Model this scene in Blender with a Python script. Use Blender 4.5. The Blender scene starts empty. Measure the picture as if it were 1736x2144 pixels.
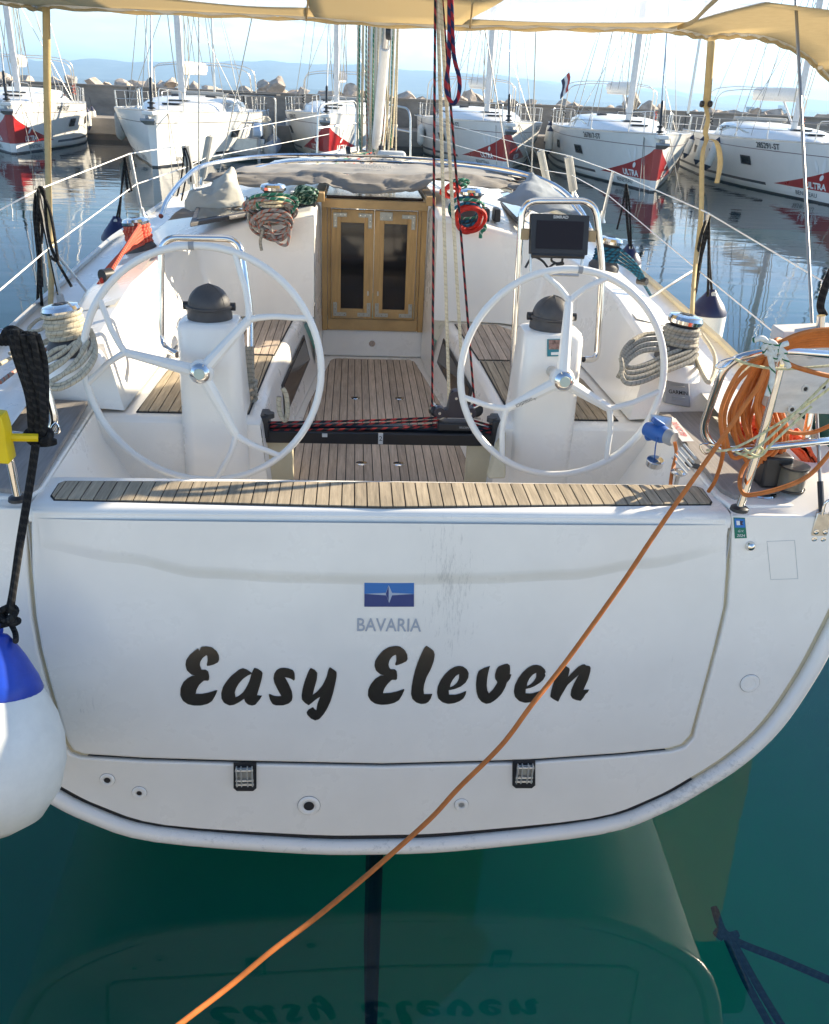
import bpy, bmesh, math, random
from mathutils import Vector, Matrix, noise
random.seed(7)
sc = bpy.context.scene
col = sc.collection
R = math.radians
PI = math.pi
V = Vector
# ------------------------------------------------------------------ camera
PW, PH = 1736.0, 2143.0
FPX = 1822.0
EYE = V((-0.126, 0.0, 2.7))
def _axes(yaw, pitch, roll):
    cy, sy = math.cos(yaw), math.sin(yaw); cp, sp = math.cos(pitch), math.sin(pitch)
    f = V((sy*cp, cy*cp, -sp)); r = V((cy, -sy, 0)); u = r.cross(f)
    c, s = math.cos(roll), math.sin(roll)
    return c*r+s*u, -s*r+c*u, f
CR, CU, CF = _axes(R(4.66), R(25.74), R(2.62))
cam_d = bpy.data.cameras.new('camera'); cam = bpy.data.objects.new('camera', cam_d); col.objects.link(cam)
cam_d.sensor_fit = 'HORIZONTAL'; cam_d.sensor_width = 36.0; cam_d.lens = 36.0*FPX/PW
cam_d.clip_start = 0.05; cam_d.clip_end = 20000
cam.matrix_world = Matrix(((CR.x, CU.x, -CF.x, EYE.x), (CR.y, CU.y, -CF.y, EYE.y), (CR.z, CU.z, -CF.z, EYE.z), (0, 0, 0, 1)))
sc.camera = cam
def ray(px, py): return (px-PW/2)/FPX*CR - (py-PH/2)/FPX*CU + CF
def at(px, py, x=None, y=None, z=None, d=None):
    """measured point of the photograph, placed at a known height / distance / offset in metres"""
    v = ray(px, py)
    t = d if d is not None else (x-EYE.x)/v.x if x is not None else (y-EYE.y)/v.y if y is not None else (z-EYE.z)/v.z
    return EYE+t*v
def atp(px, py, p0, n):
    v = ray(px, py); return EYE + v*((p0-EYE).dot(n)/v.dot(n))
# ------------------------------------------------------------------ world, sun, exposure
SUN_AZ, SUN_EL = 65.0, 22.5          # azimuth measured from +Y towards +X
world = bpy.data.worlds.new('World'); sc.world = world; world.use_nodes = True
wn = world.node_tree.nodes; wl = world.node_tree.links; wn.clear()
def N(nodes, t, **k):
    n = nodes.new(t)
    for a, b in k.items(): setattr(n, a, b)
    return n
wo = N(wn, 'ShaderNodeOutputWorld'); bg = N(wn, 'ShaderNodeBackground'); sky = N(wn, 'ShaderNodeTexSky')
sky.sky_type = 'NISHITA'; sky.sun_disc = False; sky.sun_elevation = R(SUN_EL); sky.sun_rotation = R(SUN_AZ)
sky.air_density = 0.8; sky.dust_density = 0.1; sky.ozone_density = 2.4; sky.altitude = 0
tc = N(wn, 'ShaderNodeTexCoord'); sep = N(wn, 'ShaderNodeSeparateXYZ'); wl.new(tc.outputs['Generated'], sep.inputs[0])
# clouds on a plane high above: project direction by z
mz = N(wn, 'ShaderNodeMath', operation='MAXIMUM'); wl.new(sep.outputs['Z'], mz.inputs[0]); mz.inputs[1].default_value = 0.0
mz2 = N(wn, 'ShaderNodeMath', operation='ADD'); wl.new(mz.outputs[0], mz2.inputs[0]); mz2.inputs[1].default_value = 0.12
dx = N(wn, 'ShaderNodeMath', operation='DIVIDE'); wl.new(sep.outputs['X'], dx.inputs[0]); wl.new(mz2.outputs[0], dx.inputs[1])
dy = N(wn, 'ShaderNodeMath', operation='DIVIDE'); wl.new(sep.outputs['Y'], dy.inputs[0]); wl.new(mz2.outputs[0], dy.inputs[1])
cb = N(wn, 'ShaderNodeCombineXYZ'); wl.new(dx.outputs[0], cb.inputs[0]); wl.new(dy.outputs[0], cb.inputs[1])
nz = N(wn, 'ShaderNodeTexNoise'); wl.new(cb.outputs[0], nz.inputs['Vector']); nz.inputs['Scale'].default_value = 1.6
nz.inputs['Detail'].default_value = 9; nz.inputs['Roughness'].default_value = 0.58; nz.inputs['Distortion'].default_value = 0.25
mr = N(wn, 'ShaderNodeMapRange'); wl.new(nz.outputs['Fac'], mr.inputs['Value'])
mr.inputs['From Min'].default_value = 0.44; mr.inputs['From Max'].default_value = 0.60
# the cloud bank lies low over the strait and thickens towards the right; overhead the sky is clear
ce = N(wn, 'ShaderNodeMapRange', interpolation_type='SMOOTHSTEP'); wl.new(sep.outputs['Z'], ce.inputs['Value'])
ce.inputs['From Min'].default_value = 0.07; ce.inputs['From Max'].default_value = 0.20; ce.inputs['To Min'].default_value = 1; ce.inputs['To Max'].default_value = 0
cr = N(wn, 'ShaderNodeMapRange', interpolation_type='SMOOTHSTEP'); wl.new(sep.outputs['X'], cr.inputs['Value'])
cr.inputs['From Min'].default_value = -0.32; cr.inputs['From Max'].default_value = 0.25; cr.inputs['To Min'].default_value = 0.15; cr.inputs['To Max'].default_value = 1
c1 = N(wn, 'ShaderNodeMath', operation='MULTIPLY'); wl.new(ce.outputs[0], c1.inputs[0]); wl.new(cr.outputs[0], c1.inputs[1])
c2 = N(wn, 'ShaderNodeMath', operation='MULTIPLY'); wl.new(c1.outputs[0], c2.inputs[0]); wl.new(mr.outputs[0], c2.inputs[1])
mx = N(wn, 'ShaderNodeMixRGB'); wl.new(c2.outputs[0], mx.inputs['Fac']); wl.new(sky.outputs[0], mx.inputs['Color1'])
mx.inputs['Color2'].default_value = (8.2, 8.1, 8.0, 1)
wl.new(mx.outputs[0], bg.inputs['Color']); bg.inputs['Strength'].default_value = 0.088
wl.new(bg.outputs[0], wo.inputs['Surface'])
sd = bpy.data.lights.new('sun', 'SUN'); sd.energy = 4.6; sd.angle = R(0.53); sd.color = (1.0, 0.87, 0.66)
sun = bpy.data.objects.new('sun', sd); col.objects.link(sun)
SDIR = V((math.sin(R(SUN_AZ))*math.cos(R(SUN_EL)), math.cos(R(SUN_AZ))*math.cos(R(SUN_EL)), math.sin(R(SUN_EL))))
sun.rotation_euler = SDIR.to_track_quat('Z', 'Y').to_euler(); sun.location = (0, 0, 30)
sc.view_settings.view_transform = 'Standard'; sc.view_settings.look = 'None'
sc.view_settings.gamma = 1; sc.view_settings.exposure = 1.70
sc.view_settings.use_curve_mapping = False
# ------------------------------------------------------------------ materials
MATS = {}
def mat(name, color, rough=0.5, metal=0.0, var=0.0, vscale=8.0, bump=0.0, bscale=60.0, coat=0.0, spec=0.5, wave=None, trans=0.0, stretch=(1, 1, 1), sheen=0):
    m = bpy.data.materials.new(name); m.use_nodes = True
    nt = m.node_tree; b = nt.nodes['Principled BSDF']
    b.inputs['Base Color'].default_value = (*color, 1); b.inputs['Roughness'].default_value = rough
    b.inputs['Metallic'].default_value = metal; b.inputs['Specular IOR Level'].default_value = spec
    b.inputs['Coat Weight'].default_value = coat; b.inputs['Coat Roughness'].default_value = 0.08
    if trans: b.inputs['Transmission Weight'].default_value = trans
    tc = N(nt.nodes, 'ShaderNodeTexCoord'); mp = N(nt.nodes, 'ShaderNodeMapping'); mp.inputs['Scale'].default_value = stretch
    nt.links.new(tc.outputs['Object'], mp.inputs['Vector'])
    if var:
        n = N(nt.nodes, 'ShaderNodeTexNoise'); n.inputs['Scale'].default_value = vscale; n.inputs['Detail'].default_value = 6; n.inputs['Roughness'].default_value = 0.65
        nt.links.new(mp.outputs[0], n.inputs['Vector'])
        r = N(nt.nodes, 'ShaderNodeMapRange'); nt.links.new(n.outputs['Fac'], r.inputs['Value'])
        r.inputs['From Min'].default_value = 0.3; r.inputs['From Max'].default_value = 0.7
        r.inputs['To Min'].default_value = 1-var; r.inputs['To Max'].default_value = 1+var*0.6
        mu = N(nt.nodes, 'ShaderNodeVectorMath', operation='SCALE'); mu.inputs[0].default_value = color
        nt.links.new(r.outputs[0], mu.inputs['Scale']); nt.links.new(mu.outputs[0], b.inputs['Base Color'])
        r2 = N(nt.nodes, 'ShaderNodeMapRange'); nt.links.new(n.outputs['Fac'], r2.inputs['Value'])
        r2.inputs['To Min'].default_value = rough*1.35; r2.inputs['To Max'].default_value = rough*0.7
        nt.links.new(r2.outputs[0], b.inputs['Roughness'])
    if bump:
        n2 = N(nt.nodes, 'ShaderNodeTexNoise'); n2.inputs['Scale'].default_value = bscale; n2.inputs['Detail'].default_value = 4
        nt.links.new(mp.outputs[0], n2.inputs['Vector'])
        bp = N(nt.nodes, 'ShaderNodeBump'); bp.inputs['Distance'].default_value = bump; nt.links.new(n2.outputs['Fac'], bp.inputs['Height'])
        nt.links.new(bp.outputs[0], b.inputs['Normal'])
    MATS[name] = m
    return m
def rope_mat(name, c1, c2, freq=28.0, thick=0.35, rough=0.85, c3=None):
    """braided line: coloured tracers that spiral round the rope (tube UV: u round, v metres along)"""
    m = bpy.data.materials.new(name); m.use_nodes = True; nt = m.node_tree; b = nt.nodes['Principled BSDF']
    b.inputs['Roughness'].default_value = rough; b.inputs['Specular IOR Level'].default_value = 0.25
    uv = N(nt.nodes, 'ShaderNodeUVMap'); s = N(nt.nodes, 'ShaderNodeSeparateXYZ'); nt.links.new(uv.outputs[0], s.inputs[0])
    def spiral(sign, fr):
        a = N(nt.nodes, 'ShaderNodeMath', operation='MULTIPLY_ADD'); nt.links.new(s.outputs['Y'], a.inputs[0]); a.inputs[1].default_value = fr*sign; nt.links.new(s.outputs['X'], a.inputs[2])
        f = N(nt.nodes, 'ShaderNodeMath', operation='FRACT'); nt.links.new(a.outputs[0], f.inputs[0]); return f
    f = spiral(1, freq)
    lt = N(nt.nodes, 'ShaderNodeMath', operation='LESS_THAN'); nt.links.new(f.outputs[0], lt.inputs[0]); lt.inputs[1].default_value = thick
    mx = N(nt.nodes, 'ShaderNodeMixRGB'); nt.links.new(lt.outputs[0], mx.inputs['Fac']); mx.inputs['Color1'].default_value = (*c1, 1); mx.inputs['Color2'].default_value = (*c2, 1)
    n = N(nt.nodes, 'ShaderNodeTexNoise'); n.inputs['Scale'].default_value = 60; tc = N(nt.nodes, 'ShaderNodeTexCoord'); nt.links.new(tc.outputs['Object'], n.inputs['Vector'])
    mr = N(nt.nodes, 'ShaderNodeMapRange'); nt.links.new(n.outputs['Fac'], mr.inputs['Value']); mr.inputs['To Min'].default_value = 0.6; mr.inputs['To Max'].default_value = 1.25
    vm = N(nt.nodes, 'ShaderNodeVectorMath', operation='SCALE'); nt.links.new(mx.outputs[0], vm.inputs[0]); nt.links.new(mr.outputs[0], vm.inputs['Scale'])
    nt.links.new(vm.outputs[0], b.inputs['Base Color'])
    f2 = spiral(-1, freq*2.2); bp = N(nt.nodes, 'ShaderNodeBump'); bp.inputs['Distance'].default_value = 0.002; bp.inputs['Strength'].default_value = 0.7
    ad = N(nt.nodes, 'ShaderNodeMath', operation='ADD'); nt.links.new(f2.outputs[0], ad.inputs[0]); nt.links.new(f.outputs[0], ad.inputs[1])
    nt.links.new(ad.outputs[0], bp.inputs['Height']); nt.links.new(bp.outputs[0], b.inputs['Normal'])
    MATS[name] = m; return m
GEL = mat('white_gelcoat', (0.86, 0.82, 0.75), 0.28, var=0.05, vscale=3.5, coat=0.25)
GELF = mat('white_gelcoat_far', (0.80, 0.78, 0.73), 0.3, var=0.05, vscale=1.2, coat=0.2)
CREAM = mat('cream_plastic', (0.62, 0.55, 0.38), 0.5, var=0.1)
STEEL = mat('stainless_steel', (0.72, 0.71, 0.69), 0.12, 1.0, var=0.08, vscale=20)
STEEL2 = mat('brushed_steel', (0.62, 0.60, 0.56), 0.35, 1.0, var=0.15, vscale=40)
ALU = mat('grey_aluminium', (0.55, 0.55, 0.53), 0.38, 0.75, var=0.1)
MASTW = mat('white_painted_mast', (0.72, 0.70, 0.66), 0.4, var=0.1)
BLACK = mat('black_plastic', (0.018, 0.018, 0.02), 0.4, var=0.2)
DARK = mat('dark_gap', (0.02, 0.02, 0.022), 0.9)
DGREY = mat('dark_grey_plastic', (0.055, 0.053, 0.055), 0.55, var=0.25, vscale=12, bump=0.0004, bscale=300)
MGREY = mat('mid_grey_plastic', (0.30, 0.31, 0.32), 0.5, var=0.06)
LGREY = mat('light_grey_plastic', (0.50, 0.51, 0.50), 0.5, var=0.05)
GLASS = mat('dark_acrylic', (0.012, 0.011, 0.012), 0.06, coat=0.3)
SCREEN = mat('black_screen', (0.012, 0.007, 0.008), 0.3, spec=0.25)
RED = mat('red_vinyl', (0.42, 0.018, 0.014), 0.35, var=0.1)
NAVY = mat('navy_vinyl', (0.008, 0.012, 0.06), 0.4, var=0.15)
BLUEC = mat('blue_fender_cap', (0.008, 0.05, 0.42), 0.38, var=0.3, vscale=9)
FENDW = mat('white_fender_skin', (0.76, 0.75, 0.69), 0.5, var=0.08, vscale=14, bump=0.0012, bscale=18)
FENDC = mat('fender_sock_cloth', (0.40, 0.39, 0.35), 0.9, var=0.15)
BEIGEW = mat('beige_webbing', (0.50, 0.38, 0.19), 0.85, var=0.12, vscale=30, bump=0.0006, bscale=400)
YEL = mat('yellow_plastic', (0.78, 0.55, 0.0), 0.5, var=0.08)
ORG = mat('orange_cable', (0.52, 0.15, 0.022), 0.62, var=0.25, vscale=22)
ORGR = mat('orange_netting', (0.80, 0.10, 0.02), 0.7, var=0.3, vscale=60, bump=0.004, bscale=90)
BLUEP = mat('blue_socket_plastic', (0.02, 0.11, 0.38), 0.45, var=0.15)
LETTER = mat('black_letter_vinyl', (0.012, 0.011, 0.012), 0.22, coat=0.5)
SILVL = mat('silver_letter', (0.34, 0.39, 0.47), 0.35, 0.2)
REDT = mat('red_print', (0.55, 0.10, 0.10), 0.6)
BLKT = mat('black_print', (0.03, 0.03, 0.035), 0.6)
WHT = mat('white_print', (0.8, 0.8, 0.78), 0.6)
CANV = mat('grey_canvas', (0.215, 0.195, 0.17), 0.95, var=0.12, vscale=5, bump=0.0012, bscale=35)
CANVL = mat('light_grey_canvas', (0.40, 0.39, 0.34), 0.95, var=0.10, vscale=5, bump=0.0012, bscale=35)
CANVB = mat('blue_grey_canvas', (0.25, 0.28, 0.31), 0.95, var=0.10, vscale=5)
WHTC = mat('white_canvas', (0.76, 0.75, 0.71), 0.8, var=0.08)
BWOOD = mat('white_painted_board', (0.60, 0.56, 0.50), 0.75, var=0.22, vscale=6, bump=0.0015, bscale=20, stretch=(1, 1, 4))
WIRE = mat('steel_wire', (0.32, 0.31, 0.29), 0.4, 0.8, bump=0.0006, bscale=500)
R_BLACK = rope_mat('black_rope', (0.010, 0.010, 0.011), (0.028, 0.026, 0.024), 40)
R_WHITE = rope_mat('white_flecked_rope', (0.52, 0.46, 0.34), (0.36, 0.31, 0.24), 45, 0.14)
R_GREY = rope_mat('grey_rope', (0.36, 0.33, 0.27), (0.26, 0.24, 0.20), 55, 0.25)
R_RED = rope_mat('red_rope', (0.50, 0.055, 0.035), (0.66, 0.24, 0.15), 50, 0.3)
R_REDBLK = rope_mat('red_and_black_rope', (0.30, 0.03, 0.03), (0.012, 0.018, 0.022), 22, 0.55)
R_PINK = rope_mat('grey_red_flecked_rope', (0.30, 0.27, 0.25), (0.36, 0.13, 0.09), 24, 0.28)
R_GREEN = rope_mat('green_rope', (0.03, 0.17, 0.11), (0.35, 0.42, 0.36), 26, 0.2)
R_DGREEN = rope_mat('dark_green_flecked_rope', (0.02, 0.07, 0.05), (0.25, 0.36, 0.28), 26, 0.35)
R_BLUE = rope_mat('blue_rope', (0.015, 0.12, 0.20), (0.02, 0.045, 0.07), 30, 0.4)
R_CREAM = rope_mat('cream_rope', (0.72, 0.60, 0.40), (0.62, 0.50, 0.33), 60, 0.3)
R_YEL = rope_mat('pale_yellow_cord', (0.62, 0.60, 0.36), (0.5, 0.48, 0.28), 40, 0.3)
R_GRNSP = rope_mat('white_green_speckled_rope', (0.66, 0.66, 0.60), (0.02, 0.14, 0.06), 16, 0.12)
def wood(name, c, var, sx=1, sy=1, gs=1.0, rough=0.75, rnd=True):
    m = bpy.data.materials.new(name); m.use_nodes = True; nt = m.node_tree; b = nt.nodes['Principled BSDF']
    b.inputs['Roughness'].default_value = rough; b.inputs['Specular IOR Level'].default_value = 0.3
    tc = N(nt.nodes, 'ShaderNodeTexCoord'); mp = N(nt.nodes, 'ShaderNodeMapping'); nt.links.new(tc.outputs['Object'], mp.inputs['Vector']); mp.inputs['Scale'].default_value = (sx*90*gs, sy*90*gs, 6)
    oi = N(nt.nodes, 'ShaderNodeObjectInfo'); ml = N(nt.nodes, 'ShaderNodeMath', operation='MULTIPLY'); nt.links.new(oi.outputs['Random'], ml.inputs[0]); ml.inputs[1].default_value = 37.0
    av = N(nt.nodes, 'ShaderNodeVectorMath', operation='ADD'); nt.links.new(mp.outputs[0], av.inputs[0]); nt.links.new(ml.outputs[0], av.inputs[1])
    n = N(nt.nodes, 'ShaderNodeTexNoise'); n.inputs['Scale'].default_value = 1; n.inputs['Detail'].default_value = 8; n.inputs['Roughness'].default_value = 0.7; nt.links.new(av.outputs[0], n.inputs['Vector'])
    n3 = N(nt.nodes, 'ShaderNodeTexNoise'); n3.inputs['Scale'].default_value = 3.3; nt.links.new(tc.outputs['Object'], n3.inputs['Vector']); n3.inputs['Detail'].default_value = 4
    a = N(nt.nodes, 'ShaderNodeMapRange'); nt.links.new(n.outputs['Fac'], a.inputs['Value']); a.inputs['From Min'].default_value = .3; a.inputs['From Max'].default_value = .7; a.inputs['To Min'].default_value = 1-var; a.inputs['To Max'].default_value = 1+var
    r = N(nt.nodes, 'ShaderNodeMapRange'); nt.links.new(oi.outputs['Random'], r.inputs['Value']); r.inputs['To Min'].default_value = .84 if rnd else 1; r.inputs['To Max'].default_value = 1.14 if rnd else 1
    r3 = N(nt.nodes, 'ShaderNodeMapRange'); nt.links.new(n3.outputs['Fac'], r3.inputs['Value']); r3.inputs['From Min'].default_value = .3; r3.inputs['From Max'].default_value = .7; r3.inputs['To Min'].default_value = .85; r3.inputs['To Max'].default_value = 1.1
    p = N(nt.nodes, 'ShaderNodeMath', operation='MULTIPLY'); nt.links.new(a.outputs[0], p.inputs[0]); nt.links.new(r.outputs[0], p.inputs[1])
    p2 = N(nt.nodes, 'ShaderNodeMath', operation='MULTIPLY'); nt.links.new(p.outputs[0], p2.inputs[0]); nt.links.new(r3.outputs[0], p2.inputs[1])
    v = N(nt.nodes, 'ShaderNodeVectorMath', operation='SCALE'); v.inputs[0].default_value = c; nt.links.new(p2.outputs[0], v.inputs['Scale']); nt.links.new(v.outputs[0], b.inputs['Base Color'])
    bp = N(nt.nodes, 'ShaderNodeBump'); bp.inputs['Distance'].default_value = 0.0008; nt.links.new(n.outputs['Fac'], bp.inputs['Height']); nt.links.new(bp.outputs[0], b.inputs['Normal'])
    MATS[name] = m; return m
TEAK = wood('weathered_teak', (0.35, 0.285, 0.20), 0.38, 1, 0.06)
TEAKG = wood('grey_teak', (0.50, 0.40, 0.31), 0.3, 1, 0.06)
TEAKL = wood('grey_teak_panel', (0.27, 0.245, 0.225), 0.2, 1, 0.06, rnd=False)
OAK = wood("varnished_teak", (0.46, 0.28, 0.11), 0.22, 1, 1, 0.9, rough=0.38, rnd=False)
OAK.node_tree.nodes['Mapping'].inputs['Scale'].default_value = (70, 70, 5)
OAKH = wood("varnished_teak_rail", (0.44, 0.28, 0.12), 0.2, 0.06, 1, rough=0.4, rnd=False)
# ------------------------------------------------------------------ mesh helpers
def tag(o, label=None, cat=None, group=None, kind=None):
    if label: o['label'] = label
    if cat: o['category'] = cat
    if group: o['group'] = group
    if kind: o['kind'] = kind
    return o
def empty(name, loc, label=None, cat=None, group=None, rz=0):
    o = bpy.data.objects.new(name, None); col.objects.link(o); o.location = loc; o.rotation_euler = (0, 0, rz); o.empty_display_size = 0.1
    return tag(o, label, cat, group)
def origin_of(o):
    p = V((0, 0, 0))
    while o is not None:
        p += o.location; o = o.parent
    return p
class MB:
    def __init__(s): s.v = []; s.f = []; s.uv = []; s.hasuv = False
    def add(s, vs, fs, uvs=None):
        n = len(s.v); s.v += [tuple(v) for v in vs]; s.f += [tuple(i+n for i in f) for f in fs]
        if uvs: s.uv += uvs; s.hasuv = True
        else: s.uv += [[(0, 0)]*len(f) for f in fs]
    def box(s, c, d, M=None):
        x, y, z = d[0]/2, d[1]/2, d[2]/2
        vs = [V(p) for p in ((-x,-y,-z),(x,-y,-z),(x,y,-z),(-x,y,-z),(-x,-y,z),(x,-y,z),(x,y,z),(-x,y,z))]
        if M is not None: vs = [M @ v for v in vs]
        c = V(c); s.add([v+c for v in vs], [(0,3,2,1),(4,5,6,7),(0,1,5,4),(1,2,6,5),(2,3,7,6),(3,0,4,7)])
        return s
    def tube(s, pts, r, n=8, closed=False, caps=True, flat=None):
        pts = [V(p) for p in pts]; m = len(pts)
        if m < 2: return s
        rr = r if isinstance(r, (list, tuple)) else [r]*m
        t0 = (pts[1]-pts[0]).normalized(); a = V((0, 0, 1)) if abs(t0.z) < 0.9 else V((1, 0, 0))
        nrm = (a - t0*a.dot(t0)).normalized()
        vs = []; fs = []; uvs = []; L = [0.0]
        for i in range(m):
            if closed: t = pts[(i+1) % m]-pts[i-1]
            else: t = pts[min(i+1, m-1)]-pts[max(i-1, 0)]
            if t.length < 1e-9: t = t0
            t.normalize(); q = nrm-t*nrm.dot(t)
            if q.length > 1e-6: nrm = q.normalized()
            b = t.cross(nrm)
            for k in range(n):
                an = 2*PI*k/n; fx, fy = (1, 1) if flat is None else flat
                vs.append(pts[i]+rr[i]*(math.cos(an)*nrm*fx+math.sin(an)*b*fy))
            if i: L.append(L[-1]+(pts[i]-pts[i-1]).length)
        rng = m if closed else m-1
        for i in range(rng):
            j = (i+1) % m; lj = L[j] if j else L[-1]+(pts[0]-pts[-1]).length
            for k in range(n):
                k2 = (k+1) % n
                fs.append((i*n+k, i*n+k2, j*n+k2, j*n+k)); uvs.append([(k/n, L[i]), ((k+1)/n, L[i]), ((k+1)/n, lj), (k/n, lj)])
        if caps and not closed:
            fs.append(tuple(range(n))[::-1]); uvs.append([(0, 0)]*n); fs.append(tuple((m-1)*n+k for k in range(n))); uvs.append([(0, 0)]*n)
        s.add(vs, fs, uvs); return s
    def lathe(s, prof, c=(0, 0, 0), axis=(0, 0, 1), n=24):
        """prof = [(radius, height)], spun round axis through c"""
        ax = V(axis).normalized(); a = V((1, 0, 0)) if abs(ax.x) < 0.9 else V((0, 1, 0))
        e1 = (a-ax*a.dot(ax)).normalized(); e2 = ax.cross(e1); c = V(c); vs = []; fs = []
        for (r, h) in prof:
            for k in range(n):
                an = 2*PI*k/n; vs.append(c+ax*h+e1*(max(r, 1e-5)*math.cos(an))+e2*(max(r, 1e-5)*math.sin(an)))
        for i in range(len(prof)-1):
            for k in range(n):
                k2 = (k+1) % n; fs.append((i*n+k, i*n+k2, (i+1)*n+k2, (i+1)*n+k))
        if prof[0][0] > 1e-4: fs.append(tuple(range(n))[::-1])
        if prof[-1][0] > 1e-4: fs.append(tuple((len(prof)-1)*n+k for k in range(n)))
        s.add(vs, fs); return s
    def grid(s, rows):
        m = len(rows[0]); vs = [p for r in rows for p in r]; fs = []
        for i in range(len(rows)-1):
            for j in range(m-1): fs.append((i*m+j, i*m+j+1, (i+1)*m+j+1, (i+1)*m+j))
        s.add(vs, fs); return s
    def prism(s, poly, off):
        """poly: 3D loop, off: extrusion vector"""
        n = len(poly); off = V(off); vs = [V(p) for p in poly]+[V(p)+off for p in poly]
        fs = [tuple(range(n)), tuple(range(2*n-1, n-1, -1))]+[(i, (i+1) % n+0, n+(i+1) % n, n+i)[::-1] for i in range(n)]
        s.add(vs, fs); return s
    def build(s, name, m, parent=None, smooth=True, bevel=0, bseg=2, subs=0, merge=False, angle=35, solid=0, recalc=True):
        me = bpy.data.meshes.new(name)
        o0 = origin_of(parent) if parent is not None else V((0, 0, 0))
        me.from_pydata([V(v)-o0 for v in s.v] if parent is not None else s.v, [], s.f)
        if s.hasuv:
            ul = me.uv_layers.new(name='UVMap'); k = 0
            for u in s.uv:
                for t in u: ul.data[k].uv = t; k += 1
        if merge or recalc:
            bm = bmesh.new(); bm.from_mesh(me)
            if merge: bmesh.ops.remove_doubles(bm, verts=bm.verts, dist=0.0008)
            bmesh.ops.recalc_face_normals(bm, faces=bm.faces)
            bm.to_mesh(me); bm.free()
        for mm in (m if isinstance(m, (list, tuple)) else [m]): me.materials.append(mm)
        if smooth:
            for p in me.polygons: p.use_smooth = True
            me.set_sharp_from_angle(angle=R(angle))
        o = bpy.data.objects.new(name, me); col.objects.link(o)
        if parent is not None: o.parent = parent
        if solid:
            md = o.modifiers.new('solid', 'SOLIDIFY'); md.thickness = solid; md.offset = -1
        if bevel:
            md = o.modifiers.new('bevel', 'BEVEL'); md.width = bevel; md.segments = bseg; md.limit_method = 'ANGLE'; md.angle_limit = R(28); md.harden_normals = False
        if subs:
            md = o.modifiers.new('sub', 'SUBSURF'); md.levels = subs; md.render_levels = subs
        return o
def finish(o, root_loc):
    """move the origin of a one-mesh top-level thing to its own place"""
    d = V(root_loc)
    for v in o.data.vertices: v.co -= d
    o.location = d
    return o
def spline(pts, k=8, closed=False):
    pts = [V(p) for p in pts]; n = len(pts); out = []
    rng = n if closed else n-1
    for i in range(rng):
        p1 = pts[i]; p2 = pts[(i+1) % n]
        p0 = pts[i-1] if (i > 0 or closed) else p1; p3 = pts[(i+2) % n] if (i+2 < n or closed) else p2
        for j in range(k):
            t = j/k; t2 = t*t; t3 = t2*t
            out.append(0.5*((2*p1)+(p2-p0)*t+(2*p0-5*p1+4*p2-p3)*t2+(3*p1-p0-3*p2+p3)*t3))
    if not closed: out.append(pts[-1])
    return out
def rounded(pts, r, k=5):
    pts = [V(p) for p in pts]; out = [pts[0]]
    for i in range(1, len(pts)-1):
        a, b, c = pts[i-1], pts[i], pts[i+1]; ra = min(r, (a-b).length*.48, (c-b).length*.48)
        p = b+(a-b).normalized()*ra; q = b+(c-b).normalized()*ra
        for j in range(k+1):
            t = j/k; out.append((1-t)**2*p+2*t*(1-t)*b+t*t*q)
    return out+[pts[-1]]
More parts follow.
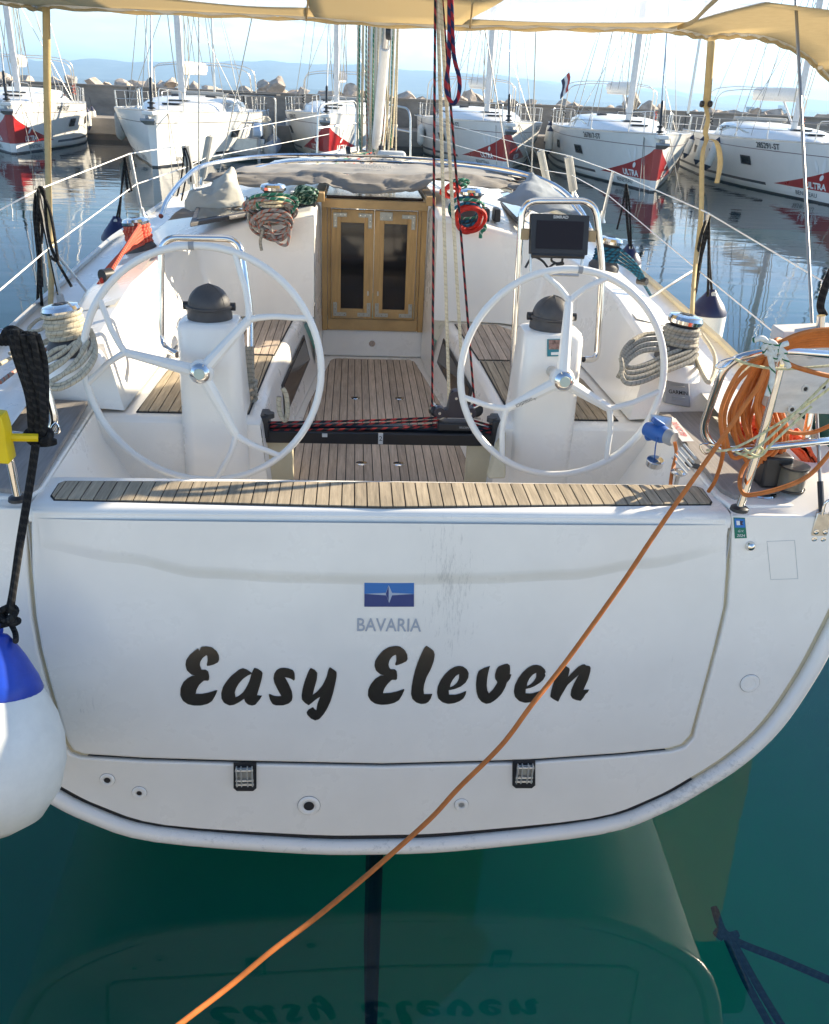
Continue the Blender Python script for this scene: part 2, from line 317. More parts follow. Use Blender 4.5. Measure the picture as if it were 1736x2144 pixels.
ONE = {
 'strands of the bundled red rope tail': ('rope_bundle', 'bundled coral red rope tail strapped in black left of the left wheel'),
 'strands of the teal blue rope': ('rope_bundle', 'teal blue rope strands running aft from the right forward winch to a black clip'),
 'strands hanging from the left aft winch': ('rope_loops', 'cream flecked rope loops hanging from the left aft winch over the coaming'),
 'grey rope loops by the right aft winch': ('rope_loops', 'grey rope loops lying from the right aft winch towards the right wheel'),
 'turns of the flecked coil on the left cabin winch': ('rope_coil', 'big grey red flecked rope coil hung on the left cabin winch'),
 'green turns on the left cabin winch': ('rope_coil', 'green rope turns lying over the flecked coil on the left cabin winch'),
 'turns of the dark green bundle left of the hatch': ('rope_coil', 'dark green flecked rope bundle left of the companionway hatch'),
 'red loops on the right cabin winch': ('rope_coil', 'thick smooth red rope loops hanging round the right cabin winch'),
 'blue green loops on the right cabin winch': ('rope_coil', 'blue green rope loops hanging round the right cabin winch with the red ones'),
 'turns of the red bundle right of the hatch': ('rope_coil', 'red rope bundle just right of the companionway hatch'),
 'turns of the green bundle behind the right cabin winch': ('rope_coil', 'bright green rope bundle behind the right cabin winch'),
 'strands of the black hank on the left stern rail': ('rope_hank', 'black rope hank hung over the left stern rail and tied at its foot'),
 'turns of the orange cable coil on the right stern rail': ('cable_coil', 'orange power cable coil hanging from the top of the right stern post'),
 'orange cable turns over the white board': ('cable_coil', 'orange cable turns stretched over the top of the white board'),
 'tangled bright orange netting lines': ('netting', 'tangle of bright orange netting behind the lower right stern rail'),
 'orange netting lines at the right edge': ('netting', 'bright orange netting lines over the deck edge at the right edge'),
 'green flecked lashing on the right stern post': ('lashing', 'white rope lashing with green flecks round the top of the right stern post'),
 'pale yellow cords on the right stern rails': ('cord', 'thin pale yellow cord tied between the right stern rails'),
 'strands of the beige rope on the left hoop': ('rope_bundle', 'beige grey rope bundle hanging on the left pedestal hoop'),
 'top turns of the black hank': ('rope_hank', 'black rope turns over the top bend of the left stern rail'),
 'dark mooring ropes under the surface': ('mooring_rope', 'dark mooring ropes just below the water at the lower right'),
 'black loops tied to the left lifeline in front of the leftmost yacht': ('fender_lines', 'black rope loops tied to the left lifeline in front of the leftmost yacht'),
 'black loops tied to the left lifeline near the left yacht reflection': ('fender_lines', 'black rope loops tied to the left lifeline above the navy capped fender'),
 'black loops tied to the left lifeline further forward': ('fender_lines', 'black rope loops tied to the left lifeline in front of the plain white yacht'),
 'black loops tied to the right lifeline beside the right beige strap': ('fender_lines', 'black rope loops tied to the right lifeline beside the right beige strap'),
 'black loops tied to the right lifeline beyond the chart plotter': ('fender_lines', 'black rope loops tied to the right lifeline beyond the chart plotter')}
def rope(name, pts, r, m, parent=None, label=None, cat='rope', group=None, k=8, n=8, loc=None, smooth=True):
    p = spline(pts, k) if k > 1 else [V(q) for q in pts]
    if parent is None and group in ONE:
        if not isinstance(ONE[group], bpy.types.Object): nm_, lb_ = ONE[group]; ONE[group] = empty(nm_, p[0], lb_, cat)
        return MB().tube(p, r, n).build('strand', m, ONE[group], recalc=False)
    if parent is None:
        l = V(loc) if loc else p[0].copy()
        o = MB().tube([q-l for q in p], r, n).build(name, m, recalc=False); o.location = l; tag(o, label, cat, group)
    else: o = MB().tube(p, r, n).build(name, m, parent, recalc=False)
    return o
def clip(poly, a, b, c):
    """keep a*x+b*y<=c of a 2D polygon"""
    out = []; n = len(poly)
    for i in range(n):
        p, q = poly[i], poly[(i+1) % n]; dp = a*p[0]+b*p[1]-c; dq = a*q[0]+b*q[1]-c
        if dp <= 0: out.append(p)
        if (dp < 0 < dq) or (dq < 0 < dp):
            t = dp/(dp-dq); out.append((p[0]+(q[0]-p[0])*t, p[1]+(q[1]-p[1])*t))
    return out
def planks(poly, z, pitch, m, parent, gap=0.006, thick=0.008, x0=0.0, zf=None):
    """teak planks running fore-and-aft, clipped to a convex outline; each is its own part"""
    xs = [p[0] for p in poly]; k = math.floor((min(xs)-x0)/pitch)
    while x0+k*pitch < max(xs):
        a = x0+k*pitch+gap/2; b = x0+(k+1)*pitch-gap/2; k += 1
        q = clip(clip(poly, 1, 0, b), -1, 0, -a)
        if len(q) < 3: continue
        if max(p[0] for p in q)-min(p[0] for p in q) < 0.006: continue
        q3 = [V((p[0], p[1], z if zf is None else zf(p[0], p[1]))) for p in q]
        mb = MB(); mb.prism(q3, (0, 0, thick)); mb.build('plank', m, parent, smooth=False)
def inset_poly(poly, d):
    n = len(poly); c = V((sum(p[0] for p in poly)/n, sum(p[1] for p in poly)/n)); out = []
    for i in range(n):
        p0, p1, p2 = V(poly[i-1]), V(poly[i]), V(poly[(i+1) % n])
        e1 = (p1-p0).normalized(); e2 = (p2-p1).normalized()
        n1 = V((-e1.y, e1.x)); n2 = V((-e2.y, e2.x))
        if n1.dot(c-p1) < 0: n1 = -n1
        if n2.dot(c-p1) < 0: n2 = -n2
        b = (n1+n2).normalized(); s = d/max(0.3, b.dot(n1)); q = p1+b*s; out.append((q.x, q.y))
    return out
def text(name, s, size, fn, m, parent=None, thick=0.0, align='CENTER', bold=0.0, sx=1.0, shear=0):
    """flat lettering: text outline turned to a mesh, each vertex placed by fn(u, v) -> point"""
    cu = bpy.data.curves.new(name, 'FONT'); cu.body = s; cu.size = size; cu.align_x = align; cu.align_y = 'CENTER'; cu.offset = bold; cu.resolution_u = 3; cu.shear = shear
    o = bpy.data.objects.new(name, cu); col.objects.link(o)
    dg = bpy.context.evaluated_depsgraph_get(); me = bpy.data.meshes.new_from_object(o.evaluated_get(dg))
    bpy.data.objects.remove(o); me.name = name; me.materials.clear(); me.materials.append(m)
    o0 = origin_of(parent) if parent is not None else V((0, 0, 0))
    for v in me.vertices: v.co = fn(v.co.x*sx, v.co.y)-o0
    t = bpy.data.objects.new(name, me); col.objects.link(t)
    if parent is not None: t.parent = parent
    return t
def plane_fn(c, ex, ey):
    c, ex, ey = V(c), V(ex).normalized(), V(ey).normalized(); return lambda u, v: c+ex*u+ey*v
def copy_tree(o, parent=None):
    c = o.copy(); col.objects.link(c); c.parent = parent
    for ch in list(o.children): copy_tree(ch, c)
    return c
# ================================================================== SETTING
def water_mat():
    m = bpy.data.materials.new('harbour_water'); m.use_nodes = True; nt = m.node_tree; nt.nodes.clear(); L = nt.links
    out = N(nt.nodes, 'ShaderNodeOutputMaterial')
    geo = N(nt.nodes, 'ShaderNodeNewGeometry')
    mp = N(nt.nodes, 'ShaderNodeMapping'); L.new(geo.outputs['Position'], mp.inputs['Vector']); mp.inputs['Scale'].default_value = (0.5, 1.5, 1)
    n1 = N(nt.nodes, 'ShaderNodeTexNoise'); n1.inputs['Scale'].default_value = 0.9; n1.inputs['Detail'].default_value = 3; n1.inputs['Distortion'].default_value = 0.6; L.new(mp.outputs[0], n1.inputs['Vector'])
    n2 = N(nt.nodes, 'ShaderNodeTexNoise'); n2.inputs['Scale'].default_value = 5.0; n2.inputs['Detail'].default_value = 2; L.new(mp.outputs[0], n2.inputs['Vector'])
    sp = N(nt.nodes, 'ShaderNodeSeparateXYZ'); L.new(geo.outputs['Position'], sp.inputs[0])
    # breeze outside the sheltered corner by the stern: ripples grow a little with distance from the quay
    mr = N(nt.nodes, 'ShaderNodeMapRange'); L.new(sp.outputs['Y'], mr.inputs['Value']); mr.inputs['From Min'].default_value = 2; mr.inputs['From Max'].default_value = 22
    mr.inputs['To Min'].default_value = 0.20; mr.inputs['To Max'].default_value = 1.0
    s = N(nt.nodes, 'ShaderNodeMath', operation='MULTIPLY_ADD'); L.new(n2.outputs['Fac'], s.inputs[0]); s.inputs[1].default_value = 0.06; L.new(n1.outputs['Fac'], s.inputs[2])
    h = N(nt.nodes, 'ShaderNodeMath', operation='MULTIPLY'); L.new(s.outputs[0], h.inputs[0]); L.new(mr.outputs[0], h.inputs[1])
    bp = N(nt.nodes, 'ShaderNodeBump'); bp.inputs['Distance'].default_value = 0.010; L.new(h.outputs[0], bp.inputs['Height'])
    fr = N(nt.nodes, 'ShaderNodeFresnel'); fr.inputs['IOR'].default_value = 1.43; L.new(bp.outputs[0], fr.inputs['Normal'])
    gl = N(nt.nodes, 'ShaderNodeBsdfGlossy'); gl.inputs['Roughness'].default_value = 0.015; L.new(bp.outputs[0], gl.inputs['Normal'])
    df = N(nt.nodes, 'ShaderNodeBsdfDiffuse'); df.inputs['Color'].default_value = (0.003, 0.075, 0.20, 1)
    tr = N(nt.nodes, 'ShaderNodeBsdfTransparent'); tr.inputs['Color'].default_value = (0.34, 0.86, 0.74, 1)
    mx = N(nt.nodes, 'ShaderNodeMixShader'); mx.inputs[0].default_value = 0.93; L.new(df.outputs[0], mx.inputs[1]); L.new(tr.outputs[0], mx.inputs[2])
    m2 = N(nt.nodes, 'ShaderNodeMixShader'); L.new(fr.outputs[0], m2.inputs[0]); L.new(mx.outputs[0], m2.inputs[1]); L.new(gl.outputs[0], m2.inputs[2])
    L.new(m2.outputs[0], out.inputs['Surface']); return m
def flat(name, pts, z, m):
    mb = MB(); mb.add([(p[0], p[1], z) for p in pts], [tuple(range(len(pts)))])
    return tag(mb.build(name, m, smooth=False), kind='structure')
flat('water', [(-6000, -60), (6000, -60), (6000, 9000), (-6000, 9000)], 0.0, water_mat())
SEABED = mat('murky_seabed', (0.005, 0.31, 0.165), 0.9, var=0.15, vscale=0.15)
flat('seabed', [(-6000, -60), (6000, -60), (6000, 9000), (-6000, 9000)], -6.0, SEABED)
CONC = mat('weathered_concrete', (0.25, 0.22, 0.185), 0.9, var=0.38, vscale=0.55, bump=0.01, bscale=6, stretch=(1, 1, 2.2))
CONCW = mat('wet_concrete', (0.06, 0.045, 0.032), 0.6, var=0.4, vscale=1.0, bump=0.01, bscale=5)
CONCL = mat('pale_concrete', (0.54, 0.50, 0.43), 0.9, var=0.2, vscale=1.0, bump=0.004, bscale=20)
# quay the photographer stands on
q = empty('concrete_quay', (0, -3, 0), 'pale concrete quay edge in front of the stern of the white yacht', 'quay')
MB().box((0, -10.3, -1.2), (70, 20.6, 4.6)).build('quay_wall', CONCL, q, bevel=0.03)
MB().box((0, -2.0, 1.16), (70, 4.0, 0.11)).build('quay_edge', CONCL, q, bevel=0.02)
# breakwater: ledge, wall of cast sections
bw = empty('breakwater_wall', (5, 50, 0), 'grey concrete breakwater wall behind the moored yachts', 'wall')
MB().box((6, 49.2, -1.4), (150, 5.2, 3.3)).build('wet_base', CONCW, bw, smooth=False)
MB().box((6, 49.3, 0.60), (150.0, 5.3, 0.72)).build('ledge', CONC, bw, bevel=0.04)
x = -60.0; k = 0
while x < 80:
    w = 6.0
    MB().box((x+w/2, 52.0+0.02*((k*7) % 3), 1.62), (w-0.05, 1.2, 1.38)).build('wall_section', CONC, bw, bevel=0.03)
    MB().box((x+w/2, 52.0, 2.34), (w-0.02, 1.34, 0.08)).build('capping', CONC, bw, smooth=False)
    x += w; k += 1
ROCK = mat('limestone_rock', (0.50, 0.42, 0.34), 0.92, var=0.45, vscale=1.3, bump=0.05, bscale=4)
rnd = random.Random(3)
rock_meshes = []
for i in range(7):
    bm = bmesh.new(); bmesh.ops.create_icosphere(bm, subdivisions=3, radius=1.0)
    sd_ = V((rnd.uniform(0, 50), rnd.uniform(0, 50), i*9))
    cuts = [(V((rnd.uniform(-1, 1), rnd.uniform(-1, 1), rnd.uniform(-.6, 1))).normalized(), rnd.uniform(.30, .72)) for _ in range(13)]
    for v in bm.verts:
        p = v.co.copy()
        for n_, d_ in cuts:
            e = p.dot(n_)-d_
            if e > 0: p -= n_*e*1.0
        p *= 1+0.05*noise.noise(p*2.2+sd_)+.10*noise.noise(p*.9+sd_); v.co = p
    me = bpy.data.meshes.new('boulder'); bm.to_mesh(me); bm.free(); me.materials.append(ROCK)
    for p in me.polygons: p.use_smooth = True
    me.set_sharp_from_angle(angle=R(14)); rock_meshes.append(me)
ROCKL = 'pale rough boulder on the seaward side of the breakwater wall'
def rock(x, y, z, s):
    o = bpy.data.objects.new('boulder', rock_meshes[rnd.randrange(7)]); col.objects.link(o); o.location = (x, y, z)
    o.scale = (s*rnd.uniform(1.0, 1.6), s*rnd.uniform(.8, 1.2), s*rnd.uniform(.6, 1.0)); o.rotation_euler = (rnd.uniform(-.4, .4), rnd.uniform(-.4, .4), rnd.uniform(0, 6.3))
    tag(o, ROCKL, 'boulder', 'boulders heaped behind the breakwater wall')
for i in range(160):
    x = -28+i*0.5+rnd.uniform(-.3, .3)
    rock(x, 54.2+rnd.uniform(-.5, .8), rnd.uniform(1.95, 2.5)+.5*noise.noise(V((x*.35, 3, 1))), rnd.uniform(.4, .95))
for i in range(60):
    rock(-28+i*1.35+rnd.uniform(-.5, .5), 56.3+rnd.uniform(-.6, .8), rnd.uniform(.9, 1.6), rnd.uniform(1.0, 1.6))
tag(MB().box((12, 57.5, -1.3), (110, 9, 4.6)).build('rubble_bank', ROCK, smooth=False), kind='structure')
# far hills across the strait
HILL = mat('wooded_hill', (0.09, 0.10, 0.075), 0.95, var=0.4, vscale=0.02)
def ridge(name, y0, hs, depth, seed):
    """hs: (x, height) control points of the skyline"""
    rows = []; n = 260; x0, x1 = hs[0][0], hs[-1][0]
    def H(x):
        for (a, ha), (b, hb) in zip(hs, hs[1:]):
            if a <= x <= b:
                t = (x-a)/(b-a); t = t*t*(3-2*t); return ha+(hb-ha)*t
        return 0
    for j in range(14):
        t = j/13; row = []
        for i in range(n+1):
            x = x0+(x1-x0)*i/n; h = H(x)
            s = math.sin(min(1, t*1.9)*PI/2) if t < .53 else 1-(t-.53)/.47*.9
            e = h*s*(1+0.10*noise.noise(V((x*.004, t*3, seed))))+h*.16*noise.noise(V((x*.012, t*7, seed+4)))*min(1, t*5)
            row.append(V((x, y0+t*depth, max(-2, e) if j else -2)))
        rows.append(row)
    return tag(MB().grid(rows).build(name, HILL, angle=180), kind='structure')
def hx(px, py, y):            # skyline point of the photograph at distance y
    p = at(px, py, y=y); return (p.x, max(3, p.z))
D = 2800
sky1 = [(-700, 128), (-300, 100), (0, 112), (60, 128), (130, 124), (200, 124), (280, 127), (340, 123), (420, 130), (520, 127), (640, 132), (760, 134), (900, 146), (1000, 152), (1080, 158), (1180, 176), (1330, 186), (1480, 214), (1700, 236), (1900, 246)]
pts = sorted(hx(a, b, D) for a, b in sky1)
ridge('hills', D-500, [(p[0], p[1]) for p in pts], 1200, 2.0)
D2 = 3500
sky2 = [(500, 176), (700, 172), (900, 166), (1100, 164), (1200, 170), (1300, 180), (1400, 184), (1440, 186), (1500, 196), (1560, 206), (1620, 200), (1680, 203), (1760, 210), (1900, 216), (2100, 224), (2500, 236)]
pts = sorted(hx(a, b, D2) for a, b in sky2)
ridge('hills', D2-300, [(p[0], p[1]) for p in pts], 1200, 8.0)
# cargo ship on the horizon
SHIPB = mat('ship_hull_paint', (0.10, 0.13, 0.17), 0.6)
sp_ = at(1604, 236, z=0); sd0 = 900.0
sp_ = at(1604, 233, y=sd0); sp_.z = 0
ship = empty('cargo_ship', sp_, 'low grey cargo ship out on the sea beyond the breakwater', 'ship')
mb = MB(); L_ = 19
prof = [(-L_, 3.2), (-L_+1.5, 0), (L_-.7, 0), (L_, 2.1), (L_-8, 2.0), (-L_+5, 1.7), (-L_+4.5, 3.2)]
mb.prism([sp_+V((a, -5, b)) for a, b in prof], (0, 10, 0)); mb.build('hull', SHIPB, ship, smooth=False)
MB().box(sp_+V((L_-4.5, 0, 3.9)), (5, 5, 3.6)).build('wheelhouse', ALU, ship, smooth=False)
MB().tube([sp_+V((-L_+7, 0, 2)), sp_+V((-L_+7, 0, 6.5))], 0.25, 6).build('mast', ALU, ship)
# ================================================================== MOORED YACHTS
HULL = None
def hull_mat(name, red):
    m = GELF.copy(); m.name = name; nt = m.node_tree; b = nt.nodes['Principled BSDF']; L = nt.links
    tcn = N(nt.nodes, 'ShaderNodeTexCoord'); s = N(nt.nodes, 'ShaderNodeSeparateXYZ'); L.new(tcn.outputs['Object'], s.inputs[0])
    src = b.inputs['Base Color'].links[0].from_socket
    def M_(op, a, bb, c=None):
        n = N(nt.nodes, 'ShaderNodeMath', operation=op)
        for i, q in enumerate((a, bb) if c is None else (a, bb, c)):
            if isinstance(q, (int, float)): n.inputs[i].default_value = q
            else: L.new(q, n.inputs[i])
        return n.outputs[0]
    z, y = s.outputs['Z'], s.outputs['Y']
    def mixc(fac, colr, base):
        n = N(nt.nodes, 'ShaderNodeMixRGB'); L.new(fac, n.inputs['Fac']); L.new(base, n.inputs['Color1']); n.inputs['Color2'].default_value = (*colr, 1); return n.outputs[0]
    cur = src
    if red:   # curved red panel at the stem
        tz = M_('DIVIDE', M_('SUBTRACT', z, 0.36), 1.02); tz = M_('MAXIMUM', M_('SUBTRACT', 1.0, tz), 0.0)
        lim = M_('MULTIPLY', M_('POWER', tz, 1.7), 2.9)
        f = M_('MULTIPLY', M_('LESS_THAN', y, lim), M_('GREATER_THAN', z, 0.36)); cur = mixc(f, (0.36, 0.012, 0.012), cur)
    stripe = M_('MULTIPLY', M_('GREATER_THAN', z, 0.245), M_('LESS_THAN', z, 0.335)); sx_ = M_('MULTIPLY', stripe, M_('GREATER_THAN', y, 3.3)); cur = mixc(sx_, (0.03, 0.03, 0.035), cur)
    boot = M_('LESS_THAN', z, 0.055); cur = mixc(boot, (0.025, 0.028, 0.035), cur)
    pin = M_('MULTIPLY', M_('GREATER_THAN', z, 1.385), M_('LESS_THAN', z, 1.405)); cur = mixc(pin, (0.10, 0.02, 0.02) if red else (0.05, 0.05, 0.05), cur)
    L.new(cur, b.inputs['Base Color']); return m
HM_R = hull_mat('yacht_hull_red_bow', True); HM_W = hull_mat('yacht_hull_plain', False)
HM_B = hull_mat('yacht_hull_black_stripe', True)
LB = 13.0
def fb(y): return 1.76-0.16*math.sin(min(1, y/LB)*PI*.55)
def bd(y):                       # deck half-beam
    t = min(1, y/6.5); return 0.13+1.98*(1-(1-t)**2.1) - (0.14*max(0, (y-8)/5)**2)
def hw(y, z):                    # topside half-width at height z
    t = max(0, min(1, (z+.0)/fb(y))); k = min(1, y/8.0); wl_ = 0.04+bd(y)*(0.30+0.62*k**.8) - .15*0
    return wl_+(bd(y)-wl_)*(t**(1.0-.35*k))
def yacht_proto(red=True):
    root = empty('moored_yacht', (0, 0, 0))
    ys = [0, .15, .5, 1, 1.7, 2.5, 3.5, 4.7, 6, 7.5, 9, 10.5, 12, 13]
    zs = [-.35, -.12, 0, .25, .55, .9, 1.25, 1.45, 1.0]
    mb = MB()
    for s in (1, -1):
        rows = []
        for y in ys:
            F = fb(y); row = []
            for z in (-.45, -.2, 0, .2, .45, .75, 1.05, 1.3, 1.5, F):
                zz = min(z, F); w = hw(y, max(0, zz)) if zz >= 0 else hw(y, 0)*(1+zz*1.3)
                yy = y+0.10*(1-zz/F)*max(0, 1-y*2) ; row.append(V((s*w, yy if y else 0.02, zz)))
            rows.append(row)
        mb.grid(rows)
        mb.grid([[V((0, 0.0, p.z)) for p in rows[0]], rows[0]])
        mb.grid([rows[-1], [V((0, p.y, p.z)) for p in rows[-1]]])
    mb.build('hull', HM_R if red else HM_W, root, merge=True, angle=50)
    # deck with toe rail
    mb = MB(); rows = []
    for y in ys: rows.append([V((-bd(y), y+(.02 if y == 0 else 0), fb(y))), V((-bd(y)*.55, y, fb(y)+.035)), V((0, y-.02, fb(y)+.05)), V((bd(y)*.55, y, fb(y)+.035)), V((bd(y), y+(.02 if y == 0 else 0), fb(y)))])
    mb.grid(rows); mb.build('deck', GELF, root)
    mb = MB()
    for s in (1, -1): mb.tube([V((s*(bd(y)-.02), y+.02, fb(y)+.03)) for y in ys], 0.028, 6)
    mb.build('toe_rail', ALU, root)
    MB().box((0, -.12, fb(0)-.05), (.30, .72, .13)).build('bowsprit', GELF, root, bevel=.03)
    # coachroof
    st = [(2.2, .25, .02), (2.9, .62, .14), (4, .95, .26), (5.5, 1.25, .36), (7, 1.42, .44), (8.6, 1.46, .50), (9.4, 1.42, .50), (9.6, 1.40, .06)]
    rows = []
    for y, w, h in st:
        F = fb(y)+.03; rows.append([V((-w-.10, y, F)), V((-w, y, F+h*.55)), V((-w*.86, y, F+h*.9)), V((-w*.4, y, F+h*1.06)), V((0, y, F+h*1.1)), V((w*.4, y, F+h*1.06)), V((w*.86, y, F+h*.9)), V((w, y, F+h*.55)), V((w+.10, y, F))])
    MB().grid(rows).build('coachroof', GELF, root, angle=60)
    for s in (1, -1):           # coachroof side windows, a long dark wedge
        pts = [(5.6, .16), (8.7, .14), (8.9, .34), (7.4, .36)]
        def cs(y, h):
            w = 1.25+(min(y, 7)-5.5)/1.5*.17 if y < 7 else 1.42+(y-7)*.025
            return V((s*(w+.10-.10*h/.24+.012), y, fb(y)+.03+h))
        mb = MB(); mb.prism([cs(*p) for p in pts], (s*.012, 0, .004)); mb.build('window', GLASS, root, smooth=False)
        for y in (4.2, 7.2, 9.6) if s > 0 else (4.2, 7.2, 9.6):
            z = .98; c = V((s*(hw(y, z)+.0), y, z)); w = .30; hh = .15
            q = [V((s*(hw(y+a, z+b)+.012), y+a, z+b)) for a, b in ((-w, -hh), (w, -hh), (w, hh), (-w, hh))]
            mb = MB(); mb.prism(q, (s*.008, 0, 0)); f = mb.build('port_window', BLACK, root, smooth=False)
            q = [V((s*(hw(y+a, z+b)+.022), y+a, z+b)) for a, b in ((-w*.72, -hh*.66), (w*.72, -hh*.66), (w*.72, hh*.66), (-w*.72, hh*.66))]
            mb = MB(); mb.prism(q, (s*.006, 0, 0)); mb.build('pane', GLASS, f, smooth=False)
    MB().box((0, 4.6, fb(4.6)+.37), (.6, .6, .05)).build('deck_hatch', GLASS, root, bevel=.02)
    MB().box((0.0, 3.3, fb(3.3)+.25), (.5, .5, .05)).build('deck_hatch', GLASS, root, bevel=.02)
    for s in (1, -1):
        MB().tube([V((s*1.0, y, fb(y)+.58+.012*(y-5))) for y in (5, 6, 7, 8.6)], .016, 6).build('grab_rail', BLACK, root)
    # mast, spreaders, boom under its cover, standing rigging
    MY = 5.2; Z0 = fb(MY)+.38
    MB().tube([V((0, MY, Z0-.1)), V((0, MY+.25, 18.5))], .105, 10, flat=(1, .8)).build('mast', MASTW, root)
    for z, w in ((6.5, 1.0), (11.5, .85)):
        MB().tube([V((-w, MY+.45, z)), V((0, MY+.12, z)), V((w, MY+.45, z))], .03, 6).build('spreader', MASTW, root)
    mb = MB(); mb.tube(spline([V((0, MY+.2, Z0+1.15)), V((0, MY+2, Z0+1.2)), V((0, MY+4.9, Z0+1.22))], 4), .19, 10, flat=(1.15, .8)); mb.build('sail_cover', WHTC, root)
    MB().tube([V((0, MY+.12, Z0+.98)), V((0, MY+5.1, Z0+1.03))], .08, 8).build('boom', MASTW, root)
    MB().tube([V((0, MY+.15, Z0+.1)), V((0, MY+1.6, Z0+.95))], .035, 8).build('boom_vang', MASTW, root)
    top = V((0, MY+.25, 18.4)); mb = MB()
    for s in (1, -1):
        a = V((s*1.75, MY+.5, fb(MY)+.05)); mb.tube([a, V((s*1.0, MY+.45, 6.5)), V((s*.85, MY+.45, 11.5)), top], .013, 5)
        mb.tube([a+V((0, .1, 0)), V((0, MY+.15, 6.3))], .011, 5)
        mb.tube([V((s*1.2, 12.9, fb(12.9))), V((0, 11.2, 8.0))], .012, 5)
    mb.tube([V((0, 11.2, 8.0)), top], .012, 5); mb.build('standing_rigging', WIRE, root)
    fs = MB(); fs.tube([V((0, .35, 2.4)), V((0, MY+.1, 17.6))], .022, 8); fs.build('furled_forestay', ALU, root)
    FD = MB(); FD.lathe([(.05, 0), (.11, .02), (.11, .05), (.05, .07), (.05, .16), (.1, .18), (.1, .21), (.03, .24), (.045, .3), (.045, .95), (.02, 1.0)], (0, .12, fb(0)+.06), (0, .26, 1), 10); FD.build('furling_drum', BLACK, root)
    hl = MB()
    for s in (-.12, .1, .16): hl.tube(spline([V((s*1.4, MY+.1, 14)), V((s*2.2, MY-.1, 6)), V((s*1.2, MY+.05, Z0+.4))], 4), .014, 5)
    hl.build('halyards', R_WHITE, root)
    for k, s in enumerate((1, -1)):
        for yb in (1.6, 3.4): MB().tube([V((s*.22, MY+yb, Z0+1.1)), V((s*.05, MY+.3, 8.2))], .010, 4).build('lazy_jack', WIRE, root)
        MB().tube([V((s*1.3, MY+.2, fb(MY)+.1)), V((s*.3, MY+.1, 9.5))], .012, 4).build('spare_halyard', WIRE, root)
        mb = MB(); mb.tube(spline([V((s*1.72+.05*math.cos(t), 9.3+.05*math.sin(t), fb(9)+.75-.02*t)) for t in [i*.8 for i in range(26)]], 2), .016, 5); mb.build('rope_coil', R_RED if s > 0 else R_BLACK, root)
    MB().tube([V((0, 12.9, fb(12.9))), V((0, MY+.3, 18.2))], .012, 4).build('backstay', WIRE, root)
    MB().box((0, 9.0, fb(9)+.66), (1.9, .5, .16)).build('folded_hood', mat('folded_hood_cloth', (.42, .41, .38), .95) if 'folded_hood_cloth' not in MATS else MATS['folded_hood_cloth'], root, bevel=.06)
    for s in (1, -1): MB().box((s*.55, 7.6, fb(7)+.52), (.35, .28, .12)).build('winch_cover', DGREY, root, bevel=.04)
    # pulpit, stanchions, lifelines, pushpit
    for s in (1, -1):
        mb = MB(); mb.tube(rounded([V((s*.62, 1.5, fb(1.5))), V((s*.60, 1.45, fb(1.5)+.66)), V((s*.22, .15, fb(0)+.70)), V((s*.20, .12, fb(0)+.05))], .12), .016, 7)
        mb.build('pulpit', STEEL2, root); MB().tube([V((s*.35, .55, fb(.5))), V((s*.38, .6, fb(.5)+.68))], .014, 6).build('pulpit_post', STEEL2, root)
        MB().tube(rounded([V((s*1.85, 12.2, fb(12))), V((s*1.88, 12.2, fb(12)+.62)), V((s*1.8, 12.95, fb(13)+.66)), V((s*.9, 13.0, fb(13)+.66)), V((s*.9, 13.0, fb(13)))], .12), .016, 7).build('pushpit', STEEL2, root)
    for s in (1, -1):
        for y in (3.0, 4.9, 6.8, 8.7, 10.4):
            MB().tube([V((s*(bd(y)-.06), y, fb(y))), V((s*(bd(y)-.04), y, fb(y)+.63))], .014, 6).build('stanchion', STEEL2, root)
        mb = MB()
        for dz in (.62, .34): mb.tube([V((s*.6, 1.45, fb(1.5)+dz))]+[V((s*(bd(y)-.04), y, fb(y)+dz)) for y in (3.0, 4.9, 6.8, 8.7, 10.4, 12.2)], .010, 5)
        mb.build('lifeline', WIRE, root)
    # arch of the bimini frame
    for y, h, w in ((9.2, 1.62, 1.72), (10.2, 1.74, 1.78)):
        F = fb(y); mb = MB(); mb.tube(rounded([V((-w, y+.4, F)), V((-w+.05, y, F+h)), V((-w*.5, y-.05, F+h+.14)), V((w*.5, y-.05, F+h+.14)), V((w-.05, y, F+h)), V((w, y+.4, F))], .35, 7), .020, 8); mb.build('bimini_frame', STEEL2, root)
    for s in (1, -1):
        c = V((s*.75, 11.2, fb(11)+.35)); mb = MB(); mb.tube([c+V((.36*math.cos(2*PI*i/20), 0, .36*math.sin(2*PI*i/20))) for i in range(20)], .018, 6, closed=True); mb.build('wheel', BLACK, root)
    # anchor on the bow roller and lines
    mb = MB(); mb.box((0, -.38, fb(0)-.17), (.10, .34, .10)); mb.prism([V((-.2, -.5, fb(0)-.20)), V((.2, -.5, fb(0)-.20)), V((.13, -.2, fb(0)-.34)), V((-.13, -.2, fb(0)-.34))], (0, -.05, -.08)); mb.build('anchor', MGREY, root, bevel=.02)
    return root
def side_text(name, s_, size, root, side, y0, z0, m, sgn=1, bold=0.0):
    # reads left to right when seen from outboard
    fn = lambda u, v: V((side*(hw(y0+u*(-side)*-1, z0+v)+.014), y0+u*side*1.0, z0+v))
    return text(name, s_, size, fn, m, root, bold=bold)
def place(root, p, a, label):
    root.location = p; root.rotation_euler = (0, 0, -a); tag(root, label, 'sailing yacht', 'sailing yachts moored with their sterns to the breakwater')
protoR = yacht_proto(True)
yachts = []
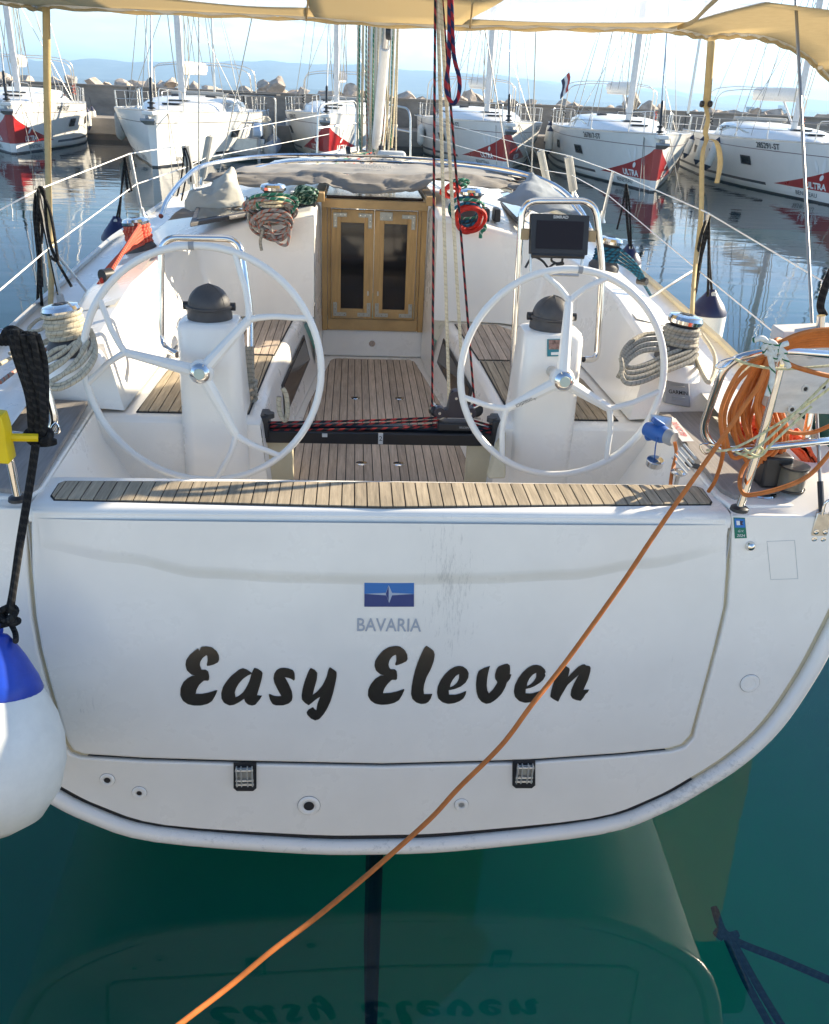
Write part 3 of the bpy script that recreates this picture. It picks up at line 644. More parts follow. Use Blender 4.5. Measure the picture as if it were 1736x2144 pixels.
def spec(root, reg, red, name_print=True):
    """texts differ boat by boat, so each yacht gets its own lettering"""
    for side in (1, -1):
        if reg: side_text('registration_number', reg, .25, root, side, 2.9, 1.53, BLKT, bold=.004)
        if name_print: side_text('maker_lettering', 'BENETEAU', .19, root, side, 1.45, .20, BLKT)
        if red:
            side_text('sponsor_lettering', 'ULTRA', .26, root, side, 1.05, .49, WHT, bold=.010)
            for du, dv, w, h, rot in ((-.13, .30, .045, .17, .25), (.09, .32, .05, .20, -.18), (.03, .02, .05, .09, -.6)):
                pts = []
                for i in range(14):
                    t = 2*PI*i/14; uu = w*math.cos(t); vv = h*math.sin(t); u = uu*math.cos(rot)-vv*math.sin(rot)+du; v = uu*math.sin(rot)+vv*math.cos(rot)+dv
                    yy = .85+u*1.15*side; zz = .80+v*1.15-.06; pts.append(V((side*(hw(yy, zz)+.014), yy, zz)))
                mb = MB(); mb.prism(pts, (side*.004, 0, 0)); mb.build('emblem', WHT, root, smooth=False, recalc=True)
def boat_fender(root_loc, a, lx, ly, zt, L, r, white=True, capc=None, label='', group=None, tilt=0):
    d = V((math.sin(a), math.cos(a), 0)); e = V((math.cos(a), -math.sin(a), 0)); p = V(root_loc)+d*ly+e*lx; p.z = zt
    t = empty('fender', p, label, 'fender', group)
    ax = V((tilt, 0, 1)).normalized()
    prof = [(.02, -L), (r*.5, -L+r*.25), (r*.9, -L+r*.75), (r, -L+r*1.2), (r, -r*1.2), (r*.9, -r*.75), (r*.5, -r*.25), (.02, 0)]
    MB().lathe(prof, p, ax, 14).build('body', FENDC if not white else FENDW, t)
    if capc:
        MB().lathe([(r*.95, -r*.9), (r*.92, -r*.7), (r*.52, -r*.2), (.03, .06)], p+ax*.006, ax, 14).build('cap', capc, t)
        MB().lathe([(.03, -L-.06), (r*.52, -L+r*.2), (r*.92, -L+r*.7), (r*.95, -L+r*.9)], p-ax*.006, ax, 14).build('cap', capc, t)
    MB().tube([p+ax*.04, p+V((-e.x*.05*(1 if lx > 0 else -1), -e.y*.05, .45))], .012, 5).build('line', R_BLACK, t)
    return t
A = [ # stem point, heading angle, label, registration, red
 (at(30, 322, z=0), R(-14), (1.2, 1.0), 'white yacht with red bow panel and registration 94018-ST, leftmost of the moored row', '94018-ST', True),
 (at(325, 350, z=0), R(0.5), (1.28, 1.12), 'plain white yacht without a red bow panel, between the leftmost yacht and the inflatable boat', '', False),
 (at(683, 338, z=0), R(3), (1.15, 1.1), 'white yacht with red bow panel half hidden behind the near mast and the inflatable boat', '260880-ST', True),
 (at(1058, 358, z=0), R(-.8), (1.25, 1.15), 'white yacht with red bow panel and registration 242138-ST right of the cream mainsheet', '242138-ST', True),
 (at(1365, 402, z=0), R(7), (1.18, 1.3), 'white yacht with red bow panel and registration 267817-ST left of the beige strap', '267817-ST', True),
 (V((15.05, 27.6, 0)), R(9), (1.1, 1.3), 'white yacht with three fenders along its side and registration 285291-ST at the right edge', '285291-ST', True)]
protoW = copy_tree(protoR)
for ch in protoW.children:
    if ch.name.startswith('hull'):
        ch.data = ch.data.copy(); ch.data.materials.clear(); ch.data.materials.append(HM_W)
roots = []
for i, (p, a, sc2, lab, reg, red) in enumerate(A):
    r_ = protoW if not red else (protoR if i == 0 else copy_tree(protoR))
    roots.append(r_)
for r_, (p, a, sc2, lab, reg, red) in zip(roots, A):
    spec(r_, reg, red); place(r_, p, a, lab); r_.scale = (sc2[0], sc2[1], 1.0)
for i_, names in ((0, ('folded_hood', 'winch_cover')), (1, ('grab_rail', 'rope_coil')), (3, ('folded_hood', 'rope_coil')), (4, ('folded_hood',)), (5, ('wheel', 'winch_cover'))):
    for ch in list(roots[i_].children):
        if ch.name.split('.')[0] in names: bpy.data.objects.remove(ch)
for i_, (mm, nm_) in {0: ((.55, .52, .46), 'beige_sail_cover'), 2: ((.10, .12, .16), 'navy_sail_cover')}.items():
    cm2 = mat(nm_, mm, .85, var=.1)
    for ch in roots[i_].children:
        if ch.name.startswith('sail_cover'): ch.data = ch.data.copy(); ch.data.materials[0] = cm2
def frame_pt(i, lx, ly, z): p, a = A[i][0], A[i][1]; lx *= A[i][2][0]; ly *= A[i][2][1]; return V(p)+V((math.sin(a), math.cos(a), 0))*ly+V((math.cos(a), -math.sin(a), 0))*lx+V((0, 0, z))
NV = mat('navy_cap', (0.012, 0.016, 0.05), 0.5)
F_ = lambda i, lx, ly, zt, L, r, lab, cap=NV, tilt=0, white=True: boat_fender(A[i][0], A[i][1], lx*A[i][2][0], ly*A[i][2][1], zt, L, r, white, cap, lab, 'fenders hung along the moored yachts', tilt)
F_(0, 2.1, 9.6, 1.35, .85, .15, 'white fender with navy ends hanging near the stern of the leftmost yacht')
F_(0, 2.25, 12.2, 1.35, .9, .17, 'white fender with navy ends at the stern corner of the leftmost yacht')
F_(1, -2.25, 6.5, 1.55, 1.15, .2, 'tall cloth covered fender on the left side of the plain white yacht', None, 0, False)
F_(1, 2.35, 7.8, 1.5, 1.1, .2, 'cloth covered fender on the right side of the plain white yacht', None, 0, False)
F_(2, -2.25, 8.2, 1.4, .8, .15, 'white fender hanging between the inflatable boat and the half hidden yacht')
F_(2, 2.3, 7.5, 1.4, .85, .16, 'white fender right of the near mast on the half hidden yacht', NV)
F_(3, -2.2, 7.2, 1.35, .95, .17, 'white fender on the left side of the yacht right of the mainsheet', None)
F_(3, 2.3, 8.4, 1.4, 1.0, .17, 'white fender on the right side of the yacht right of the mainsheet', NV)
F_(4, -2.1, 10.2, 1.7, 1.0, .17, 'tilted white fender with navy end at the far left end of yacht 267817-ST', NV, .12)
F_(4, -2.2, 9.2, 1.5, 1.05, .17, 'white fender with navy ends, second from the stern of yacht 267817-ST', NV)
F_(4, 2.4, 8.5, 1.4, 1.0, .18, 'white fender squeezed between yachts 267817-ST and 285291-ST', None)
F_(5, -2.25, 12.2, 1.55, 1.2, .22, 'large white fender at the stern corner of yacht 285291-ST', None)
F_(5, -2.2, 9.9, 1.45, .85, .15, 'white fender behind the knotted beige strap on yacht 285291-ST', NV, .25)
F_(5, -2.2, 8.1, 1.5, 1.0, .15, 'white fender between the two port windows of yacht 285291-ST', NV, .15)
F_(5, -2.1, 6.3, 1.55, 1.15, .16, 'white fender nearest the bow of yacht 285291-ST', NV, .30)
# mooring lines from bows down into the water
ml_i = 0
for i, dxs in ((0, (.6, 1.2)), (1, (.7, 1.0)), (3, (-.4, .8, 1.4)), (4, (-.6, -.4, .6)), (5, (-.6, .4))):
    for dx_ in dxs:
        a = frame_pt(i, .35*(1 if dx_ > 0 else -1), .5, fb(0)+.03); b = frame_pt(i, dx_*1.1, -1.2-abs(dx_), -.6); ml_i += 1
        side = 'right' if dx_ > 0 else 'left'
        rope('mooring_line', [a, a.lerp(b, .5)+V((0, 0, -.12)), b], .013, R_GREY, None, 'grey bow line running from the bow of a moored yacht down into the harbour water', 'rope', 'bow lines of the moored yachts', k=6, n=5)
# tall wires and masts of boats beyond the wall line
for k, (px, w, top) in enumerate(((450, .05, 0), (1450, .07, 0), (303, .03, 0))):
    b = at(px, 190+px*.03, y=46); 
    o = MB().tube([V((0, 0, 0)), V((.1, .3, 12 if k else 11))], w, 8).build('spare_mast', ALU); o.location = (b.x, 46+k*.6, 2.3 if k != 2 else 2.0)
    tag(o, ['thin grey mast standing behind the inflatable boat', 'slanting grey mast between the two right hand yachts', 'thin grey mast behind the plain white yacht'][k], 'mast')
fl = at(1192, 150, y=36); fo = empty('flag', fl, 'small red white and blue courtesy flag hanging in the rigging of yacht 267817-ST', 'flag')
for k, mm in enumerate((RED, WHT, NAVY)):
    MB().grid([[fl+V((.05*math.sin(j*1.3)-.10*k*.9+.02*j, .0, -.16*j-.10*k)) for j in range(5)], [fl+V((.05*math.sin(j*1.3)-.10*(k+1)*.9+.02*j, .02, -.16*j-.10*(k+1))) for j in range(5)]]).build('flag_band', mm, fo, angle=180)
# inflatable boat with outboard
rp = at(520, 334, z=0); rb = empty('inflatable_boat', rp, 'blue grey inflatable boat with an outboard motor and steel frame between two yachts', 'inflatable boat')
TUBE = mat('blue_grey_rubber', (0.13, 0.17, 0.24), 0.6, var=0.1)
for s in (-1, 1):
    MB().tube(spline([rp+V((s*.85, -.1, .42)), rp+V((s*.87, 1.5, .42)), rp+V((s*.8, 3.2, .5)), rp+V((s*.2, 4.6, .7))], 6), [.27]*19, 14).build('side_tube', TUBE, rb)
    MB().lathe([(.27, 0), (.2, .14), (.05, .22)], rp+V((s*.85, -.1, .42)), (0, -1, 0), 14).build('tube_end_cone', MGREY, rb)
MB().box(rp+V((0, 1.8, .25)), (1.4, 3.6, .2)).build('floor', MGREY, rb, bevel=.03)
MB().box(rp+V((0, .1, .5)), (1.3, .1, .55)).build('transom', ALU, rb, bevel=.02)
mb = MB(); c = rp+V((.45, -.25, 1.0))
mb.prism([c+V((-.17, y, z)) for y, z in ((-.42, -.12), (.26, -.12), (.32, .16), (.1, .36), (-.25, .36), (-.46, .12))], (.34, 0, 0)); mb.build('motor_cowling', mat('pale_blue_cowling', (.36, .45, .58), .3, coat=.4), rb, bevel=.08, bseg=4)
MB().box(rp+V((.45, -.25, .35)), (.12, .2, .95)).build('motor_leg', MGREY, rb, bevel=.03)
for y0, w, h in ((-.0, 1.05, 1.35), (1.6, 1.0, 2.3)):
    MB().tube(rounded([rp+V((-w, y0, .5)), rp+V((-w, y0, h)), rp+V((w, y0, h)), rp+V((w, y0, .5))], .2), .03, 8).build('steel_frame', STEEL2, rb)
MB().box(rp+V((0, 2.6, 2.36)), (2.1, 2.1, .05)).build('canopy', mat('dark_canopy', (.06, .055, .05), .9), rb)
MB().box(rp+V((0, 1.9, .9)), (.6, .5, .9)).build('console', MGREY, rb, bevel=.05)
# ================================================================== THE NEAR YACHT
yt = empty('sailing_yacht', (0, 2.4, 0), 'large white sailing yacht seen from its stern with black EASY ELEVEN style name lettering and two steering wheels', 'sailing yacht')
yt['label'] = 'large near white sailing yacht with Easy Eleven lettered on its stern and two steering wheels'
def YT(z): return 2.36+0.115*(z-.2)
TP0 = V((0, 2.36, .2)); TN = V((0, -1, .115)).normalized()
def tpt(px, py, off=0.0): return atp(px, py, TP0+TN*off, TN)
def tw(x, z, off=0.0): return V((x, YT(z), z))+TN*off
# stern outline (half), measured on the transom
hp = [(0, .178)]
for q in ((1254, 1733), (1383, 1689), (1464, 1645), (1548, 1590), (1622, 1520), (1688, 1425), (1736, 1338)):
    p = tpt(*q); hp.append((p.x, p.z))
hp.insert(1, (.28, .187)); hp += [(1.60, 1.22), (1.635, 1.40), (1.645, 1.515)]
hs_ = [(p.x, p.z) for p in spline([V((a, 0, b)) for a, b in hp], 4)]
def sheer(y):      # half-width and height of the deck edge
    ks = [(2.36, 1.645, 1.515), (2.75, 1.66, 1.54), (3.3, 1.68, 1.60), (4.1, 1.72, 1.645), (5.1, 1.77, 1.67), (6.3, 1.83, 1.69), (8, 1.80, 1.74), (10, 1.45, 1.80), (12, .75, 1.88), (13.4, .06, 1.95)]
    for a, b in zip(ks, ks[1:]):
        if a[0] <= y <= b[0]:
            t = (y-a[0])/(b[0]-a[0]); return a[1]+(b[1]-a[1])*t, a[2]+(b[2]-a[2])*t
    return ks[-1][1], ks[-1][2]
mb = MB()
for s in (1, -1):
    rows = []
    for y in (2.36, 2.6, 2.9, 3.4, 4.1, 5.1, 6.3, 8, 10, 12, 13.4):
        w, zt = sheer(y); row = []
        for (x, z) in hs_:
            zz = z/1.515*zt - (1-z/1.515)*min(.62, (y-2.36)*.16)
            row.append(V((s*x/1.645*w, YT(z) if y == 2.36 else y, zz)))
        rows.append(row)
    mb.grid(rows)
mb.build('hull', GEL, yt, merge=True, angle=60)
# bulging rim round the stern
full = [tw(-x, z, -.008) for x, z in hs_[::-1]]+[tw(x, z, -.008) for x, z in hs_[1:]]
RIMM = GEL.copy(); RIMM.name = 'scuffed_rim_gelcoat'
stern_rim_ = MB().tube(full, .030, 12, flat=(1, 1)).build('stern_rim', RIMM, yt)
# dark gap behind the panels
cx_ = lambda x, z, d: (x*(1-d/max(.3, math.hypot(x, z-1.2))), z+(1.2-z)*d/max(.3, math.hypot(x, z-1.2)))
def inset(x, z, d):
    q = cx_(x, z, d); return q
half_in = [inset(x, z, .020) for x, z in hs_]
half_in = [(x, min(z, 1.43)) for x, z in half_in]
mb = MB(); mb.prism([tw(-x, z, -.017) for x, z in half_in[::-1]]+[tw(x, z, -.017) for x, z in half_in[1:]], -TN*.02); mb.build('stern_backing', CREAM, yt, smooth=False)
lowb = [(x, z) for x, z in half_in if z < .45]+[(1.0, .61)]
mb = MB(); mb.prism([tw(-x, z, -.0145) for x, z in lowb[::-1]]+[tw(x, z, -.0145) for x, z in lowb[1:]], -TN*.002); mb.build('gap_shade_sheet', DARK, yt, smooth=False)  # dark sheet paints the shade inside the lower gap
door_px = [(63, 1066), (64, 1130), (66, 1200), (74, 1290), (86, 1360), (104, 1430), (124, 1500), (140, 1553), (152, 1572), (175, 1580), (300, 1588), (500, 1594), (800, 1600), (1100, 1592), (1300, 1578), (1400, 1568), (1428, 1560), (1447, 1540), (1470, 1455), (1498, 1350), (1517, 1270), (1523, 1190), (1525, 1082)]
door_w = [tpt(*p) for p in door_px]
cen = V((0, 0, 1.05))
def shift(p, d, off):    # move a transom outline point outward from the middle by d
    v = V((p.x, 0, p.z-1.05)); sx = math.copysign(1, p.x) if abs(p.x) > .9 else 0; sz = -1 if p.z < .66 else 0
    x = p.x+sx*d; z = p.z+sz*d; return tw(x, z, off)
# surround: everything between rim and door, one moulding
outer = [inset(x, z, .052) for x, z in hs_]
outer = [(x, z) for x, z in outer if z < 1.49]
outer3 = [tw(x, z, 0) for x, z in outer[::-1]]+[tw(-x, z, 0) for x, z in outer[1:]]     # right top -> bottom -> left top
inner3 = [shift(p, .012, 0) for p in door_w]                                           # left top -> bottom -> right top
inner3[0] = tw(inner3[0].x, outer[-1][1], 0); inner3[-1] = tw(inner3[-1].x, outer[-1][1], 0)
mb = MB(); mb.prism(outer3+inner3, -TN*.028); mb.build('stern_moulding', GEL, yt, bevel=.007, bseg=3, angle=40)
mb = MB(); dd = [shift(p, -.002, .004) for p in door_w]; door = None
mb.prism(dd, -TN*.032)
GELD = GEL.copy(); GELD.name = 'scuffed_gelcoat'
def scuff(m, spots=((.20, .13, 1.22, .30, 1.0), (-1.0, .06, .80, .12, .75), (1.02, .10, .95, .05, .6)), sc3=(95, 1, 14), lo=.67):      # rubbed streaks and pale stains below the middle of the platform edge
    nt = m.node_tree; L = nt.links; b = nt.nodes['Principled BSDF']; src = b.inputs['Base Color'].links[0].from_socket
    geo = N(nt.nodes, 'ShaderNodeNewGeometry'); mp = N(nt.nodes, 'ShaderNodeMapping'); mp.inputs['Scale'].default_value = sc3; L.new(geo.outputs['Position'], mp.inputs['Vector'])
    n = N(nt.nodes, 'ShaderNodeTexNoise'); n.inputs['Scale'].default_value = 1; n.inputs['Detail'].default_value = 8; n.inputs['Roughness'].default_value = .8; L.new(mp.outputs[0], n.inputs['Vector'])
    gr = N(nt.nodes, 'ShaderNodeSeparateXYZ'); L.new(geo.outputs['Position'], gr.inputs[0])
    def gauss(sock, c, w):
        a = N(nt.nodes, 'ShaderNodeMath', operation='SUBTRACT'); L.new(sock, a.inputs[0]); a.inputs[1].default_value = c
        d = N(nt.nodes, 'ShaderNodeMath', operation='DIVIDE'); L.new(a.outputs[0], d.inputs[0]); d.inputs[1].default_value = w
        e = N(nt.nodes, 'ShaderNodeMath', operation='MULTIPLY'); L.new(d.outputs[0], e.inputs[0]); L.new(d.outputs[0], e.inputs[1])
        f = N(nt.nodes, 'ShaderNodeMath', operation='MULTIPLY'); L.new(e.outputs[0], f.inputs[0]); f.inputs[1].default_value = -1
        g = N(nt.nodes, 'ShaderNodeMath', operation='EXPONENT'); L.new(f.outputs[0], g.inputs[0]); return g.outputs[0]
    acc = None
    for (cx__, wx__, cz__, wz__, k__) in spots:
        gx = gauss(gr.outputs['X'], cx__, wx__); gz = gauss(gr.outputs['Z'], cz__, wz__)
        pr = N(nt.nodes, 'ShaderNodeMath', operation='MULTIPLY'); L.new(gx, pr.inputs[0]); L.new(gz, pr.inputs[1])
        p2_ = N(nt.nodes, 'ShaderNodeMath', operation='MULTIPLY_ADD'); L.new(pr.outputs[0], p2_.inputs[0]); p2_.inputs[1].default_value = k__
        if acc is None: p2_.inputs[2].default_value = 0
        else: L.new(acc, p2_.inputs[2])
        acc = p2_.outputs[0]; pr = p2_
    th = N(nt.nodes, 'ShaderNodeMath', operation='MULTIPLY_ADD'); L.new(pr.outputs[0], th.inputs[0]); th.inputs[1].default_value = .185; L.new(n.outputs['Fac'], th.inputs[2])
    mr = N(nt.nodes, 'ShaderNodeMapRange'); L.new(th.outputs[0], mr.inputs['Value']); mr.inputs['From Min'].default_value = lo; mr.inputs['From Max'].default_value = lo+.09; mr.inputs['To Max'].default_value = .30
    mx = N(nt.nodes, 'ShaderNodeMixRGB'); L.new(mr.outputs[0], mx.inputs['Fac']); L.new(src, mx.inputs['Color1']); mx.inputs['Color2'].default_value = (.16, .16, .16, 1)
    # faint broad grime
    n2 = N(nt.nodes, 'ShaderNodeTexNoise'); n2.inputs['Scale'].default_value = 1.4; n2.inputs['Detail'].default_value = 5; L.new(geo.outputs['Position'], n2.inputs['Vector'])
    m2 = N(nt.nodes, 'ShaderNodeMapRange'); L.new(n2.outputs['Fac'], m2.inputs['Value']); m2.inputs['From Min'].default_value = .45; m2.inputs['From Max'].default_value = .75; m2.inputs['To Max'].default_value = .22
    mx2 = N(nt.nodes, 'ShaderNodeMixRGB'); L.new(m2.outputs[0], mx2.inputs['Fac']); L.new(mx.outputs[0], mx2.inputs['Color1']); mx2.inputs['Color2'].default_value = (.60, .585, .53, 1)
    L.new(mx2.outputs[0], b.inputs['Base Color'])
scuff(GELD)
scuff(RIMM, ((1.15, .35, .42, .25, 1.0), (.3, .5, .19, .05, .7), (-.6, .5, .22, .1, .6)), (30, 30, 60), .66)
door = mb.build('transom_door', GELD, yt, bevel=.010, bseg=3, angle=40)
# soft raised moulding across the top of the door
rows = []
n = 60; crease = [(-1.10, 1.36), (-.85, 1.32), (-.6, 1.27), (-.3, 1.255), (0, 1.25), (.3, 1.255), (.6, 1.27), (.85, 1.31), (1.12, 1.36)]
for i in range(n+1):
    x = -1.10+2.22*i/n
    for (a, za), (b, zb) in zip(crease, crease[1:]):
        if a <= x <= b+1e-6: t = (x-a)/(b-a); t = t*t*(3-2*t); zc = za+(zb-za)*t; break
    d = .016*max(0, 1-abs(x/1.12)**5)+.0045
    row = [tw(x, 1.455, d)]
    for k in range(1, 9): t = k/8; row.append(tw(x, 1.455+(zc+.035-1.455)*t, d))
    for k in range(1, 7): t = k/6; row.append(tw(x, zc+.035-.06*t, .003+(d-.003)*(1+math.cos(PI*t))/2))
    rows.append(row)
MB().grid(rows).build('raised_moulding', GELD, door, angle=180)
# name, badge
def glyph(name, ox, outer, hole=None, parent=None):
    cu = bpy.data.curves.new(name, 'CURVE'); cu.dimensions = '2D'; cu.fill_mode = 'BOTH'
    for lst in [outer]+([hole] if hole else []):
        pts = []
        for (a, b) in lst:
            p = tpt((ox+a/5.787)/1.5242, (2030+b/5.787)/1.5242); pts.append((p.x, p.z))
        # smooth only shallow corners
        m = len(pts); out = []
        for i in range(m):
            a, b, c = V(pts[i-1]), V(pts[i]), V(pts[(i+1) % m]); e1, e2 = (b-a), (c-b)
            if e1.length < 1e-6 or e2.length < 1e-6: out.append(b); continue
            ang = e1.angle(e2)
            if ang < 1.15: out += [b-e1*.25, b+(e2-e1)*.04, b+e2*.25]
            else: out += [b]
        sp = cu.splines.new('POLY'); sp.points.add(len(out)-1)
        for k, q in enumerate(out): sp.points[k].co = (q.x, q.y, 0, 1)
        sp.use_cyclic_u = True
    o = bpy.data.objects.new(name, cu); col.objects.link(o); dg = bpy.context.evaluated_depsgraph_get()
    me = bpy.data.meshes.new_from_object(o.evaluated_get(dg)); bpy.data.objects.remove(o); me.materials.clear(); me.materials.append(LETTER)
    o0 = origin_of(parent)
    for v in me.vertices: v.co = tw(v.co.x, v.co.y, .0065)-o0
    t = bpy.data.objects.new(name, me); col.objects.link(t); t.parent = parent
E1 = [(475,180),(570,165),(680,185),(760,250),(805,330),(815,410),(790,465),(700,510),(600,533),(582,515),(600,430),(595,350),(578,330),(510,380),(465,450),(455,520),(490,600),(560,597),(610,630),(630,720),(625,790),(600,803),(530,800),(440,880),(395,970),(378,1045),(500,1045),(640,1015),(760,975),(782,985),(740,1080),(680,1180),(600,1230),(480,1260),(350,1262),(230,1235),(140,1170),(95,1070),(100,940),(150,830),(230,755),(310,712),(365,708),(300,690),(215,610),(190,510),(205,420),(270,325),(350,255),(425,203),(440,245),(455,240)]
A1 = [(1100,660),(1180,595),(1250,570),(1330,600),(1415,660),(1440,600),(1460,565),(1520,580),(1590,625),(1612,660),(1600,760),(1560,900),(1510,1070),(1605,1078),(1560,1150),(1480,1245),(1420,1262),(1340,1240),(1290,1190),(1275,1135),(1180,1200),(1080,1250),(1000,1260),(900,1210),(855,1130),(850,1030),(880,920),(950,810),(1030,715)]
A1h = [(1405,680),(1340,705),(1250,770),(1170,860),(1120,950),(1100,1020),(1115,1105),(1170,1085),(1250,1020),(1310,930),(1370,810)]
S1 = [(440,562),(530,575),(610,605),(640,660),(645,780),(630,800),(560,760),(460,735),(530,860),(590,1000),(603,1100),(590,1170),(530,1225),(430,1258),(300,1258),(235,1235),(190,1160),(162,1060),(180,1045),(260,1080),(330,1090),(395,1085),(330,970),(270,850),(250,760),(265,670),(310,605),(370,570)]
Y1 = [(940,568),(1010,600),(1060,660),(1050,780),(1010,920),(972,1065),(1060,1000),(1160,880),(1230,730),(1265,590),(1290,553),(1350,590),(1415,640),(1415,720),(1390,860),(1350,1030),(1300,1190),(1240,1320),(1170,1430),(1090,1515),(1020,1535),(940,1500),(875,1430),(860,1385),(900,1330),(980,1288),(1010,1330),(1042,1348),(1060,1230),(1110,1100),(1030,1150),(960,1210),(900,1255),(830,1210),(775,1150),(770,1070),(790,940),(830,800),(880,670),(920,585)]
E2 = [(660,160),(740,175),(820,240),(865,320),(873,400),(850,445),(760,490),(660,522),(640,505),(665,430),(660,340),(648,322),(590,355),(540,420),(520,500),(530,560),(560,592),(630,590),(668,620),(680,700),(675,775),(650,790),(580,785),(500,865),(440,950),(418,1035),(540,1030),(680,1000),(800,955),(815,970),(770,1070),(710,1165),(620,1215),(500,1243),(380,1248),(270,1225),(185,1165),(140,1080),(145,970),(190,870),(270,770),(370,705),(440,705),(370,685),(290,620),(260,530),(275,430),(340,330),(430,235),(530,180)]
L1 = [(1220,158),(1280,195),(1350,250),(1373,320),(1355,440),(1300,590),(1220,740),(1180,860),(1165,960),(1172,1050),(1260,1050),(1328,1045),(1300,1130),(1260,1190),(1200,1225),(1120,1233),(1030,1205),(960,1140),(935,1050),(945,920),(970,770),(1010,600),(1070,430),(1140,270),(1190,180)]
e1 = [(490,530),(560,540),(630,590),(668,660),(660,750),(610,840),(520,910),(420,955),(300,978),(303,1058),(420,1062),(520,1035),(622,990),(615,1050),(570,1130),(500,1180),(400,1218),(290,1232),(180,1200),(105,1130),(82,1030),(95,910),(150,790),(230,680),(320,595),(410,545)]
e1h = [(490,678),(430,715),(370,790),(330,870),(320,928),(390,895),(450,840),(490,760)]
V1 = [(1060,530),(1030,640),(1005,780),(1000,900),(1010,980),(1040,1038),(1120,960),(1200,830),(1155,770),(1150,690),(1180,590),(1215,540),(1300,505),(1380,485),(1425,520),(1432,600),(1425,685),(1455,685),(1430,770),(1370,840),(1340,930),(1270,1050),(1170,1150),(1070,1215),(990,1232),(900,1190),(840,1110),(810,1010),(800,870),(815,720),(850,620),(950,565)]
e2 = [(530,508),(610,530),(680,590),(700,650),(680,660),(695,710),(650,790),(580,850),(480,910),(400,940),(328,955),(328,1035),(430,1040),(540,1010),(648,968),(640,1030),(590,1110),(520,1160),(420,1200),(320,1212),(210,1180),(130,1100),(110,1000),(130,880),(190,760),(270,650),(370,560),(450,520)]
e2h = [(525,655),(460,690),(400,760),(360,840),(350,905),(420,870),(480,810),(520,740)]
n1 = [(980,512),(1050,520),(1130,570),(1140,610),(1110,728),(1200,640),(1290,550),(1370,505),(1420,500),(1440,520),(1510,535),(1528,570),(1520,640),(1480,780),(1440,870),(1395,970),(1500,968),(1470,1020),(1440,1040),(1390,1120),(1340,1175),(1260,1160),(1190,1130),(1155,1070),(1170,970),(1220,850),(1305,695),(1200,790),(1100,880),(1030,1000),(970,1100),(930,1190),(850,1150),(780,1100),(800,980),(850,810),(900,660),(950,540)]
for ox, a, h in ((560, E1, None), (560, A1, A1h), (830, S1, None), (830, Y1, None), (1150, E2, None), (1150, L1, None), (1380, e1, e1h), (1380, V1, None), (1620, e2, e2h), (1620, n1, None)):
    glyph('letter', ox, a, h, door)
def trect(x0, y0, x1, y1, off): return [tpt(x0, y0, off), tpt(x1, y0, off), tpt(x1, y1, off), tpt(x0, y1, off)]
def tquad(name, pts, off, m, parent, th=.0015):
    mb = MB(); mb.prism([tpt(*p, off) for p in pts], -TN*th); return mb.build(name, m, parent, smooth=False)
BL1 = mat('bright_blue_print', (0.01, 0.14, 0.42), .35); BL2 = mat('deep_blue_print', (0.008, 0.035, 0.17), .35); BL3 = mat('pale_silver_print', (.36, .42, .52), .35)
lg = tquad('logo_plate', [(763, 1217), (867, 1217), (867, 1244), (763, 1243)], .0065, BL1, door)
tquad('logo_sea', [(763, 1243), (867, 1244), (867, 1270), (763, 1270)], .0065, BL2, lg)
tquad('logo_star', [(763.5, 1243), (808, 1241), (814, 1225), (821, 1241), (866.5, 1243), (821, 1246), (815, 1262), (809, 1246)], .0080, BL3, lg)
tquad('logo_star_shade', [(814, 1227), (814, 1258), (808, 1243)], .0086, BL2, lg)
c0 = tpt(815, 1308); ex = (tpt(883, 1309)-tpt(749, 1308)); W_ = ex.length
text('maker_lettering', 'BAVARIA', .062, lambda u, v: c0+ex.normalized()*(u*1.0)+TN.cross(ex).normalized()*(-v if TN.cross(ex).z < 0 else v)*1.1+TN*.006, SILVL, door, bold=.0006)
# make the lettering exactly as wide as measured
o = [c for c in door.children if c.name.startswith('maker_lettering')][0]
xs = [v.co.x for v in o.data.vertices]; w0 = max(xs)-min(xs); m0 = (max(xs)+min(xs))/2
for v in o.data.vertices: v.co.x = (v.co.x-m0)*W_/w0+c0.x-origin_of(door).x
# letters loosened
# hinges of the fold-down platform
for cx in (513, 1097):
    y0 = 1596 if cx < 800 else 1590
    tquad('hinge_recess_shade', [(cx-24, y0), (cx+24, y0), (cx+24, y0+54), (cx+17, y0+60), (cx-17, y0+60), (cx-24, y0+54)], .0035, DARK, yt)  # flat dark plate, its colour stands in for the shaded hinge recess
    hx_ = None
    c = tpt(cx, y0+26)
    HCH = MATS.get('hinge_chrome') or mat('hinge_chrome', (.62, .60, .55), .3, .45)
    hg = MB().box(c+TN*.004, (.052, .006, .07)).build('hinge', HCH, yt, bevel=.002)
    for dx_ in (-.027, -.011, .011, .027): MB().box(c+V((dx_, -.013, .004)), (.0045, .018, .082)).build('hinge_plate', HCH, hg, bevel=.0015)
    for dz in (-.030, -.012, .034): MB().tube([c+V((-.031, -.016, dz)), c+V((.031, -.016, dz))], .0045, 8).build('hinge_pin', HCH, hg)
    MB().box(c+V((0, -.006, -.068)), (.074, .004, .022)).build('pocket_floor', GEL, hg, bevel=.004)
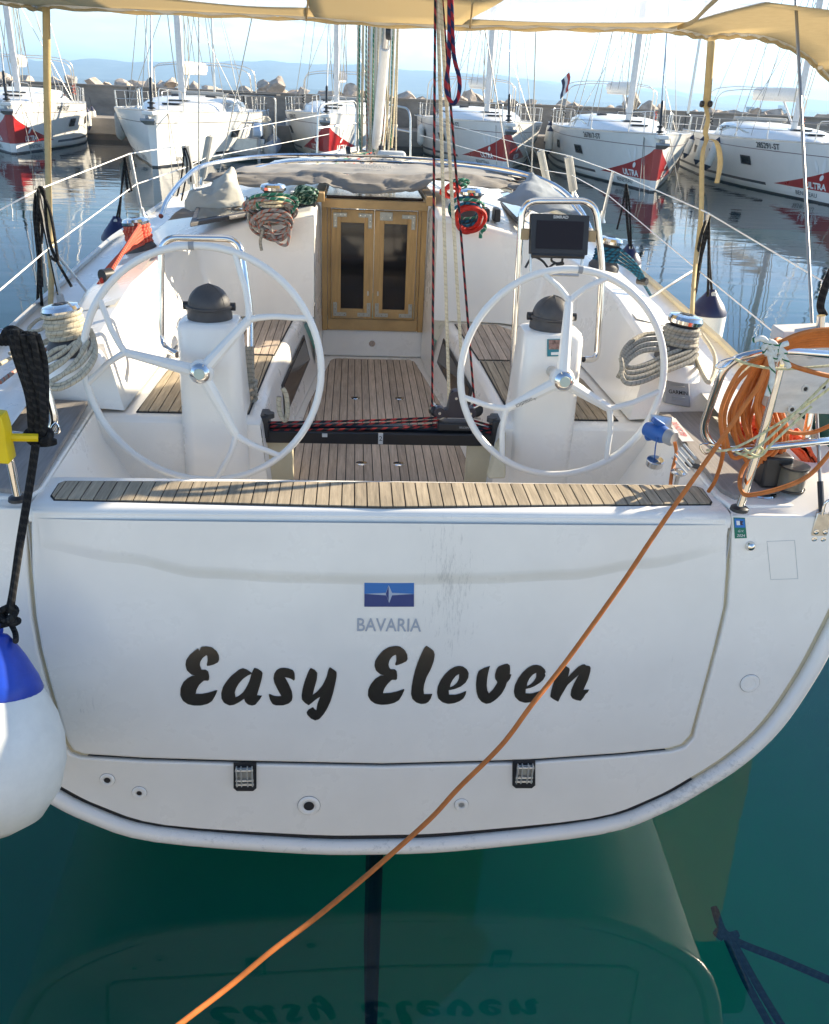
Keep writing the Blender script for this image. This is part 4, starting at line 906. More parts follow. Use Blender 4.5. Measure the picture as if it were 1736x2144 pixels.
# through-hull outlets
for (px, py, r, hr, kind) in ((647, 1686, .040, .019, 1), (966, 1684, .026, .010, 0), (225, 1632, .026, .011, 1), (292, 1659, .026, .009, 1), (1570, 1430, .035, .022, 2)):
    c = tpt(px, py); nn = TN
    f = MB().lathe([(r, -.004), (r, .003), (r*.86, .007), (hr*1.35, .007), (hr*1.1, .002)] if kind < 2 else [(r, -.004), (r, .002), (r*.93, .005), (r*.62, .005), (r*.58, .0035), (.001, .0035)], c, nn, 28).build('drain_outlet' if kind < 2 else 'blanking_cap', GEL, yt)
    if kind < 2: MB().lathe([(hr, .0005), (.0005, .0005)], c+nn*.0035, nn, 20).build('drain_hole', DGREY if kind else LGREY, f)
    MB().lathe([(r*1.03, .0008), (r*1.03, .0012), (r*1.0, .0012)], c, nn, 28).build('sealant_ring', DGREY, f)
c = tpt(1570, 1142); MB().lathe([(.017, 0), (.017, .004), (.012, .014), (.004, .018), (.0005, .018)], c, TN, 20).build('steel_knob', STEEL, yt)
# green and blue permit sticker
st = tquad('permit_sticker', [(1536, 1083), (1560, 1084), (1564, 1126), (1539, 1127)], .0015, mat('green_sticker', (0.0, .16, .10), .5), yt)
tquad('sticker_top', [(1538, 1085), (1559, 1086), (1561, 1104), (1539, 1104)], .0022, mat('blue_sticker', (.01, .16, .50), .5), st)
tquad('sticker_flag', [(1542, 1090), (1549, 1090), (1550, 1099), (1543, 1099)], .0030, WHT, st)
tquad('sticker_flag_blue', [(1549.5, 1090), (1557, 1091), (1554, 1095), (1557, 1099), (1550, 1099)], .0030, NAVY, st)
for s_, py, sz in (('G.V.', 1111, .012), ('2024', 1120.5, .014)):
    c = tpt(1551, py); text('sticker_lettering', s_, sz, lambda u, v, c=c: c+V((u, 0, v))+TN*.003, WHT, st)
# fine patch outline on the right quarter
for a, b in (((1606, 1133), (1664, 1131)), ((1606, 1133), (1614, 1213)), ((1664, 1131), (1671, 1211)), ((1614, 1213), (1671, 1211))):
    MB().tube([tpt(*a, .0003), tpt(*b, .0003)], .0009, 4).build('sticker_residue', LGREY, yt)
# ------------------------------------------------------------------ platform on top of the door
pf_prof = [(2.500, 1.445), (2.4995, 1.462), (2.507, 1.480), (2.522, 1.489), (2.545, 1.491), (2.735, 1.491), (2.745, 1.489), (2.75, 1.480), (2.752, 1.2)]
rows = []
for i in range(41):
    x = -1.128+2.256*i/40; e = max(0, abs(x)-1.09)*.25
    rows.append([V((x*(1.0 if k < 2 else 1), y+e*.3, z-e*.3)) for k, (y, z) in enumerate(pf_prof)])
mb = MB().grid(rows)
for row in (rows[0], rows[-1]): mb.add(row+[V((row[0].x, 2.50, 1.2))], [tuple(range(len(row)+1))])
platform = mb.build('platform_top', GEL, yt, angle=60)
tp = [(105, 1037), (122, 1011), (135, 1006), (820, 1008.5), (1400, 1015), (1458, 1017), (1472, 1022), (1492, 1050), (1489, 1056), (805, 1062.5), (112, 1046)]
tp2 = [(at(a, b, z=1.494).x, at(a, b, z=1.494).y) for a, b in tp]
mb = MB(); mb.prism([V((a, b, 1.4905)) for a, b in tp2], (0, 0, .0025)); base = mb.build('caulking', DARK, platform, smooth=False)
planks(inset_poly(tp2, .006), 1.4932, .0413, TEAK, platform, gap=.0042, thick=.0035, x0=.01)
# ------------------------------------------------------------------ quarters beside the door, side decks, coamings, cabin
LID = {}
for s in (1, -1):
    mb = MB()
    sec = []
    # deck strips: quarter top then side deck
    q1 = [V((s*1.137, 2.507, 1.475)), V((s*1.137, 2.56, 1.488)), V((s*1.137, 2.66, 1.488))]
    q2 = [V((s*1.35, 2.507, 1.480)), V((s*1.35, 2.56, 1.495)), V((s*1.35, 2.66, 1.50))]
    q3 = [V((s*1.46, 2.507, 1.495)), V((s*1.46, 2.58, 1.53)), V((s*1.46, 2.72, 1.545))]
    q4 = [V((s*1.625, 2.507, 1.505)), V((s*1.63, 2.6, 1.535)), V((s*1.64, 2.75, 1.545))]
    mb.grid([q1, q2, q3, q4])
    mb.add([tw(s*1.137, 1.0), V((s*1.137, 2.507, 1.475)), V((s*1.137, 2.66, 1.488)), V((s*1.137, 2.66, 1.0))], [(0, 1, 2, 3)])
    # outer side deck
    rows = []
    for y in (2.72, 3.3, 4.1, 5.1, 6.3, 8, 10, 12, 13.4):
        w, zt = sheer(y); cb_ = 1.44 if y < 6 else (1.42 if y < 7 else (1.25 if y < 8.5 else w*.55)); cb_ = min(cb_, w*.8)
        zi = 1.545 if y < 3 else zt-.005
        rows.append([V((s*cb_, y, zi)), V((s*(w-.10), y, zt-.008)), V((s*(w-.015), y, zt+.012))])
    mb.grid(rows)
    mb.build('side_deck', GEL, yt, bevel=.012, bseg=3, merge=True, angle=45)
    mb = MB(); mb.tube([V((s*(sheer(y)[0]-.05), y, sheer(y)[1]+.022)) for y in (3.0, 3.3, 4.1, 5.1, 6.3, 8, 10, 12, 13.3)], .020, 6, flat=(1, .7)); mb.build('toe_rail', CREAM if s > 0 else ALU, yt)
    # corner seat: lid in grey wood look plus its rim
    lid = [(s*1.16, 3.40), (s*1.38, 3.42), (s*1.36, 2.66), (s*1.17, 2.60), (s*1.145, 2.66)] if s > 0 else [(s*1.18, 3.40), (s*1.40, 3.42), (s*1.38, 2.62), (s*1.15, 2.57), (s*1.13, 2.62)]
    mb = MB(); mb.prism([V((a, b, 1.497 if b < 2.7 else 1.515)) for a, b in lid], (0, 0, .020)); ld = mb.build('corner_seat_lid', TEAKL, yt, bevel=.004)
    mb = MB(); mb.prism([V((a, b, 1.50)) for a, b in [(s*(1.15 if s > 0 else 1.165), 3.43), (s*1.44, 3.46), (s*1.44, 2.56), (s*1.14, 2.56), (s*1.12, 2.64)]], (0, 0, -.03)); mb.build('corner_seat_rim', GEL, yt, bevel=.006)
    # inner wall of the helm well
    well = [(1.145, 2.56), (1.12, 2.66), (1.145 if s > 0 else 1.16, 3.43)]
    rows = [[V((s*a, b, 1.49)), V((s*(a-.03), b, 1.38)), V((s*(a-.13), b, 1.20)), V((s*(a-.17), b, 1.12))] for a, b in well]
    MB().grid(rows).build('helm_well_wall', GEL, yt, angle=60)
# coaming + cabin shell, one moulding
mb = MB()
for s in (1, -1):
    D = [(3.50, 1.125, 1.775), (4.1, 1.12, 1.865), (4.75, 1.105, 1.885), (5.02, 1.00, 1.935), (5.10, .80, 1.995), (5.10, .62, 2.035), (5.08, .345, 2.085)]
    Eb = [(3.42, 1.045, 1.49), (4.1, 1.035, 1.49), (4.75, 1.01, 1.49), (4.98, .92, 1.49), (5.08, .76, 1.49), (5.10, .60, 1.49), (5.11, .352, 1.49)]
    Dp = [V((s*x, y, z)) for y, x, z in D]; Ep = [V((s*x, y, z)) for y, x, z in Eb]
    mid = [a.lerp(b, .5)+V((0, 0, 0)) for a, b in zip(Dp, Ep)]
    mb.grid([Dp, mid, Ep])
    # coaming top: crease -> outer top -> side deck, stations 3.45 .. 4.75 then cabin side
    C = [(3.50, 1.31, 1.735), (4.1, 1.34, 1.83), (4.75, 1.34, 1.855), (5.4, 1.33, 1.88), (6.4, 1.27, 1.94), (8, 1.02, 2.02), (9.4, .66, 1.98), (10.2, .4, 1.86)]
    B = [(3.46, 1.43, 1.61), (4.1, 1.445, 1.64), (4.75, 1.445, 1.665), (5.4, 1.44, 1.68), (6.4, 1.42, 1.69), (8, 1.25, 1.74), (9.4, .95, 1.78), (10.2, .7, 1.8)]
    Cp = [V((s*x, y, z)) for y, x, z in C]; Bp = [V((s*x, y, z)) for y, x, z in B]
    mb.grid([Cp, Bp])
    mb.add([Dp[0], Dp[1], Dp[2], Cp[2], Cp[1], Cp[0]], [(0, 1, 4, 5), (1, 2, 3, 4)])
    # coaming aft end
    ae = [V((s*1.03, 3.36, 1.49)), V((s*1.40, 3.43, 1.51)), Bp[0]]
    mb.add([Dp[0], Cp[0], Bp[0], ae[1], Ep[0]], [(0, 1, 3, 4), (1, 2, 3)])
    # cabin top: from bulkhead edge forward
    F1 = [V((s*x, y, z)) for y, x, z in ((5.4, .98, 1.99), (5.42, .80, 2.03), (5.42, .62, 2.06), (5.42, .345, 2.10))]
    mb.add([Dp[2], Dp[3], Dp[4], Dp[5], Dp[6], Cp[2], Cp[3]]+F1, [(0, 1, 7, 6, 5), (1, 2, 8, 7), (2, 3, 9, 8), (3, 4, 10, 9)])
    G = [V((s*x, y, z)) for y, x, z in ((6.4, .95, 2.05), (6.4, .80, 2.08), (6.4, .62, 2.10), (6.4, .345, 2.125))]
    G2 = [V((s*x, y, z)) for y, x, z in ((8, .80, 2.13), (8, .68, 2.15), (8, .5, 2.16), (8, .3, 2.17))]
    G3 = [V((s*x, y, z)) for y, x, z in ((9.4, .5, 2.07), (9.4, .4, 2.08), (9.4, .3, 2.09), (9.4, .18, 2.09))]
    G4 = [V((s*x, y, z)) for y, x, z in ((10.2, .3, 1.88), (10.2, .25, 1.88), (10.2, .2, 1.88), (10.2, .1, 1.88))]
    mb.grid([[Cp[3]]+F1, [Cp[4]]+G, [Cp[5]]+G2, [Cp[6]]+G3, [Cp[7]]+G4])
    # recess side
    mb.add([V((s*.345, 5.08, 2.085)), V((s*.345, 5.42, 2.10)), V((s*.325, 5.50, 2.06)), V((s*.315, 5.50, 1.15)), V((s*.345, 5.11, 1.49)), V((s*.35, 5.11, 1.15))], [(0, 1, 2, 3, 5, 4)])
# middle of the cabin top ahead of the hatch
mb.grid([[V((-.345, 6.4, 2.125)), V((0, 6.4, 2.13)), V((.345, 6.4, 2.125))], [V((-.3, 8, 2.17)), V((0, 8, 2.175)), V((.3, 8, 2.17))], [V((-.18, 9.4, 2.09)), V((0, 9.4, 2.095)), V((.18, 9.4, 2.09))]])
mb.build('cabin_and_coamings', GEL, yt, merge=True, bevel=.028, bseg=4, angle=50)
NS = mat('moulded_nonslip', (.66, .65, .61), .6, bump=.0022, bscale=260)
for s in (1, -1):
    pts = [(s*1.145, 3.82, 1.8225), (s*1.15, 4.7, 1.889), (s*1.315, 4.7, 1.8575), (s*1.30, 3.82, 1.789)]
    mb = MB(); q = [V(p)+V((0, 0, .004)) for p in pts]; rows = [[q[0].lerp(q[3], t/6), q[1].lerp(q[2], t/6)] for t in range(7)]
    MB().grid(rows).build('nonslip_panel', NS, yt, angle=180)
    rows = [[V((s*1.17, 2.75, 1.5))]]
# ------------------------------------------------------------------ cockpit well
SZ = 1.15
mb = MB()
for s in (1, -1):
    T = [V((s*.505, 3.38, 1.48)), V((s*.50, 3.9, 1.48)), V((s*.46, 4.6, 1.48)), V((s*.42, 5.11, 1.48))]
    Bt = [V((s*.47, 3.38, SZ)), V((s*.46, 3.9, SZ)), V((s*.39, 4.6, SZ)), V((s*.32, 5.30, SZ))]
    M1 = [a+V((-s*.012, 0, -.05)) for a in T]; 
    mb.grid([T, M1, Bt])
    To = [V((s*1.17, 3.38, 1.48)), V((s*1.07, 3.9, 1.48)), V((s*1.06, 4.6, 1.48)), V((s*1.0, 5.14, 1.48))]
    mb.grid([T, To])
    mb.add([T[0], V((s*1.17, 3.38, 1.48)), V((s*1.17, 3.38, SZ)), Bt[0]], [(0, 1, 2, 3)])
mb.build('cockpit_seats', GEL, yt, merge=True, bevel=.028, bseg=4, angle=50)
MB().box((0, 5.56, 1.235), (.70, .1, .175)).build('companionway_sill', GEL, yt, bevel=.01)
mb = MB(); mb.box((0, 4.2, SZ-.03), (2.0, 2.96, .05)); mb.build('cockpit_sole', GEL, yt, smooth=False)
# sole planking
f1 = [(-.47, 2.77), (.47, 2.77), (.455, 3.30), (-.455, 3.30)]; f2 = [(-.44, 3.36), (.44, 3.36), (.37, 4.55), (.272, 5.40), (.245, 5.44), (-.235, 5.44), (-.262, 5.40), (-.36, 4.55)]
for f in (f1, f2):
    mb = MB(); mb.prism([V((a, b, SZ-.0045)) for a, b in f], (0, 0, .0035)); cbm = mb.build('sole_caulking', DARK, yt, smooth=False)
    planks(inset_poly(f, .004), SZ-.0005, .0405, TEAKG, cbm, gap=.0042, thick=.004, x0=.012)
for (px, py, a) in ((757, 970, .15), (835, 971, -.15), (744, 833, .0), (837, 834, 0)):
    c = at(px, py, z=SZ+.005); o = MB().lathe([(.028, 0), (.026, .004), (.01, .005), (.0005, .005)], (0, 0, 0), (0, 0, 1), 20)
    o.v = [(c.x+v[0]*1.0, c.y+v[1]*.75, c.z+v[2]) for v in o.v]; h = o.build('lift_ring_plate', STEEL, yt); MB().box(c+V((0, 0, .006)), (.020, .004, .002)).build('ring_slot', DARK, h, smooth=False)
# seat planking
for s in (1, -1):
    pa = [(s*.545, 3.42), (s*.52, 4.28), (s*.90, 4.28), (s*.985, 4.0), (s*1.0, 3.42)]; pb = [(s*.515, 4.30), (s*.47, 5.05), (s*.72, 5.05), (s*.84, 4.85), (s*.90, 4.30)]
    for pz in (pa, pb):
        mb = MB(); mb.prism([V((a, b, 1.4815)) for a, b in pz], (0, 0, .003)); cbm = mb.build('seat_caulking', DARK, yt, smooth=False)
        planks(inset_poly(pz, .006), 1.4848, .0405, TEAKG if pz is pb else TEAK, cbm, gap=.0042, thick=.004, x0=.02)
    # locker hasp and dark side windows
    f = lambda y, z: s*((.50-(y-3.9)*.057 if y < 4.6 else .46-(y-4.6)*.078)+(-.012 if z < 1.43 else 0)-(1.43-z)/.28*((.488-.46) if y < 3.9 else (.06+(y-4.3)*.02)))
    def sf(y, z, o=.004):
        T_ = [(3.38, .493, .47), (3.9, .488, .46), (4.6, .448, .39), (5.11, .408, .335)]
        for a, b in zip(T_, T_[1:]):
            if a[0] <= y <= b[0]:
                t = (y-a[0])/(b[0]-a[0]); xt = a[1]+(b[1]-a[1])*t; xb = a[2]+(b[2]-a[2])*t; break
        x = xb+(xt-xb)*(z-SZ)/(1.43-SZ); return V((s*(x-o), y, z))
    q = [sf(4.05, 1.24), sf(4.98, 1.27), sf(5.0, 1.41), sf(4.1, 1.395)]
    mb = MB(); mb.prism(q, (-s*.004, 0, .002)); w_ = mb.build('side_window', BLACK, yt, smooth=False)
    q = [sf(4.10, 1.256, .009), sf(4.95, 1.285, .009), sf(4.96, 1.395, .009), sf(4.14, 1.382, .009)]
    mb = MB(); mb.prism(q, (-s*.003, 0, .0)); mb.build('pane', mat('tinted_pane', (.03, .018, .014), .1) if s > 0 else bpy.data.materials['tinted_pane'], w_, smooth=False)
# ------------------------------------------------------------------ companionway
DY = 5.49
def wq(name, x0, z0, x1, z1, y, d, m, parent, bevel=.003):
    return MB().box(((x0+x1)/2, y+d/2, (z0+z1)/2), (abs(x1-x0), d, abs(z1-z0))).build(name, m, parent, bevel=bevel)
HPL = mat('dull_nickel', (.42, .40, .34), .45, .5, var=.15, vscale=60)
jamb = wq('door_frame', -.318, 1.32, -.285, 2.09, DY-.005, .05, OAK, yt)
wq('door_frame', .318, 1.32, .285, 2.09, DY-.005, .05, OAK, yt)
wq('sill_board', -.283, 1.322, .283, 1.395, DY+.002, .03, OAKH, yt)
wq('frame_post', -.283, 1.396, -.262, 2.07, DY+.002, .03, OAK, yt); wq('frame_post', .283, 1.396, .262, 2.07, DY+.002, .03, OAK, yt)
for x0, x1 in ((-.260, -.003), (.001, .258)):
    z0, z1 = 1.40, 2.052; w = .058
    lf = wq('door_leaf', x0, z0, x0+w, z1, DY-.012, .028, OAK, yt)
    wq('stile', x1-w, z0, x1, z1, DY-.012, .028, OAK, lf)
    wq('rail', x0+w+.0005, z0, x1-w-.0005, z0+.06, DY-.010, .026, OAKH, lf); wq('rail', x0+w+.0005, z1-.075, x1-w-.0005, z1, DY-.010, .026, OAKH, lf)
    wq('pane', x0+w-.004, z0+.056, x1-w+.004, z1-.071, DY+.004, .006, GLASS, lf, 0)
    for (xx, zz, sx, sz) in ((x0+.012, z1-.018, 1, -1), (x1-.012, z1-.018, -1, -1), (x0+.012, z0+.014, 1, 1), (x1-.012, z0+.014, -1, 1)):
        if x0 > 0 and sx == 1 and sz == -1:
            pl = wq('lock_plate', xx+.018, zz-.038, xx+.095, zz+.012, DY-.0165, .004, HPL, lf, .002); pts = [(xx+.035, zz-.02), (xx+.08, zz-.02)]
        else:
            mb = MB(); a, b_, t = .082, .086, .024
            L_ = [(0, 0), (a, 0), (a, t), (t, t), (t, b_), (0, b_)]
            mb.prism([V((xx+sx*u, DY-.0165, zz+sz*v)) for u, v in L_], (0, .004, 0)); pl = mb.build('corner_hinge', HPL, lf, bevel=.0015); pts = [(xx+sx*u, zz+sz*v) for u, v in ((.012, .012), (.042, .012), (.07, .012), (.012, .045), (.012, .075))]
        for (u, v) in pts: MB().lathe([(.0042, 0), (.003, .0022), (.0005, .0024)], V((u, DY-.0165, v)), (0, -1, 0), 8).build('screw', STEEL, pl)
    kx = x1-.03 if x0 < 0 else x0+.028
    MB().box((kx, DY-.016, 1.56), (.010, .008, .028)).build('door_catch', STEEL2, lf, bevel=.002)
wq('hatch_beam', -.315, 2.065, .315, 2.115, 5.42, .05, OAKH, yt, .004)
MB().box((0, 5.95, 2.118), (.58, .90, .02)).build('sliding_hatch', mat('smoked_acrylic', (.035, .018, .014), .12), yt, bevel=.004)
for s in (1, -1):
    MB().box((s*.325, 5.85, 2.125), (.055, .95, .05)).build('hatch_runner', OAKH, yt, bevel=.004)
MB().lathe([(.02, 0), (.02, .004), (.001, .004)], (-.0, 5.51, 1.235), (0, -1, 0), 16).build('step_light', STEEL, yt)
for s, px, py in ((-1, 672, 607), (1, 893, 607)):
    pass
# white slide rail of washboards and cups near the entrance
c = at(512+120, 690, x=-.36); MB().box(V((-.352, 5.25, 1.42)), (.012, .16, .22)).build('pocket', GEL, yt, bevel=.006)
# ------------------------------------------------------------------ mainsheet traveller across the cockpit
ty = 3.50; tz = 1.405
tl, tr_ = at(548, 905, y=ty), at(1045, 915, y=ty)
MB().box((0, ty, tz-.035), (1.0, .085, .055)).build('traveller_beam', mat('black_anodised', (.012, .013, .016), .3), yt, bevel=.006)
MB().box((0, ty+.003, tz+.003), (.98, .032, .018)).build('traveller_track', mat('blue_black_track', (.02, .035, .06), .2, .6), yt, bevel=.003)
for s in (1, -1):
    MB().box((s*.495, ty, tz+.01), (.05, .10, .10)).build('end_block', BLACK, yt, bevel=.008)
    mb = MB(); mb.lathe([(.022, -.01), (.022, .01)], (s*.47, ty-.02, tz+.055), (0, 0, 1), 16); mb.build('sheave', DGREY, yt)
    MB().box((s*.44, ty+.01, tz-.20), (.13, .035, .28)).build('traveller_bracket', CREAM, yt, bevel=.01)
for px, s_ in ((797, '2'),):
    c = V((at(px, 918, y=ty-.0435).x, ty-.0435, tz-.033)); tpz = MB().box(c, (.020, .002, .050)).build('tape_mark', LGREY, yt, smooth=False); text('mark_lettering', s_, .030, lambda u, v, c=c: c+V((u, -.0015, v)), BLKT, tpz)
c = V((at(680, 908, y=ty-.0435).x, ty-.0435, tz-.022)); MB().box(c, (.022, .002, .016)).build('tape_mark', LGREY, yt, smooth=False)
# car
cc = at(948, 890, y=ty); cc.z = tz+.02
car = MB().box(cc+V((.01, 0, 0)), (.155, .07, .035)).build('traveller_car', BLACK, yt, bevel=.006)
text('car_lettering', 'SELDEN', .012, lambda u, v: cc+V((.045+u, -.0365, v)), LGREY, car)
PUR = mat('dark_violet_plastic', (.02, .017, .03), .35)
mb = MB(); sh = [(-.075, .035), (.075, .035), (.078, .062), (.035, .075), (.030, .13), (.018, .155), (-.018, .155), (-.030, .13), (-.035, .075), (-.078, .062)]
mb.prism([cc+V((u+.005, -.018, v)) for u, v in sh], (0, .036, 0)); blk = mb.build('mainsheet_block', PUR, car, bevel=.004)
for u, v, r in ((.005, .125, .030), (-.062, .058, .024), (.07, .058, .024)):
    MB().lathe([(r, -.024), (r*1.02, -.018), (r*1.02, .018), (r, .024), (.0005, .024)], cc+V((u, 0, v)), (0, -1, 0), 20).build('sheave', PUR, blk); MB().lathe([(.008, .024), (.006, .028), (.0005, .028)], cc+V((u, 0, v)), (0, -1, 0), 10).build('sheave_pin', STEEL, blk)
for px, py in ((912, 858), (997, 858)):
    c = at(px, py, y=ty+.02); f = MB().lathe([(.022, -.015), (.028, -.012), (.028, .012), (.022, .015)], c, (.3, -1, .2), 16).build('cam_cleat_block', BLACK, car)
    MB().box(c+V((.0, -.004, .022)), (.05, .03, .010), Matrix.Rotation(.5 if px < 950 else -.5, 3, 'Y')).build('cam_jaw', STEEL, f, bevel=.003)
    MB().tube([c+V((-.02, -.01, -.01)), c+V((.02, -.012, -.035)), cc+V((0, 0, .05))], .005, 6).build('shackle', STEEL2, f)
# traveller control lines and mainsheet
for i, (pa, pb) in enumerate((((560, 884), (915, 874)), ((560, 892), (920, 880)), ((565, 900), (925, 893)), ((562, 905), (925, 888)), ((560, 912), (935, 896)))):
    a = at(*pa, y=ty-.045+.006*i); b = at(*pb, y=ty-.03+.01*i)
    rope('control_line', [a, a.lerp(b, .5)+V((0, 0, -.004)), b], .0052, R_REDBLK, yt, k=4, n=6)
for i, (pa, pb) in enumerate((((985, 878), (1035, 893)), ((985, 885), (1035, 902)), ((990, 900), (1035, 906)))):
    rope('control_line', [at(*pa, y=ty), at(*pb, y=ty-.03)], .0052, R_REDBLK, yt, k=2, n=6)
bm_z = 3.62
def boom_pt(px, py): return at(px, py, z=bm_z)
def updir(px0, py0, y0, px1, y1, py1=0): return [at(px0, py0, y=y0), at(px1, py1, y=y1)]
def fall(name, p0, p1, r, m, lab):
    a, b = at(*p0[:2], y=p0[2]), at(*p1[:2], y=p1[2]); d = (b-a); b2 = a+d*((bm_z-a.z)/d.z)
    return rope(name, [a, b2], r, m, None, lab, 'rope', 'mainsheet falls from the boom to the traveller', k=1, n=8)
fall('mainsheet', (941, 858, 3.50), (918, 60, 3.55), .0068, R_CREAM, 'cream mainsheet rope, the left one of the pair running down to the black block')
fall('mainsheet', (966, 745, 3.50), (926, 60, 3.58), .0068, R_CREAM, 'cream mainsheet rope, the right one of the pair, ending behind the right wheel rim')
fall('control_rope', (905, 850, 3.50), (911, 60, 3.54), .0048, R_REDBLK, 'red and black rope left of the cream mainsheet')
fall('control_rope', (994, 850, 3.50), (931, 60, 3.60), .0048, R_REDBLK, 'red and black rope right of the cream mainsheet, slanting to the right wheel')
lp = [(941, 60), (940, 120), (934, 175), (940, 205), (950, 216), (960, 200), (962, 165), (950, 110), (945, 60)]
rope('rope_loop', [at(a, b-(70 if b == 60 else 0), y=3.42) for a, b in lp], .0075, rope_mat('red_and_blue_rope', (.28, .02, .03), (.015, .02, .07), 20, .5), None, 'red and dark blue rope loop hanging below the awning edge beside the mainsheet', 'rope')
# ------------------------------------------------------------------ boom, mast, vang, rigging
MBASE = at(786, 318, y=8.6); MBASE.z = 2.10; mxx = MBASE.x
MB().tube([V((mxx, 8.6, 2.10)), V((mxx+.02, 8.75, 19))], .105, 16, flat=(.85, 1.2)).build('mast', ALU, yt)
MB().tube([V((mxx, 8.4, 3.70)), V((mxx, 2.6, 3.72))], .085, 12).build('boom', MASTW, yt)
MB().tube(rounded([V((mxx, 8.3, 3.9)), V((mxx, 5, 3.93)), V((mxx, 2.8, 3.9))], .1), .17, 12, flat=(1, .9)).build('furled_mainsail', WHTC, yt)
MB().lathe([(.13, 0), (.15, .03), (.13, .06)], V((mxx, 8.6, 2.12)), (0, 0, 1), 16).build('mast_collar', MASTW, yt)
# vang
a, b = at(765, 312, y=8.35), at(812, 120, y=6.7)
a = V((mxx-.0, 8.45, 2.25)); b = V((at(822, 60, y=7.0).x, 7.0, 3.62)); 
MB().tube([a, a.lerp(b, .55)], .040, 12).build('boom_vang', MASTW, yt); MB().tube([a.lerp(b, .5), b], .028, 12).build('vang_rod', STEEL2, yt)
for t in (.62, .80): c = a.lerp(b, t); MB().lathe([(.05, -.02), (.055, 0), (.05, .02)], c+V((.02, -.03, 0)), (1, -.2, 0), 14).build('vang_block', BLACK, yt)
rr = random.Random(5)
mats_ = [R_WHITE, R_GREEN, R_CREAM, R_WHITE, R_PINK, R_DGREEN, R_CREAM, R_WHITE]
for i in range(20):
    x = mxx+(-.17+.018*i); y = 8.6-.14-.04*math.sin(i*2.1)
    rope('halyard', [V((x+rr.uniform(-.02, .02), y, 2.2)), V((x+.03*math.sin(i*3.3), y+.01-.05*(i % 3), 3.1)), V((x+rr.uniform(-.01, .01), 8.62, 6.5))], .0075, mats_[i % 8], yt, k=5, n=6)
for k, (dx_, zz) in enumerate(((.04, 2.22), (.10, 2.20), (-.14, 2.2))):
    MB().lathe([(.045, -.02), (.055, 0), (.045, .02)], V((mxx+dx_*1.6-.02, 8.25, zz)), (1, 0, .1), 14).build('deck_block', BLACK, yt)
MB().box((mxx+.13, 8.1, 2.20), (.24, .20, .07)).build('deck_organiser', LGREY, yt, bevel=.025)
for i in range(7):
    x = -.36+.12*i; rope('deck_line', [V((mxx+(-.1+.03*i), 8.35, 2.2)), V((x*.9, 7.5, 2.19)), V((x*1.6, 6.3, 2.15))], .007, [R_WHITE, R_GREEN, R_RED, R_PINK, R_BLUE, R_WHITE, R_DGREEN][i], yt, k=4, n=6)
for s in (1, -1):
    tp_ = V((mxx, 8.7, 17.5)); MB().tube([V((s*1.6, 8.9, 1.78)), V((s*1.25, 8.9, 7)), tp_], .006, 6).build('shroud', WIRE, yt)
    MB().tube([V((s*1.45, 9.0, 1.78)), V((0, 8.8, 7))], .005, 6).build('lower_shroud', WIRE, yt)
# backstay at the right quarter
ba = at(1718, 1020, y=2.56); bb = at(1686, 390, y=3.1); bd_ = (bb-ba).normalized(); top_ = ba+bd_*14
MB().tube([ba, top_], .0058, 8).build('backstay', WIRE, yt)
e = at(1718, 1045, y=2.555); MB().tube([ba+bd_*.02, ba-bd_*.09], .010, 8).build('wire_sleeve', BLACK, yt)
cp = at(1720, 1105, y=2.50); pr_ = [(-.022, .055), (.022, .055), (.024, -.05), (.012, -.065), (-.018, -.06), (-.026, -.045)]
mb = MB(); mb.prism([cp+V((u*1.2, 0, v)) for u, v in pr_], (0, .012, 0)); chp = mb.build('chain_plate', STEEL2, yt, bevel=.003)
for u in (-.012, .014):
    for v in (-.015, -.042): MB().lathe([(.009, 0), (.009, .002), (.004, .003), (.001, .001)], cp+V((u*1.2, 0, v)), (0, -1, 0), 12).build('bolt', STEEL, chp)
sk = cp+V((0, -.004, .06)); MB().tube(spline([sk+V((-.012, 0, -.01)), sk+V((-.013, 0, .03)), sk+V((0, 0, .045)), sk+V((.013, 0, .03)), sk+V((.012, 0, -.01))], 4), .0045, 8).build('shackle', STEEL, yt)
a2, b2 = at(0, 740, y=3.0), None
